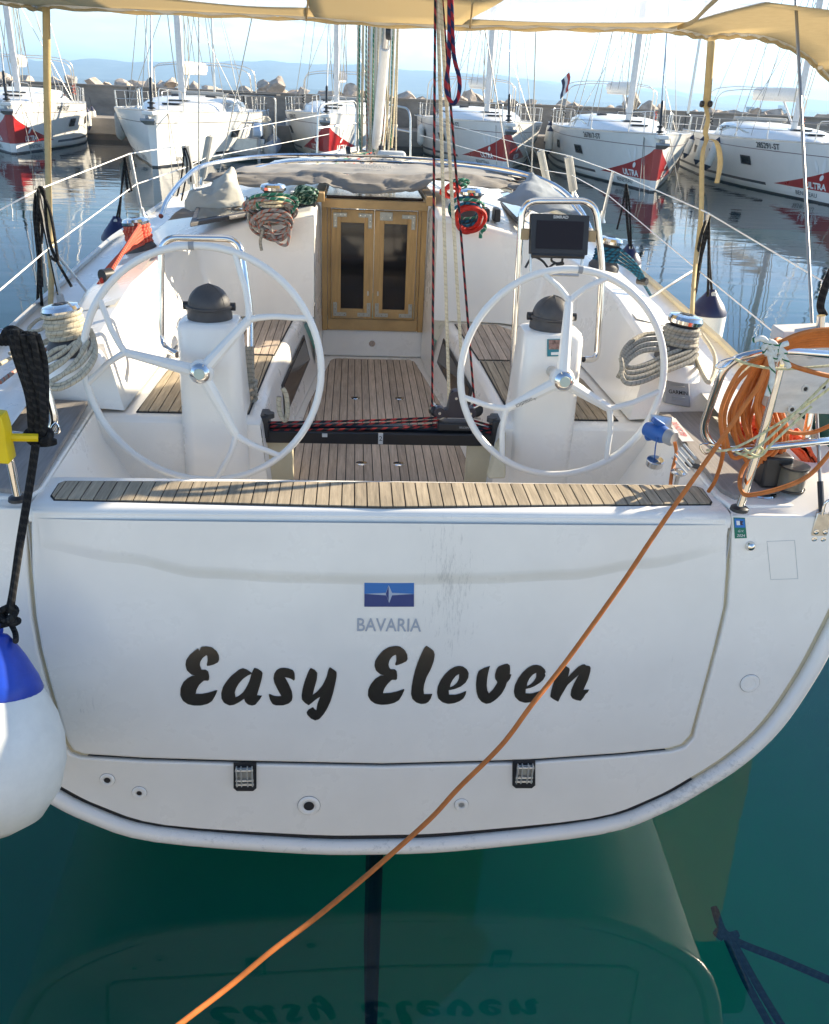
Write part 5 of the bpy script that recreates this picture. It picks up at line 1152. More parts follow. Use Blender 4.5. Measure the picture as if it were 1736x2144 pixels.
# ------------------------------------------------------------------ steering pedestals, wheels, hoops, compasses
def pedestal(s, px_l, px_r, py_t, yb):
    cx = (at(px_l, py_t, y=yb).x+at(px_r, py_t, y=yb).x)/2; w = abs(at(px_l, py_t, y=yb).x-at(px_r, py_t, y=yb).x)/2; zt = at((px_l+px_r)/2, py_t, y=yb).z
    rows = []; cs = []
    for z, ww, y0, y1 in ((1.10, w*1.10, yb+.02, yb+.36), (1.30, w*1.07, yb+.02, yb+.34), (1.6, w*1.0, yb, yb+.26), (zt-.02, w*.95, yb-.005, yb+.22), (zt, w*.90, yb+.005, yb+.21), (zt+.006, w*.78, yb+.025, yb+.19)):
        r = min(ww, .05); ring = []
        for (qx, qy, a0) in ((ww-r, y0+r, -PI/2), (ww-r, y1-r, 0), (-ww+r, y1-r, PI/2), (-ww+r, y0+r, PI)):
            for k in range(5): a = a0+PI/2*k/4; ring.append(V((cx+qx+r*math.cos(a), qy+r*math.sin(a), z)))
        ring.append(ring[0]); rows.append(ring)
    mb = MB().grid(rows); mb.add(rows[-1][:-1], [tuple(range(len(rows[-1])-1))]); p = mb.build('steering_pedestal', GEL, yt, merge=True, angle=50)
    # compass under its domed cover
    c = V((cx+(0.0), yb+.11, zt+.006)); r = .083
    mb = MB().lathe([(r*1.04, 0), (r*1.04, .018), (r*1.0, .024), (r*1.0, .05)], c, (0, -.12, 1), 28); cm = mb.build('compass_base', DGREY, p)
    prof = [(r*.97, .045)]+[(r*.97*math.cos(a*PI/2/8), .05+r*.95*math.sin(a*PI/2/8)) for a in range(0, 9)]
    MB().lathe(prof, c, (0, -.12, 1), 28).build('compass_cover', DGREY, cm, angle=60)
    for a in (-.9, 0, .9): 
        q = [c+V((math.sin(a)*r*.985*math.cos(t), -math.cos(a)*r*.985*math.cos(t), .05+r*.955*math.sin(t))) for t in [i*PI/2/8 for i in range(9)]]; MB().tube(q, .003, 6).build('cover_seam', DGREY, cm)
    MB().tube([c+V((r*1.02*math.cos(t), r*1.02*math.sin(t), .046)) for t in [2*PI*i/28 for i in range(28)]], .0065, 6, closed=True).build('rim_band', DGREY, cm)
    for k in (-1, 1): MB().lathe([(.016, -.008), (.016, .008), (.0005, .010)], c+V((k*r*1.1, 0, .045)), (k, 0, 0), 12).build('side_knob', BLACK, cm)
    return p, cx, zt
pL, pLx, pLz = pedestal(-1, 362, 500, 682, 3.31)
pR, pRx, pRz = pedestal(1, 1097, 1231, 703, 3.34)
WM = mat('wheel_gelcoat', (.74, .73, .69), .3, coat=.3, var=.03)
def wheel(pc, yc, rim_px, hub_px, arms, tape_px, tilt, lab=None):
    C0 = at(*pc, y=yc); nrm = V((0, -math.cos(tilt), math.sin(tilt))); ex = V((1, 0, 0)); ey = nrm.cross(ex); ey = ey if ey.z > 0 else -ey
    pts = [atp(*q, C0, nrm) for q in rim_px]
    # circle of best fit through the measured rim points
    uv = [((p-C0).dot(ex), (p-C0).dot(ey)) for p in pts]; n = len(uv)
    import itertools
    Sx = sum(u for u, v in uv)/n; Sy = sum(v for u, v in uv)/n
    for _ in range(60):
        r = sum(math.hypot(u-Sx, v-Sy) for u, v in uv)/n
        gx = sum((u-Sx)*(1-r/math.hypot(u-Sx, v-Sy)) for u, v in uv)/n; gy = sum((v-Sy)*(1-r/math.hypot(u-Sx, v-Sy)) for u, v in uv)/n; Sx += gx; Sy += gy
    O = C0+ex*Sx+ey*Sy; print('wheel r', round(r, 3), 'centre', [round(t, 3) for t in O])
    rim = MB().tube([O+ex*r*math.cos(t)+ey*r*math.sin(t) for t in [2*PI*i/72 for i in range(72)]], .0136, 12, closed=True).build('steering_wheel', WM, yt)
    H = O+nrm*.055
    hp_ = atp(*hub_px, H, nrm)
    for (j, e1_, e2_) in arms:
        J = atp(*j, O+nrm*.02, nrm); 
        ends = []
        for e_ in (e1_, e2_):
            q = atp(*e_, O, nrm); d = (q-O).normalized(); ends.append(O+d*r)
        d0 = (J-hp_).normalized(); st = hp_+d0*.02
        q = [st, st.lerp(J, .35), st.lerp(J, .7), J]
        MB().tube(spline(q, 4), [.026-.010*i/12 for i in range(13)], 10, flat=(1, 1)).build('spoke', WM, rim)
        for E_ in ends:
            m_ = J.lerp(E_, .35)+(J-hp_).normalized()*.018
            MB().tube(spline([J-d0*.03, J+d0*.008, m_, J.lerp(E_, .7)+d0*.008, E_], 4), [.014, .014, .0138, .0135, .013, .0125, .012, .0115, .011, .011, .011, .011, .011, .011, .011, .0115, .0125], 10).build('spoke_branch', WM, rim)
        MB().lathe([(.001, -.010), (.014, -.008), (.017, 0), (.014, .008), (.001, .010)], J, nrm, 14).build('spoke_joint', WM, rim)
    hb = MB().lathe([(.045, -.030), (.048, -.006), (.045, .012), (.034, .022)], hp_, nrm, 28).build('hub', WM, rim)
    MB().lathe([(.036, .004), (.037, .012), (.031, .020), (.021, .026)], hp_+nrm*.016, nrm, 28).build('hub_nut', STEEL, rim)
    MB().lathe([(.021, .024), (.019, .032), (.0005, .034)], hp_+nrm*.016, nrm, 24).build('hub_cap', mat('pale_green_cap', (.45, .52, .44), .4) if 'pale_green_cap' not in MATS else MATS['pale_green_cap'], rim)
    MB().tube([hp_-nrm*.02, hp_-nrm*.32], .022, 12).build('wheel_shaft', STEEL2, rim)
    t_ = atp(*tape_px, O, nrm); d = (t_-O).normalized(); a0 = math.atan2(d.dot(ey), d.dot(ex))
    MB().tube([O+ex*r*math.cos(a0+k*.011)+ey*r*math.sin(a0+k*.011) for k in range(-2, 3)], .0150, 12).build('tape_mark', MGREY, rim)
    return rim, O, nrm, ex, ey, r
wL = wheel((422, 760), 3.22, [(172, 700), (410, 512), (668, 730), (430, 1002), (215, 640), (640, 640), (225, 905), (620, 915), (190, 830)], (421, 779),
           [((518, 672), (489, 538), (648, 666)), ((268, 739), (198, 618), (183, 803)), ((492, 906), (452, 998), (588, 955))], (401, 517), R(7))
wR = wheel((1178, 780), 3.20, [(962, 800), (1190, 566), (1393, 760), (1165, 988), (1010, 650), (1345, 640), (1000, 905), (1350, 900)], (1178, 795),
           [((1191, 636), (1136, 573), (1268, 592)), ((1066, 852), (968, 830), (1052, 958)), ((1272, 852), (1386, 818), (1268, 962))], (1213, 574), R(7))
a, b = atp(1075, 853, wR[1]+wR[2]*.05, wR[2]), atp(1150, 818, wR[1]+wR[2]*.05, wR[2]); exx = (b-a).normalized(); c = a.lerp(b, .42)
text('wheel_lettering', 'carbonautica', .024, lambda u, v: c-exx*u-(wR[2].cross(exx)*(-v)*(1 if wR[2].cross(exx).z < 0 else -1))+wR[2]*.004, BLKT, wR[0], sx=.85)
# steel guard hoops
def hoop(pts, y_, r=.0145, name='guard_hoop', k=.07):
    q = [at(a, b, y=yy) for (a, b, yy) in pts]; return MB().tube(rounded(q, k, 7), r, 12).build(name, STEEL, yt)
hoop([(372, 742, 3.66), (337, 725, 3.74), (337, 497, 3.80), (502, 499, 3.80), (524, 655, 3.74), (526, 790, 3.66), (496, 790, 3.60)], 3.8)
hoop([(1104, 818, 3.74), (1071, 818, 3.78), (1094, 420, 3.84), (1246, 420, 3.84), (1262, 560, 3.82), (1250, 752, 3.78), (1222, 752, 3.74)], 3.8)
for (px, py, y_) in ((498, 703, 3.62), (500, 790, 3.6), (1098, 737, 3.72), (1225, 752, 3.74)):
    c = at(px, py, y=y_); MB().lathe([(.012, 0), (.012, .012), (.0005, .013)], c, (1 if px in (498, 500) else -1, 0, 0), 10).build('bolt_cap', BLACK, yt)
# chart plotter on the right hoop
pc_ = at(1172, 490, y=3.80); ex = V((1, .02, 0)).normalized(); ez = V((0, .22, 1)).normalized(); nn = ez.cross(ex); nn = nn if nn.y < 0 else -nn
w = .128; h = .082
def pq(u, v, o): return pc_+ex*u+ez*v+nn*o
mb = MB(); mb.prism([pq(-w, h, .0), pq(w*.985, h*.98, .0), pq(w*1.0, -h, .0), pq(-w*.96, -h, .0)], -nn*.035); plo = mb.build('chart_plotter', BLACK, yt, bevel=.004)
mb = MB(); mb.prism([pq(-w*.80, h*.66, .002), pq(w*.80, h*.66, .002), pq(w*.80, -h*.74, .002), pq(-w*.80, -h*.74, .002)], -nn*.002); mb.build('screen', SCREEN, plo, smooth=False)
text('maker_lettering', 'SIMRAD', .017, lambda u, v: pq(u*1.1, v+h*.84, .0035), LGREY, plo, bold=.0004)
MB().tube([pq(-w*.9, -h*1.05, -.01), pq(w*.9, -h*1.05, -.01)], .012, 8).build('plotter_gasket', BLACK, plo)
for k in (-1, 1):
    MB().box(pq(k*(w+.018), -.002, -.02), (.035, .02, .045)).build('mount_block', mat('tan_block', (.32, .23, .12), .6) if 'tan_block' not in MATS else MATS['tan_block'], plo, bevel=.003)
    MB().tube([pq(k*(w*.93), -.0, -.03), pq(k*(w*.86), -.155, -.03)], .006, 8).build('bracket_rod', STEEL2, plo)
MB().tube([pq(-w*.80, -.165, -.03), pq(w*.80, -.165, -.03)], .006, 8).build('bracket_rod', STEEL2, plo)
for q in ([(1160, 530), (1155, 545), (1172, 555), (1168, 568)], [(1178, 530), (1176, 548), (1160, 552), (1148, 562)], [(1100, 560), (1115, 538), (1135, 545), (1150, 562), (1165, 566)]):
    rope('cable', [at(a, b, y=3.83) for a, b in q], .005, BLACK, plo, k=6)
MB().box(at(1173, 553, y=3.82), (.035, .012, .018), Matrix.Rotation(-.6, 3, 'Y')).build('cable_ferrite', BLACK, plo, bevel=.003)
# stickers on the right pedestal and engine controls
sy_ = 3.335
def pdp(px, py, o): p = at(px, py, y=sy_-o); return p
mb = MB(); mb.prism([pdp(1146, 710, .004), pdp(1196, 709, .004), pdp(1196, 745, .004), pdp(1146, 746, .004)], (0, .002, 0)); stk = mb.build('photo_sticker', mat('teal_sticker', (.015, .20, .26), .5), pR, smooth=False)
mb = MB(); mb.prism([pdp(1149, 711, .0055), pdp(1174, 711, .0055), pdp(1174, 731, .0055), pdp(1149, 731, .0055)], (0, .001, 0)); mb.build('sticker_picture', mat('mottled_picture', (.28, .17, .15), .5, var=.8, vscale=70), stk, smooth=False)
mb = MB(); mb.prism([pdp(1154, 737, .0055), pdp(1190, 736, .0055), pdp(1190, 742, .0055), pdp(1154, 743, .0055)], (0, .001, 0)); mb.build('sticker_strip', WHT, stk, smooth=False)
for (a, b, cq, d_) in (((1071, 845), (1094, 862), (1092, 930), (1070, 915)), ((1062, 915), (1086, 932), (1084, 1003), (1060, 988))):
    y_ = 3.50; q = [at(*a, y=y_), at(*b, y=y_), at(*cq, y=y_), at(*d_, y=y_)]
    mb = MB(); mb.prism(q, (-.0, .045, 0)); f = mb.build('remote_pocket', LGREY, yt, bevel=.005)
    c = (q[0]+q[1]+q[2]+q[3])/4+V((-.004, -.003, .015)); text('pocket_lettering', 'B&G', .016, lambda u, v, c=c: c+V((u, 0, v-u*.6)), BLKT, f)
mb = MB(); q = [at(1040, 935, y=3.35), at(1060, 905, y=3.35), at(1060, 1003, y=3.2), at(1020, 1003, y=3.2)]; mb.prism(q, (.0, .05, 0)); mb.build('cup_holder', CREAM, yt, bevel=.01)
# ------------------------------------------------------------------ winches
def winch(base, s=1.0, lean=(0, 0, 1), name='winch', body=DGREY, top=STEEL):
    w = MB().lathe([(.085*s, -.01), (.085*s, .03*s), (.075*s, .045*s), (.070*s, .05*s), (.058*s, .075*s), (.050*s, .10*s), (.052*s, .135*s), (.066*s, .150*s), (.070*s, .158*s)], base, lean, 28).build(name, body, yt)
    MB().lathe([(.071*s, .150*s), (.073*s, .165*s), (.066*s, .178*s), (.040*s, .184*s), (.024*s, .184*s), (.022*s, .172*s)], base, lean, 32).build('winch_top', top, w)
    MB().lathe([(.030*s, .1842*s), (.026*s, .1855*s), (.022*s, .1842*s)], base, lean, 24).build('winch_ring', BLACK, w); MB().lathe([(.016*s, .170*s), (.014*s, .186*s), (.0005, .186*s)], base, lean, 8).build('winch_socket', DGREY, w)
    return w
wb = {}
wb['LA'] = at(150, 735, z=1.755); wb['LF'] = at(297, 528, z=1.86); wb['RA'] = at(1412, 748, z=1.755); wb['RF'] = at(1262, 566, z=1.86)
for k_ in ('LA', 'LF', 'RA', 'RF'):
    sgn = -1 if k_[0] == 'L' else 1
    MB().lathe([(.125, -.07), (.108, -.02), (.098, -.008)], wb[k_], (sgn*.12, 0, 1), 28).build('winch_pad', GEL, yt)
    winch(wb[k_], .98, V((sgn*.12, 0, 1)))
wb['CL'] = at(574, 455, z=2.055); wb['CR'] = at(985, 462, z=2.055); winch(wb['CL'], .95); winch(wb['CR'], .95)
print('winches', {k: [round(t, 2) for t in v] for k, v in wb.items()})
def wrap(c, r, h, turns, up=V((0, 0, 1)), ph=0, grow=0.0):
    up = V(up).normalized(); a = V((1, 0, 0)); e1 = (a-up*a.dot(up)).normalized(); e2 = up.cross(e1); n = int(turns*14)
    return [c+up*(h*i/n)+(e1*math.cos(ph+2*PI*turns*i/n)+e2*math.sin(ph+2*PI*turns*i/n))*(r+grow*math.sin(i*.7)) for i in range(n+1)]
def P(seq, **k): return [at(a, b, **k) for a, b in seq]
# red rope on the forward left winch
up = V((-.12, 0, 1)).normalized(); c = wb['LF']; pts = wrap(c+up*.05, .064, .09, 6, up, 0, .004)
rope('winch_rope', pts, .0095, R_RED, None, 'coral red rope wound on the forward winch of the left coaming', 'rope', k=1)
c2 = at(222, 575, z=1.875)
for i in range(6):
    t = (i-2.5)*.011; st = c+up*(.06+.018*i)+V((.035, -.07, 0)); rope('rope_tail', [st, st.lerp(c2, .5)+V((t, -t, .012+.003*i)), c2+V((t*.6, 0, .006*(i % 2)))], .0095, R_RED, None, 'one strand of the bundled red rope tail strapped left of the left wheel', 'rope', 'strands of the bundled red rope tail', k=7)
rope('rope_tail', [c2, at(205, 600, z=1.82), at(195, 625, z=1.70)], .012, R_RED, None, 'lower end of the red rope tail below its black strap', 'rope', k=6)
o = MB().tube([c2+V((.02, .02, 0)), c2+V((-.012, -.025, 0))], .030, 12).build('strap', BLACK); finish(o, c2); tag(o, 'black strap round the red rope bundle left of the left wheel', 'strap')
# blue rope on the forward right winch
up = V((.12, 0, 1)).normalized(); c = wb['RF']; rope('winch_rope', wrap(c+up*.05, .062, .08, 5, up, 1, .003), .0080, R_BLUE, None, 'teal blue rope wound on the forward winch of the right coaming', 'rope', k=1)
c2 = at(1345, 588, z=1.80)
for i in range(4): st = c+up*(.06+.022*i)+V((.05, -.04, 0)); rope('rope_tail', [st, st.lerp(c2, .5)+V((.008*i, 0, .01)), c2+V((.007*i, 0, 0))], .0075, R_BLUE, None, 'one strand of the teal blue rope running aft from the right forward winch', 'rope', 'strands of the teal blue rope', k=6)
rope('rope_tail', [c2, at(1352, 600, z=1.76), at(1362, 617, z=1.70)], .0085, R_BLUE, None, 'end of the teal blue rope hanging below its black clip on the right coaming', 'rope')
o = MB().tube([c2+V((-.02, .02, 0)), c2+V((.02, -.02, 0))], .022, 8).build('strap', BLACK); finish(o, c2); tag(o, 'black clip holding the teal blue rope on the right coaming', 'strap')
# cream rope on the aft left winch with loops hanging over the coaming
up = V((-.12, 0, 1)).normalized(); c = wb['LA']; rope('winch_rope', wrap(c+up*.055, .066, .075, 6, up, 0, .005), .0095, R_WHITE, None, 'cream flecked rope wound on the aft winch of the left coaming', 'rope', k=1)
rope('winch_rope', wrap(c+up*.145, .068, .004, 1.3, up, 2.2, .0), .0085, R_WHITE, None, 'cream rope turn jammed under the chrome top of the left aft winch', 'rope', k=1)
loops = [[(185, 685), (195, 720), (170, 760), (120, 790), (95, 800), (80, 770), (110, 735), (140, 725)], [(190, 690), (200, 730), (180, 770), (140, 800), (110, 805), (85, 790)], [(180, 700), (150, 740), (110, 765), (85, 775)], [(170, 705), (140, 750), (100, 780), (82, 800)], [(195, 700), (200, 745), (175, 785), (130, 812), (100, 812)], [(160, 715), (120, 745), (80, 765), (60, 770)], [(185, 715), (160, 755), (130, 785), (105, 800)]]
for i, l in enumerate(loops):
    rope('rope_loop', [at(a, b, z=1.865-.0012*(b-680)) for a, b in l], .0082, R_WHITE, None, ['longest cream rope loop hanging from the left aft winch over the coaming', 'cream rope loop second from the front below the left aft winch'][i] if i < 2 else 'cream flecked rope strand hanging from the left aft winch', 'rope', None if i < 2 else 'strands hanging from the left aft winch', k=7)
for i, l in enumerate(([(140, 700), (90, 735), (40, 770), (0, 800)], [(135, 695), (80, 720), (30, 745), (0, 762)], [(120, 660), (85, 690), (60, 690), (75, 672), (90, 665)], [(150, 690), (105, 715), (60, 725), (20, 740)])):
    rope('deck_rope', [at(a, b, z=1.665) for a, b in l], .008, R_WHITE if i != 0 else R_PINK, None, ['pink flecked rope running aft along the left side deck', 'cream flecked rope running aft along the left side deck to the frame edge', 'small knotted loop of rope on the left side deck edge', 'cream rope leading from the left winch across the side deck'][i], 'rope')
# grey rope on the aft right winch
up = V((.12, 0, 1)).normalized(); c = wb['RA']; rope('winch_rope', wrap(c+up*.055, .066, .075, 5, up, 0, .005), .0095, R_GREY, None, 'grey rope wound on the aft winch of the right coaming', 'rope', k=1)
for i in range(4):
    d = i*7
    rope('rope_loop', [at(a, b+d*.6, z=1.85-.0011*(b-690)-.004*i) for a, b in ((1460, 708+d), (1440, 725+d), (1390, 745+d), (1345, 765+d), (1312, 768+d), (1302, 745+d), (1318, 718+d), (1350, 700+d), (1400, 697+d))], .0095, R_GREY, None, 'grey rope loop lying from the right aft winch towards the right wheel', 'rope', 'grey rope loops by the right aft winch', k=7)
rope('rope_end', [at(1300, 750, z=1.80), at(1303, 770, z=1.77), at(1294, 790, z=1.73)], .0095, R_GREY, None, 'cut end of the grey rope hanging just right of the right wheel rim', 'rope')
rope('rope_loop', P([(1470, 700), (1495, 740), (1497, 775), (1485, 800), (1470, 780), (1455, 745)], z=1.74), .009, R_WHITE, None, 'pale rope loop drooping behind the right aft winch to the side deck', 'rope')
# rope coils on the cabin winches
c = wb['CL']
def coil(name, cpx, ypl, rx, rz, n_, m, r, lab, grp, seed, hang=0.0):
    rr = random.Random(seed); cc_ = at(*cpx, y=ypl)
    for i in range(n_):
        ax_, az_ = rx*rr.uniform(.72, 1.08), rz*rr.uniform(.7, 1.1); ph = rr.uniform(0, 6.28); off = V((rr.uniform(-.02, .02), rr.uniform(-.045, .015), rr.uniform(-.02, .02)-hang*i/n_))
        pts = []
        for k in range(15):
            t = 2*PI*k/14; pts.append(cc_+off+V((ax_*math.cos(t), -.05*math.sin(t)-.012*math.sin(3*t+ph), az_*math.sin(t)*(1.0 if math.sin(t) < 0 else .7))))
        rope(name, pts, r, m[i % len(m)], None, lab[i % len(lab)] if isinstance(lab, list) else lab, 'rope', grp, k=5, n=6)
coil('rope_coil', (566, 428), 5.02, .125, .075, 9, [R_PINK, R_PINK, R_GREY], .0085, 'grey red flecked rope turn of the coil hung on the left cabin winch', 'turns of the flecked coil on the left cabin winch', 4, .03)
coil('rope_coil', (570, 455), 5.00, .105, .085, 6, [R_PINK], .0085, 'grey red flecked rope turn of the coil hung on the left cabin winch', 'turns of the flecked coil on the left cabin winch', 9, .06)
coil('rope_coil', (572, 424), 4.99, .130, .060, 2, [R_GREEN], .0085, 'green rope turn lying over the flecked coil on the left cabin winch', 'green turns on the left cabin winch', 14)
rope('rope_coil', P([(560, 455), (575, 500), (600, 512), (607, 480), (605, 430)], y=4.98), .0085, R_PINK, None, 'lowest loop of flecked rope hanging below the left cabin winch', 'rope')
rope('rope_coil', P([(520, 445), (522, 465), (535, 478), (550, 480), (545, 505), (548, 524)], y=4.97), .0085, R_GREY, None, 'grey rope end hanging down the bulkhead under the left cabin winch', 'rope')
coil('rope_bundle', (640, 405), 5.15, .052, .042, 9, [R_DGREEN], .0085, 'dark green flecked rope turn bundled left of the companionway hatch', 'turns of the dark green bundle left of the hatch', 21)
rope('rope_coil', wrap(wb['CL']+V((0, 0, .05)), .062, .06, 3), .008, R_CREAM, None, 'cream rope wound on the left cabin winch drum', 'rope', k=1)
REDV = rope_mat('smooth_red_rope', (.50, .022, .012), (.56, .03, .018), 5, .5, rough=.5)
coil('rope_coil', (978, 445), 5.02, .085, .095, 3, [REDV], .0110, 'thick smooth red rope loop hanging round the right cabin winch', 'red loops on the right cabin winch', 31)
coil('rope_coil', (975, 440), 5.01, .090, .085, 3, [R_BLUE, R_GREEN], .0080, 'blue green rope loop hanging round the right cabin winch', 'blue green loops on the right cabin winch', 33)
coil('rope_bundle', (940, 400), 5.30, .045, .04, 5, [REDV], .0080, 'red rope turn bundled right of the companionway hatch', 'turns of the red bundle right of the hatch', 36)
coil('rope_bundle', (962, 385), 5.35, .045, .03, 4, [R_GREEN], .0080, 'bright green rope turn bundled behind the right cabin winch', 'turns of the green bundle behind the right cabin winch', 39)
rope('rope_end', P([(1012, 465), (1016, 478), (1008, 485), (1006, 498)], y=4.99), .010, R_GREEN, None, 'knotted green rope end hanging on the bulkhead below the right cabin winch', 'rope')
# rope clutches on the cabin top
for i in range(5):
    c = at(612+11*i, 395, y=5.30); MB().box(V((c.x, 5.34, 2.115)), (.028, .14, .075)).build('rope_clutch', BLACK, yt, bevel=.006); MB().box(V((c.x, 5.28, 2.158)), (.022, .06, .012)).build('clutch_handle', LGREY, yt, bevel=.003)
for px in (1022, 1045): c = at(px, 412, y=5.25); MB().box(V((c.x, 5.3, 2.075)), (.035, .12, .07)).build('rope_clutch', BLACK, yt, bevel=.006)
# cabin windows beside the hood
for q in ([(1028, 408), (1062, 402), (1120, 432), (1085, 468)], [(398, 470), (412, 432), (525, 412), (522, 448)]):
    z_ = 2.045; pp = [at(*a, z=z_) for a in q]
    mb = MB(); mb.prism([p+V((0, 0, -.012)) for p in pp], (0, 0, .022)); f = mb.build('cabin_window', DGREY, yt, bevel=.004); cxx = sum(pp, V())/4
    mb = MB(); mb.prism([cxx+(p-cxx)*.82+V((0, 0, .0105)) for p in pp], (0, 0, .002)); mb.build('pane', GLASS, f, smooth=False)
# ------------------------------------------------------------------ lowered spray hood
hood = empty('spray_hood', at(800, 370, y=5.8), 'lowered grey canvas spray hood folded over the cabin top behind steel hoops', 'spray hood')
bowp = [(337, 452, 5.1), (352, 415, 5.35), (385, 375, 5.7), (435, 343, 6.1), (560, 326, 6.6), (700, 325, 6.8), (860, 331, 6.8), (1000, 344, 6.5), (1100, 363, 6.2), (1170, 392, 5.9), (1215, 438, 5.5), (1238, 482, 5.15)]
MB().tube(spline([at(a, b, y=c_) for a, b, c_ in bowp], 6), .0135, 10).build('hoop', STEEL, hood)
bow2 = [(470, 398, 5.7), (500, 365, 5.95), (560, 346, 6.3), (640, 337, 6.5), (800, 338, 6.6), (950, 347, 6.4), (1060, 362, 6.1), (1130, 380, 5.85), (1180, 415, 5.5), (1225, 465, 5.2)]
MB().tube(spline([at(a, b, y=c_) for a, b, c_ in bow2], 6), .012, 10).build('hoop', STEEL, hood)
def cloth(name, rows_px, m, seed, amp=.012, parent=hood, sub=6, solid=.003):
    rows = []
    cols = [spline([at(*p[:2], y=p[2]) for p in r], sub) for r in rows_px]
    n = len(cols[0]); k = 6
    for i in range(n):
        rows.append(spline([c[i] for c in cols], k))
    for i, r in enumerate(rows):
        for j, p in enumerate(r):
            a = noise.noise(V((p.x*9, j*.35, seed)))*amp+noise.noise(V((p.x*26, j*.9, seed+3)))*amp*.55+noise.noise(V((p.x*4+j*.12, p.y*5, seed+9)))*amp*1.3
            r[j] = p+V((0, -a*1.2, a))
    return MB().grid(rows).build(name, m, parent, angle=180, solid=solid)
cloth('hood_drape', [[(425, 378, 5.62), (520, 388, 5.58), (610, 388, 5.55), (668, 384, 5.52), (705, 392, 5.48), (760, 405, 5.45), (830, 407, 5.45), (880, 398, 5.48), (915, 380, 5.5), (1000, 392, 5.52), (1070, 396, 5.55), (1125, 398, 5.6)],
                     [(440, 366, 5.75), (520, 373, 5.72), (610, 372, 5.7), (668, 368, 5.66), (705, 374, 5.6), (760, 384, 5.56), (830, 386, 5.56), (880, 380, 5.6), (915, 370, 5.64), (1000, 378, 5.68), (1070, 384, 5.7), (1115, 388, 5.7)],
                     [(470, 357, 5.95), (530, 360, 5.92), (610, 360, 5.9), (668, 358, 5.88), (705, 360, 5.84), (760, 364, 5.8), (830, 366, 5.8), (880, 364, 5.84), (915, 362, 5.86), (1000, 368, 5.9), (1060, 374, 5.9), (1100, 378, 5.85)]], CANV, 2, .018)
cloth('hood_top', [[(472, 359, 5.94), (530, 362, 5.91), (610, 362, 5.9), (700, 361, 5.86), (800, 366, 5.8), (900, 365, 5.86), (1000, 370, 5.9), (1085, 378, 5.86)],
                   [(510, 350, 6.15), (560, 350, 6.15), (620, 350, 6.15), (700, 350, 6.15), (800, 352, 6.15), (900, 354, 6.15), (1000, 360, 6.1), (1070, 368, 6.05)],
                   [(540, 345, 6.4), (580, 342, 6.4), (640, 341, 6.45), (700, 341, 6.5), (800, 342, 6.5), (900, 346, 6.5), (1000, 352, 6.3), (1060, 362, 6.2)]], mat('mid_grey_canvas', (.30, .285, .26), .95, var=.08, vscale=6), 5, .010)
cloth('hood_corner', [[(385, 432, 5.35), (410, 442, 5.3), (450, 440, 5.28), (500, 432, 5.3), (512, 425, 5.35)], [(395, 415, 5.45), (420, 405, 5.4), (455, 400, 5.35), (495, 405, 5.4), (508, 410, 5.45)], [(440, 385, 5.6), (455, 378, 5.55), (472, 372, 5.5), (488, 378, 5.5), (500, 390, 5.55)], [(482, 357, 5.75), (484, 352, 5.7), (487, 349, 5.7), (490, 352, 5.7), (494, 362, 5.7)]], CANVL, 8, .022)
cloth('hood_corner', [[(1040, 420, 5.4), (1080, 430, 5.3), (1130, 445, 5.25), (1170, 442, 5.25), (1215, 450, 5.2)], [(1075, 400, 5.5), (1100, 402, 5.4), (1140, 412, 5.35), (1170, 418, 5.35), (1195, 425, 5.35)], [(1098, 378, 5.65), (1112, 376, 5.6), (1130, 385, 5.55), (1155, 395, 5.55), (1175, 405, 5.5)], [(1110, 364, 5.8), (1114, 362, 5.75), (1120, 366, 5.75), (1130, 372, 5.75), (1140, 380, 5.75)]], CANVB, 12, .012)
cloth('hood_strip', [[(350, 455, 5.2), (400, 452, 5.2), (450, 446, 5.2), (510, 432, 5.3)], [(385, 436, 5.3), (420, 445, 5.26), (460, 438, 5.26), (515, 422, 5.35)]], CANV, 15, .01)
c = at(787, 355, y=6.05); text('hood_lettering', 'BAVARIA', .05, lambda u, v: c+V((-u, -.02+v*.6, -v*.6+.02)), WHT, hood)
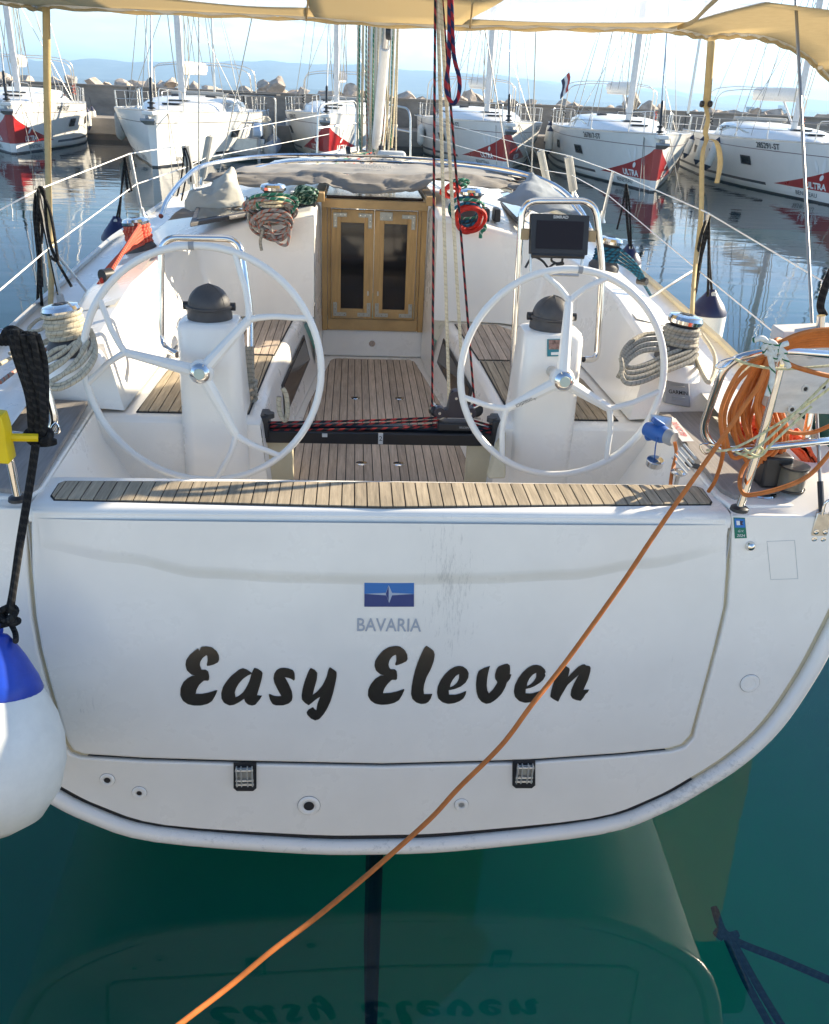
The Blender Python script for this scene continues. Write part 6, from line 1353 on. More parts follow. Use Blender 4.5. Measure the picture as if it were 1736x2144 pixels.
# ------------------------------------------------------------------ guard rails: stanchions, lifelines, bow pulpit
LR = {}
stan = {-1: [((78, 397), (130, 640), 4.45), ((272, 321), (299, 452), 6.6), ((388, 303), (404, 394), 8.4), ((440, 281), (422, 381), 9.8)],
        1: [((1482, 445), (1443, 688), 4.40), ((1284, 358), (1260, 458), 6.7), ((1190, 325), (1202, 407), 8.2), ((1131, 312), (1150, 402), 9.6)]}
ends = {-1: [(-30, 455, 3.3), (683, 238, 12.6), (-30, 632, 3.6), (690, 280, 12.6)], 1: [(1790, 628, 3.3), (868, 240, 12.6), (1700, 760, 3.6), (880, 282, 12.6)]}
for s in (-1, 1):
    up_ = []; lo_ = []
    for i, (tp_, fp_, y_) in enumerate(stan[s]):
        t = at(*tp_, y=y_); f = at(*fp_, y=y_+.05); w, z = sheer(y_)
        up_.append(t); lo_.append(f.lerp(t, .52))
        MB().tube([f+V((0, 0, -.03)), t], .0115, 8).build('stanchion', STEEL2 if i else STEEL, yt); MB().lathe([(.035, -.02), (.02, .01), (.017, .06)], f, (t-f), 12).build('stanchion_foot', LGREY if i == 0 else STEEL2, yt)
        if i == 0: MB().tube([at(205 if s < 0 else 1362, 640 if s < 0 else 622, y=4.95), f.lerp(t, .55)], .0075, 8).build('stanchion_brace', STEEL, yt)
        if i >= 2: MB().tube([f+(t-f)*.12, f+(t-f)*.97], .038, 10).build('stanchion_cover', FENDC, yt)
    e = ends[s]
    for pts_, a, b in ((up_, e[0], e[1]), (lo_, e[2], e[3])):
        MB().tube([at(*a[:2], y=a[2])]+pts_+[at(*b[:2], y=b[2])], .0036, 6).build('lifeline', WHTC, yt)
    MB().tube(rounded([V((s*.62, 12.5, 1.92)), V((s*.60, 12.55, 2.5)), V((s*.10, 13.5, 2.56)), V((s*.12, 13.4, 1.98))], .15, 6), .0135, 8).build('bow_pulpit', STEEL2, yt)
    MB().tube([V((s*.62, 12.52, 2.22)), V((s*.12, 13.42, 2.27))], .011, 8).build('pulpit_rail', STEEL2, yt)
# ------------------------------------------------------------------ stern pulpits
def tubeP(name, seq, r=.0135, k=.05, m=STEEL, parent=yt):
    return MB().tube(rounded([at(a, b, y=c_) for a, b, c_ in seq], k, 7), r, 12).build(name, m, parent)
tubeP('stern_rail', [(1548, 1065, 2.49), (1600, 900, 2.49), (1640, 745, 2.49)])
tubeP('stern_rail', [(1736, 742, 2.60), (1622, 733, 2.56), (1520, 752, 2.56), (1468, 905, 2.62), (1505, 945, 2.62), (1740, 922, 2.64), (1800, 918, 2.8)], k=.09)
tubeP('stern_rail', [(1688, 920, 2.66), (1712, 760, 2.70), (1720, 660, 2.70)])
c = at(1548, 1065, y=2.49); MB().lathe([(.030, -.004), (.028, .006), (.018, .012)], c, (0, 0, 1), 16).build('rail_foot', BLACK, yt)
for seq in ([(1500, 935, 2.60), (1478, 950, 2.60), (1466, 932, 2.60), (1488, 930, 2.60)], [(1540, 750, 2.5), (1512, 756, 2.5), (1500, 768, 2.5), (1520, 770, 2.5)]):
    MB().tube(spline([at(a, b, y=c_) for a, b, c_ in seq], 3, True), .004, 6, closed=True).build('rail_hook', STEEL, yt)
tubeP('stern_rail', [(38, 1044, 2.52), (20, 960, 2.52), (-14, 850, 2.52), (-40, 700, 2.52)], .0135)
tubeP('stern_rail', [(-60, 905, 2.6), (0, 908, 2.6), (95, 918, 2.6), (117, 885, 2.6), (82, 760, 2.62), (35, 700, 2.66), (-60, 690, 2.7)], k=.08)
c = at(38, 1044, y=2.52); MB().lathe([(.030, -.004), (.028, .006), (.018, .012)], c, (0, 0, 1), 16).build('rail_foot', BLACK, yt)
MB().tube(spline([at(a, b, y=2.58) for a, b in ((104, 905), (124, 905), (117, 885))], 3, True), .0035, 6, closed=True).build('rail_hook', STEEL, yt)
# deck filler, stern light, shore power, heads
c = at(1592, 1030, z=1.502); MB().lathe([(.055, 0), (.052, .005), (.035, .006), (.0005, .006)], c, (0, 0, 1), 28).build('deck_filler', STEEL, yt)
c = at(1410, 822, z=1.66); ex, ey = (at(1436, 822, z=1.66)-c).normalized(), None
gp = [at(1386, 790, y=3.375), at(1440, 797, y=3.375), at(1443, 852, y=3.345), at(1388, 842, y=3.345)]
gp = [at(a_, b_, y=3.47-.30*(1.70-z_)) for a_, b_, z_ in ((1386, 790, 1.69), (1440, 797, 1.68), (1443, 852, 1.59), (1388, 842, 1.60))]; mb = MB(); mb.prism(gp, (0, -.022, .004)); gar = mb.build('instrument_cover', MGREY, yt, bevel=.006)
gc = sum(gp, V())/4+V((0, -.030, .008)); gx_ = (gp[1]-gp[0]).normalized(); gz_ = (gp[0]-gp[3]).normalized()
text('maker_lettering', 'GARMIN', .022, lambda u, v: gc+gx_*u+gz_*v+V((0, -.002, 0)), DARK, gar, bold=.0003)
for k in (-.034, -.02, .026, .04): MB().tube([gc+gz_*k-gx_*.025+V((0, .002, 0)), gc+gz_*k+gx_*.03+V((0, .001, 0))], .0025, 6).build('cover_rib', MGREY, gar)
# shore power socket on the wall of the right helm well
sp0 = at(1378, 893, y=3.08); pl = MB().box(sp0+V((.01, .01, 0)), (.085, .008, .085), Matrix.Rotation(R(-20), 3, 'Z')).build('socket_plate', STEEL2, yt, bevel=.004)
a, b = at(1362, 900, y=3.03), at(1418, 920, y=2.93)
pg = MB().lathe([(.026, -.02), (.030, 0), (.034, .02), (.034, .055), (.028, .075), (.024, .08)], a, (b-a), 20).build('power_plug', BLUEP, yt)
MB().lathe([(.029, .076), (.031, .10), (.024, .11), (.012, .108)], a, (b-a), 16).build('plug_collar', MGREY, pg)
MB().lathe([(.0005, -.006), (.022, -.006), (.024, 0), (.022, .006), (.0005, .006)], at(1357, 906, y=3.05)+V((0, -.02, 0)), (.5, -1, .1), 14).build('socket_flap', BLUEP, pg)
MB().box(at(1378, 884, y=3.0), (.05, .03, .02), Matrix.Rotation(.5, 3, 'Y')).build('plug_clip', BLUEP, pg, bevel=.004)
rope('cable_tie', P([(1376, 915), (1372, 940), (1371, 962)], y=2.96), .0025, BLUEP, yt)
c = at(1371, 968, y=2.95); MB().lathe([(.032, -.010), (.032, .012), (.026, .014), (.0005, .014)], c, (0, -.25, 1), 20).build('dangling_cap', STEEL, yt)
c = at(1421, 990, y=2.84); MB().lathe([(.008, -.07), (.008, -.01), (.028, .0), (.028, .006), (.020, .011), (.0005, .011)], c, (0, -.1, 1), 18).build('pull_knob', STEEL, yt)
# slatted grille, warning label, shower panel on the same wall
g0 = at(1425, 950, x=.93)
for k in range(5):
    a, b = at(1408+6*k, 958-7*k, x=1.06), at(1438+5*k, 992-8*k, x=1.07); 
    MB().tube([a, b], .0042, 6).build('vent_slat', LGREY, yt)
dn = [at(1392, 876, z=1.536), at(1414, 876, z=1.536), at(1453, 925, z=1.536), at(1428, 925, z=1.536)]
dn = [V((p.x, p.y, 1.5375)) for p in dn]; mb = MB(); mb.prism(dn, (0, 0, .0015)); dl = mb.build('warning_label', mat('pale_label', (.55, .53, .52), .6), yt, smooth=False)
m0 = (dn[0]+dn[1]+dn[2]+dn[3])/4; ux = ((dn[3]+dn[2])/2-(dn[0]+dn[1])/2).normalized(); vx = V((ux.y, -ux.x, 0)); vx = vx if vx.x > 0 else -vx
text('label_lettering', 'DO NOT STEP', .032, lambda u, v: m0+ux*u+V((0, 0, .003))+vx*v, REDT, dl, sx=.78, bold=.0006)
for kk, (pp_, z_) in enumerate((([(1405, 880), (1440, 885), (1500, 975), (1470, 985)], 1.536),)): pass
c = at(1460, 972, z=1.50); MB().box(c+V((-.015, -.01, .012)), (.06, .075, .02), Matrix.Rotation(R(-35), 3, 'Z')).build('control_panel', DGREY, yt, bevel=.006)
# stern light box on the right rail
sl = at(1632, 985, y=2.68); f = MB().box(sl+V((-.015, .02, 0)), (.10, .085, .115)).build('stern_light', BLACK, yt, bevel=.01)
MB().lathe([(.045, -.045), (.046, .03), (.040, .035)], sl+V((.035, -.03, -.005)), (0, 0, 1), 24).build('light_lens', mat('smoky_lens', (.16, .15, .12), .15, trans=.3), f)
MB().lathe([(.05, 0), (.05, .006), (.0005, .007)], sl+V((.035, -.03, .028)), (0, 0, 1), 24).build('light_lid', BLACK, f); MB().lathe([(.048, 0), (.05, .008), (.0005, .009)], sl+V((.035, -.03, -.056)), (0, 0, 1), 24).build('light_foot', BLACK, f)
# ------------------------------------------------------------------ awning
aw = empty('awning', (0, 4.6, 3.0), 'tan awning with clear panels stretched over the cockpit at the top of the picture', 'awning')
AZ = 3.0
am = bpy.data.materials.new('tan_awning_cloth'); am.use_nodes = True; nt = am.node_tree; nt.nodes.clear()
o_ = N(nt.nodes, 'ShaderNodeOutputMaterial'); d_ = N(nt.nodes, 'ShaderNodeBsdfDiffuse'); t_ = N(nt.nodes, 'ShaderNodeBsdfTranslucent'); m_ = N(nt.nodes, 'ShaderNodeMixShader')
nn_ = N(nt.nodes, 'ShaderNodeTexNoise'); nn_.inputs['Scale'].default_value = 120; rp_ = N(nt.nodes, 'ShaderNodeMixRGB'); nt.links.new(nn_.outputs['Fac'], rp_.inputs['Fac']); rp_.inputs['Color1'].default_value = (.64, .54, .36, 1); rp_.inputs['Color2'].default_value = (.76, .66, .47, 1)
nt.links.new(rp_.outputs[0], d_.inputs['Color']); nt.links.new(rp_.outputs[0], t_.inputs['Color']); m_.inputs[0].default_value = .72
nt.links.new(d_.outputs[0], m_.inputs[1]); nt.links.new(t_.outputs[0], m_.inputs[2]); nt.links.new(m_.outputs[0], o_.inputs['Surface'])
HEMM = mat('tan_hem', (.38, .27, .12), .9, var=.1)
edge_px = [(-60, 0), (0, 6), (50, 12), (75, 19), (113, 14), (227, 21), (378, 28), (529, 34), (656, 40), (784, 51), (936, 57), (1080, 59), (1214, 60), (1340, 63), (1420, 66), (1455, 74), (1488, 79), (1530, 76), (1571, 76), (1612, 84), (1647, 97), (1685, 117), (1712, 140), (1736, 166), (1790, 220)]
edge_px = [(a, b-6) for a, b in edge_px]
edge = spline([at(a, b, z=AZ) if b < 100 else at(a, b, z=AZ-.0016*(b-100)) for a, b in edge_px], 5)
def zone(x0, x1, ya, yb, name, m):
    """panel of the awning between two athwartship positions (x) and two depths behind the edge"""
    rows = []
    idx = [p for p in edge if x0-1e-4 <= p.x <= x1+1e-4]
    def ed(x):
        for a, b in zip(edge, edge[1:]):
            if (a.x-x)*(b.x-x) <= 0 and abs(a.x-b.x) > 1e-6: return a.lerp(b, (x-a.x)/(b.x-a.x))
        return edge[-1] if x > 0 else edge[0]
    n_ = max(3, int((x1-x0)/.06))
    for i in range(n_+1):
        x = x0+(x1-x0)*i/n_; e_ = ed(x); r = []
        for k in range(5):
            dd_ = ya+(yb-ya)*k/4; r.append(V((x, max(3.3, e_.y-dd_), e_.z+.012*math.sin(x*5+dd_*2)*min(1, dd_*2)+(.0 if dd_ < .02 else .01*dd_))))
        rows.append(r)
    return MB().grid(rows).build(name, m, aw, angle=180, solid=.002)
xl, xr = edge[0].x, edge[-1].x-.02
x_w = [at(140, 2, z=AZ).x, at(642, 4, z=AZ).x, at(988, 40, z=AZ).x, at(1440, 50, z=AZ).x]
zone(xl, x_w[0], 0, 1.3, 'cloth', am); zone(x_w[0], x_w[1], 0, .52, 'cloth_hem', am); zone(x_w[1], x_w[2], 0, 1.3, 'cloth', am); zone(x_w[2], x_w[3], 0, .30, 'cloth_hem', am); zone(x_w[3], xr, 0, 1.3, 'cloth', am)

cm_ = bpy.data.materials.new('clear_window_film'); cm_.use_nodes = True; nt = cm_.node_tree; nt.nodes.clear(); o_ = N(nt.nodes, 'ShaderNodeOutputMaterial'); tr = N(nt.nodes, 'ShaderNodeBsdfTransparent'); tr.inputs['Color'].default_value = (.90, .93, .95, 1)
gl = N(nt.nodes, 'ShaderNodeBsdfGlossy'); gl.inputs['Roughness'].default_value = .12; tl_ = N(nt.nodes, 'ShaderNodeBsdfTranslucent'); tl_.inputs['Color'].default_value = (.8, .82, .85, 1); m1 = N(nt.nodes, 'ShaderNodeMixShader'); m1.inputs[0].default_value = .40; m2 = N(nt.nodes, 'ShaderNodeMixShader'); m2.inputs[0].default_value = .08
nt.links.new(tr.outputs[0], m1.inputs[1]); nt.links.new(tl_.outputs[0], m1.inputs[2]); nt.links.new(m1.outputs[0], m2.inputs[1]); nt.links.new(gl.outputs[0], m2.inputs[2]); nt.links.new(m2.outputs[0], o_.inputs['Surface'])
zone(x_w[0], x_w[1], .52, 1.3, 'clear_panel', cm_); zone(x_w[2], x_w[3], .30, 1.3, 'clear_panel', cm_)
MB().tube([p+V((0, 0, .006*math.sin(i*1.9))) for i, p in enumerate(edge)], .011, 8).build('edge_piping', WHTC, aw)
MB().tube([p+V((0, .012, -.012+.004*math.sin(i*1.3+1))) for i, p in enumerate(edge)], .016, 8, flat=(.6, 1)).build('edge_binding', am, aw)
for q in ([(645, 0), (641, 40)], [(990, 2), (986, 42), (984, 56)], [(1508, -10), (1478, 18), (1450, 45), (1420, 57)]): MB().tube(spline([at(a, b, z=AZ-.006) for a, b in q], 4), .010, 6, flat=(1, .4)).build('panel_seam', HEMM, aw)
def strap(seq, w, lab):
    p = [at(a, b, y=c_) for a, b, c_ in seq]; c0 = p[0].copy(); q = spline(p, 5); 
    mb = MB(); rows = []
    for i, t in enumerate(q):
        tw_ = .35*math.sin(i*.45) if w < .02 else .1*math.sin(i*.3); ex_ = V((math.cos(tw_), math.sin(tw_), 0)); rows.append([t-ex_*w-c0, t-ex_*w*.0+V((0, -.002, 0))-c0, t+ex_*w-c0])
    o = MB().grid(rows).build('strap', BEIGEW, None, solid=.003, angle=180); o.location = c0; tag(o, lab, 'strap', 'beige straps that hold the awning down'); return o
strap([(97, 14, 4.70), (99, 200, 4.72), (101, 340, 4.74), (104, 480, 4.72), (109, 560, 4.66)], .017, 'beige webbing strap from the awning down to the left side deck')
strap([(109, 560, 4.66), (107, 610, 4.5), (106, 650, 4.35), (108, 684, 4.2)], .013, 'narrow lower end of the beige strap on the left side deck')
strap([(1490, 78, 4.70), (1484, 160, 4.72), (1479, 225, 4.72)], .020, 'wide beige webbing strap hanging from the awning at the right')
strap([(1478, 225, 4.72), (1482, 250, 4.70), (1477, 275, 4.70), (1479, 292, 4.70), (1470, 330, 4.62), (1468, 450, 4.50), (1455, 560, 4.35), (1448, 665, 4.20)], .012, 'knotted narrow part of the right beige strap down to the side deck')
strap([(1482, 290, 4.69), (1500, 296, 4.66), (1508, 330, 4.66), (1506, 360, 4.66), (1501, 383, 4.66)], .014, 'loose tail of the right beige strap curling below its knot')
for px, py in ((1470, 217), (1487, 217)):
    c = at(px, py, y=4.70); o = MB().lathe([(.0005, -.012), (.014, -.008), (.016, 0), (.014, .008), (.0005, .012)], (0, 0, 0), (1, 0, 0), 12).build('strap_buckle', BLACK); o.location = c; tag(o, 'black buckle stud on the right beige strap', 'buckle', 'buckle studs of the right strap')
for px, py in ((112, 690), (1447, 690)):
    pass
# ================================================================== THINGS ON AND AROUND THE STERN
def fender_big(c, r, h, axis, cap, body, lab, group=None, flat_=False):
    t = empty('fender', c, lab, 'fender', group); ax = V(axis).normalized()
    prof = [(.001, -h), (r*.35, -h*.97), (r*.7, -h*.80), (r*.93, -h*.5), (r, -h*.18), (r*.97, h*.12), (r*.88, h*.36), (r*.72, h*.60), (r*.62, h*.74), (r*.5, h*.8)]
    MB().lathe(prof, c, ax, 40).build('body', body, t, angle=180)
    MB().lathe([(r*.66, h*.68), (r*.67, h*.70), (r*.60, h*.84), (r*.44, h*1.06), (r*.28, h*1.24), (r*.18, h*1.33), (.001, h*1.38)], c, ax, 32).build('cap', cap, t, angle=60)
    MB().lathe([(.001, -.012), (.024, -.012), (.024, .012), (.001, .012)], c+ax*(h*1.38), (1, -.3, 0), 14).build('eye', cap, t)
    return t
fc = at(-12, 1567, y=2.13)
fax = V((.03, .38, 1)).normalized(); fend = fc+fax*.385
fender_big(fc, .205, .262, fax, BLUEC, FENDW, 'big round white fender with a bright blue cap hanging at the left of the stern')
rope('fender_rope', [at(72, 930, y=2.50), at(60, 1010, y=2.47), at(40, 1130, y=2.40), at(18, 1270, y=2.33), fend], .0085, R_BLACK, None, 'black rope running down from the left stern rail to the big blue capped fender', 'rope')
rope('fender_rope', [at(78, 930, y=2.50), at(66, 1010, y=2.47), at(46, 1130, y=2.40), at(26, 1262, y=2.30), at(24, 1300, y=2.30), fend+V((.012, 0, -.01))], .0085, R_BLACK, None, 'second black rope strand beside the first one above the blue capped fender', 'rope')
kc = at(14, 1290, y=2.30)
rope('rope_knot', [kc+V((.028*math.sin(t*1.9), .018*math.cos(t*2.7), .024*math.cos(t*1.3))) for t in [i*.6 for i in range(16)]], .010, R_BLACK, None, 'black knot just above the big blue capped fender', 'knot', k=4)
rope('rope_end', [kc, kc+V((.02, -.01, -.05)), at(33, 1342, y=2.22)], .0085, R_BLACK, None, 'short black rope end pointing down from the knot over the blue cap', 'rope')
# black rope hank on the left stern rail
hk = [[(30, 690), (45, 740), (62, 820), (72, 905), (60, 918), (45, 850), (25, 760), (12, 700)]]
rr = random.Random(12)
for i in range(9):
    u = i/8; x0 = 20+52*u; 
    pts = [at(a, b, y=2.56-.03*rr.random()) for a, b in ((x0, 690+10*u+rr.uniform(-4, 4)), (x0+10, 740), (58+26*u+rr.uniform(-6, 4), 830), (66+20*u, 905+rr.uniform(-4, 6)), (78+12*u, 915), (74+22*u, 850+rr.uniform(-10, 10)), (x0+22, 760), (x0+6, 700))]
    rope('rope_hank', pts, .0095, R_BLACK, None, 'black rope strand of the hank hung over the left stern rail', 'rope', 'strands of the black hank on the left stern rail', k=6)
for i in range(4):
    pts = [at(a, b, y=2.57) for a, b in ((0+8*i, 720), (14+8*i, 692+3*i), (34+10*i, 690+6*i), (50+8*i, 712+8*i), (48+6*i, 740+6*i))]; rope('rope_hank', pts, .0105, R_BLACK, None, 'black rope turn over the top of the left stern rail', 'rope', 'top turns of the black hank', k=6)
kc = at(84, 915, y=2.54); rope('rope_knot', [kc+V((.035*math.sin(t*1.7), .02*math.cos(t*2.3), .022*math.cos(t*1.1))) for t in [i*.6 for i in range(18)]], .010, R_BLACK, None, 'black knot at the bottom of the rope hank on the left stern rail', 'knot', k=4)
# yellow rescue gear at the left edge
yp = at(-8, 925, y=2.42); t = empty('rescue_gear', yp, 'yellow plastic rescue holder with a yellow bar at the left edge of the picture', 'rescue holder')
mb = MB(); mb.prism([at(a, b, y=2.45) for a, b in ((-40, 868), (0, 872), (9, 900), (12, 930), (20, 968), (18, 972), (-40, 968))], (0, .06, 0)); mb.build('holder', YEL, t, bevel=.006)
MB().tube([at(6, 915, y=2.5), at(80, 916, y=2.52)], .013, 8).build('bar', YEL, t)
# fenders hanging along the near yacht
def cyl_fender(c, r, L_, lab, cap, hang_px, y_h):
    t = empty('fender', c, lab, 'fender', 'fenders hung along the near yacht'); ax = V((0, 0, 1))
    MB().lathe([(.001, -L_), (r*.8, -L_+.04), (r, -L_+.12), (r, -r*.7), (r*.995, -r*.65)], c, ax, 28).build('body', FENDW, t)
    MB().lathe([(r*1.004, -r*.75), (r*1.0, -r*.6), (r*.78, -r*.2), (r*.42, r*.25), (r*.25, r*.5), (r*.2, r*.6), (.001, r*.62)], c, ax, 28).build('cap', cap, t)
    MB().lathe([(.001, -.008), (.014, -.008), (.014, .008), (.001, .008)], c+V((0, -r*.3, r*.38)), (0, -1, 0), 12).build('eye', LGREY, t)
    hp_ = [at(a, b, y=y_h) if i == 0 else None for i, (a, b) in enumerate(hang_px)]
    MB().tube(spline([c+V((0, 0, r*.5)), c.lerp(hp_[0], .5), hp_[0]], 4), .0075, 6).build('line', R_BLACK, t)
    return t
cyl_fender(at(246, 474, x=-2.02), .135, .62, 'white fender with navy cap hanging beside the red winch rope', NAVY, [(262, 330)], 6.4)
cyl_fender(at(82, 665, x=-1.78), .12, .55, 'dark navy capped fender low behind the left side deck edge', NAVY, [(80, 395)], 4.4)
cyl_fender(at(1487, 628, x=1.93), .105, .60, 'white fender with navy cap hanging right of the right beige strap', NAVY, [(1484, 450)], 4.4)
cyl_fender(at(1317, 528, x=1.98), .105, .50, 'white fender with navy cap hanging behind the teal blue winch rope', NAVY, [(1311, 385)], 6.5)
for nm, seqs, y_ in (('black rope loops tied to the left lifeline in front of the leftmost yacht', [[(77, 395), (72, 450), (82, 560), (88, 640)], [(80, 392), (92, 400), (98, 470), (112, 530), (150, 600)], [(76, 395), (88, 470), (86, 510)], [(80, 395), (78, 470), (84, 520), (88, 600)], [(82, 392), (104, 440), (118, 520), (120, 545), (108, 540)]], 4.45),
                     ('black rope loops tied to the left lifeline near the left yacht reflection', [[(262, 330), (256, 380), (250, 455)], [(262, 328), (272, 380), (276, 400)], [(260, 330), (266, 390), (272, 402)]], 6.4),
                     ('black rope loops tied to the left lifeline further forward', [[(386, 308), (380, 370), (366, 430)], [(388, 308), (398, 340), (400, 380)], [(384, 310), (392, 350), (380, 420)]], 8.3),
                     ('black rope loops tied to the right lifeline beside the right beige strap', [[(1484, 450), (1470, 520), (1448, 650)], [(1482, 452), (1466, 500), (1450, 600)], [(1486, 450), (1478, 500), (1462, 560)], [(1484, 450), (1484, 560), (1482, 620)]], 4.4),
                     ('black rope loops tied to the right lifeline beyond the chart plotter', [[(1311, 385), (1304, 430), (1292, 480)], [(1312, 385), (1312, 450), (1318, 515)], [(1311, 385), (1318, 430), (1322, 520)]], 6.5)):
    for s_ in seqs: rope('rope_loop', [at(a, b, y=y_) for a, b in s_], .0075, R_BLACK, None, nm, 'rope', nm.replace('black rope loops', 'black loops'), k=6, n=6)
# ------------------------------------------------------------------ white board, orange cable and netting on the right stern rail
bt = empty('board', at(1690, 770, y=2.56), 'weathered white painted board with screw holes tied to the right stern rail', 'board')
q = [at(1641, 695, y=2.64), at(1760, 690, y=2.70), at(1760, 868, y=2.62), at(1618, 864, y=2.56)]
mb = MB(); mb.prism(q, (-.02, .05, .012)); mb.build('plank_board', BWOOD, bt, bevel=.004)
for (px, py) in ((1684, 812), (1722, 808), (1656, 855), (1695, 742)):
    c = at(px, py, y=2.575 if py > 800 else 2.60)+V((0, -.008, 0)); MB().lathe([(.013, -.002), (.013, .002), (.008, .003), (.006, -.002)], c, (0, -1, .1), 14).build('screw_hole', LGREY, bt); MB().lathe([(.006, .0), (.0005, .0)], c+V((0, -.002, 0)), (0, -1, .1), 10).build('hole', DGREY, bt)
# the shore cable: from the frame bottom, up over the rail
cab = [(330, 2180), (395, 2130), (480, 2065), (570, 1990), (650, 1930), (730, 1865), (800, 1805), (900, 1715), (960, 1650), (1050, 1560), (1110, 1480), (1150, 1430), (1200, 1365), (1300, 1225), (1350, 1150), (1400, 1076), (1447, 1010), (1500, 935), (1560, 848), (1592, 800), (1612, 740), (1625, 712), (1640, 715)]
ys = [1.36, 1.42, 1.50, 1.58, 1.65, 1.72, 1.79, 1.88, 1.94, 2.00, 2.03, 2.08, 2.14, 2.25, 2.30, 2.36, 2.40, 2.43, 2.45, 2.47, 2.49, 2.51, 2.55]
rope('shore_cable', [at(a, b, y=c_) for (a, b), c_ in zip(cab, ys)], .0075, ORG, None, 'long orange power cable running from the right stern rail down across the stern', 'cable', k=8, n=10)
rope('shore_cable', [at(a, b, y=c_) for a, b, c_ in ((1413, 925, 2.93), (1416, 950, 2.92), (1408, 985, 2.86), (1404, 1015, 2.80), (1404, 1040, 2.76))], .0068, ORG, None, 'orange power cable hanging down from the blue plug in the right helm well', 'cable')
rope('shore_cable', [at(a, b, y=c_) for a, b, c_ in ((1484, 1028, 2.66), (1500, 1000, 2.6), (1515, 940, 2.5), (1510, 860, 2.5), (1550, 775, 2.5), (1600, 745, 2.5))], .0068, ORG, None, 'orange cable rising from the gap beside the right corner seat to the cable coil', 'cable')
rng = random.Random(8)
CO = 'turns of the orange cable coil on the right stern rail'
for i in range(11):      # hanging loops left of the post
    j = rng.uniform; x0, w = 1545+i*5.5+j(-6, 6), 36+j(-6, 10)
    pts = [(1612+j(-6, 6), 728), (1580+i*3, 762+j(-4, 4)), (x0, 810+j(-8, 8)), (x0-w*.55, 880+j(-14, 14)), (x0-w*.2, 935+j(-25, 20)), (x0+w*.6, 965+j(-30, 20)), (x0+w*1.3, 920+j(-20, 20)), (x0+w*.9, 850), (1600+i*3, 790), (1622, 738)]
    rope('cable_coil', [at(a, b, y=2.60+.012*i+j(-.01, .01)) for a, b in pts], .0072, ORG, None, 'orange cable turn hanging down beside the right stern post', 'cable', CO, k=6, n=7)
for i in range(7):       # turns crossing over the top of the board
    d = i*5.0
    rope('cable_coil', [at(a, b, y=2.44+.008*i) for a, b in ((1625, 722+d*.5), (1660, 704+d*.7), (1700, 693+d), (1745, 689+d*1.1), (1790, 690+d*1.1))], .0078, ORG, None, 'orange cable turn stretched over the top of the white board', 'cable', 'orange cable turns over the white board', k=6, n=8)
rope('cable_coil', [at(a, b, y=2.42) for a, b in ((1636, 735), (1650, 760), (1690, 775), (1745, 788), (1800, 792))], .0072, ORG, None, 'single orange cable turn slanting across the face of the white board', 'cable', k=6)
rope('cable_coil', [at(a, b, y=c_) for a, b, c_ in ((1760, 920, 2.5), (1700, 990, 2.45), (1640, 1020, 2.42), (1570, 1036, 2.42), (1552, 1025, 2.45), (1550, 1000, 2.5), (1560, 975, 2.53), (1580, 960, 2.54))], .0072, ORG, None, 'orange cable loop passing round the foot of the right stern post', 'cable', k=8)
rope('cable_coil', [at(a, b, y=2.62) for a, b in ((1590, 860), (1640, 900), (1700, 905), (1760, 880))], .0072, ORG, None, 'orange cable turn sagging behind the lower rail to the right', 'cable', k=8)
net = []
for i in range(16):
    j = rng.uniform; cxp, cyp = 1590+j(-25, 60), 905+j(-22, 28); rx_, ry_ = j(14, 34), j(8, 18); ph = j(0, 6)
    rope('netting', [at(cxp+rx_*math.cos(t+ph)+5*math.sin(3*t), cyp+ry_*math.sin(t+ph), y=2.80+j(-.03, .05)) for t in [2*PI*k/9 for k in range(9)]], .009, ORGR, None, 'bright orange netting line tangled behind the lower right stern rail', 'netting', 'tangled bright orange netting lines', k=4, n=6)
for i in range(5):
    j = rng.uniform; rope('netting', [at(a+j(-6, 6), b+j(-6, 6)+i*6, y=2.85) for a, b in ((1650, 905), (1680, 925), (1700, 955), (1725, 985), (1760, 1000))], .012, ORGR, None, 'bright orange netting line lying over the right side deck edge', 'netting', 'orange netting lines at the right edge', k=5, n=6)
# speckled lashing and pale cord
for q in ([(1578, 712), (1596, 708), (1612, 722), (1630, 728), (1645, 740)], [(1600, 735), (1618, 742), (1632, 725), (1650, 718)], [(1612, 742), (1618, 775), (1616, 800), (1606, 828)], [(1595, 732), (1615, 715), (1640, 745), (1652, 768)], [(1608, 720), (1625, 752), (1640, 735)]):
    rope('lashing', [at(a, b, y=2.415) for a, b in q], .0085, R_GRNSP, None, 'white lashing with green flecks tied round the top of the right stern post', 'rope', 'green flecked lashing on the right stern post', k=6)
for q, y_ in (([(1540, 752), (1580, 765), (1640, 772), (1740, 765)], 2.46), ([(1480, 942), (1530, 940), (1600, 905), (1700, 840), (1780, 780)], 2.47), ([(1540, 945), (1560, 950), (1600, 925), (1680, 850), (1770, 760)], 2.45), ([(1558, 940), (1590, 955), (1620, 925), (1700, 850)], 2.44), ([(1550, 948), (1575, 958), (1598, 945), (1590, 935)], 2.46)):
    rope('cord', [at(a, b, y=y_) for a, b in q], .0042, R_YEL, None, 'thin pale yellow cord tied between the right stern rails', 'cord', 'pale yellow cords on the right stern rails', k=6)
# dark green crate behind the rail at the right edge, black rope above the board
o = MB().box((0, 0, 0), (.34, .30, .22)).build('crate', mat('dark_green_crate', (.0, .06, .045), .6), bevel=.01); o.location = at(1790, 915, y=3.05); tag(o, 'dark green box behind the rails at the right edge of the picture', 'box')
rope('fender_rope', [at(a, b, y=3.0) for a, b in ((1745, 560), (1728, 600), (1718, 640), (1726, 660))], .014, R_BLACK, None, 'thick black rope above the white board at the right edge', 'rope')
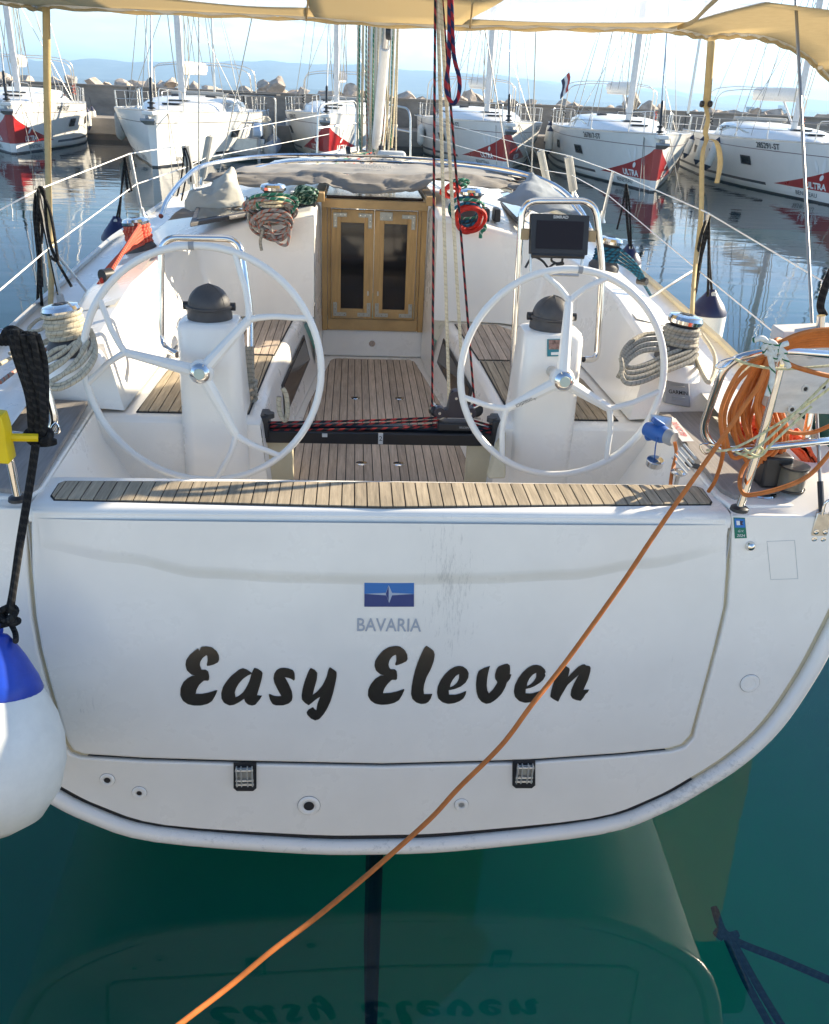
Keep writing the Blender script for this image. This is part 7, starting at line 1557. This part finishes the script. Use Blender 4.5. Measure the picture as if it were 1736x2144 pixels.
# ------------------------------------------------------------------ beige rope bundle on the left pedestal hoop
kc = at(522, 800, y=3.60)
for i in range(5):
    u = (i-2)*.012
    rope('rope_bundle', [at(512+3*i, 725, y=3.60)+V((u*.2, 0, 0)), at(508+5*i, 760, y=3.59), at(514+4*i, 800, y=3.58)], .0085, R_GREY, None, 'beige grey rope strand hanging on the left pedestal hoop', 'rope', 'strands of the beige rope on the left hoop', k=5)
rope('rope_knot', [at(522, 812, y=3.575)+V((.030*math.sin(t*2.3), .016*math.cos(t*1.7), .034*math.cos(t*.9))) for t in [i*.55 for i in range(20)]], .0085, R_GREY, None, 'beige grey knot hanging beside the left pedestal', 'knot', k=4)
rope('rope_end', P([(520, 830), (522, 850), (528, 875), (526, 888)], y=3.57), .0085, R_GREY, None, 'beige grey rope end below the knot beside the left pedestal', 'rope'); rope('rope_end', P([(508, 838), (518, 845), (530, 840), (538, 832)], y=3.57), .0085, R_GREY, None, 'short beige grey rope end sticking out below the knot', 'rope')
rope('rope_hank', P([(592, 812), (600, 830), (602, 865), (596, 880), (585, 860), (584, 830)], y=3.45), .010, R_WHITE, None, 'white rope hank hanging on the left seat front by the traveller', 'rope', k=6)
# ------------------------------------------------------------------ below the surface: rudder, keel line, mooring ropes
MB().box((.0, 3.0, -.75), (.06, .55, 1.5)).build('rudder', mat('antifouling', (.015, .06, .035), .8), yt, bevel=.02)
for q in ([(1495, 1900), (1525, 1960), (1640, 2010), (1780, 2070)], [(1520, 1960), (1560, 2050), (1610, 2143), (1640, 2200)], [(1530, 1962), (1590, 2070), (1645, 2160)], [(1498, 1905), (1510, 1940), (1522, 1958), (1545, 1955)], [(1515, 1965), (1500, 1950), (1540, 1965)]):
    rope('mooring_line', [at(a, b, z=-.06-.0004*(b-1900)) for a, b in q], .014, R_BLACK, None, 'dark mooring rope just below the water at the lower right', 'rope', 'dark mooring ropes under the surface', k=6)
# ================================================================== AIR
hz = MB().box((0, 2480, 41.5), (7000, 5100, 102)).build('haze', None if False else GELF, smooth=False)
hz.data.materials.clear()
hm = bpy.data.materials.new('haze_air'); hm.use_nodes = True; hm.node_tree.nodes.clear()
ho = N(hm.node_tree.nodes, 'ShaderNodeOutputMaterial'); hv = N(hm.node_tree.nodes, 'ShaderNodeVolumePrincipled')
hv.inputs['Color'].default_value = (0.43, 0.69, 1.0, 1); hv.inputs['Density'].default_value = 0.00046; hv.inputs['Anisotropy'].default_value = 0.2
hm.node_tree.links.new(hv.outputs[0], ho.inputs['Volume']); hz.data.materials.append(hm)
tag(hz, kind='stuff')
sc.cycles.volume_bounces = 0
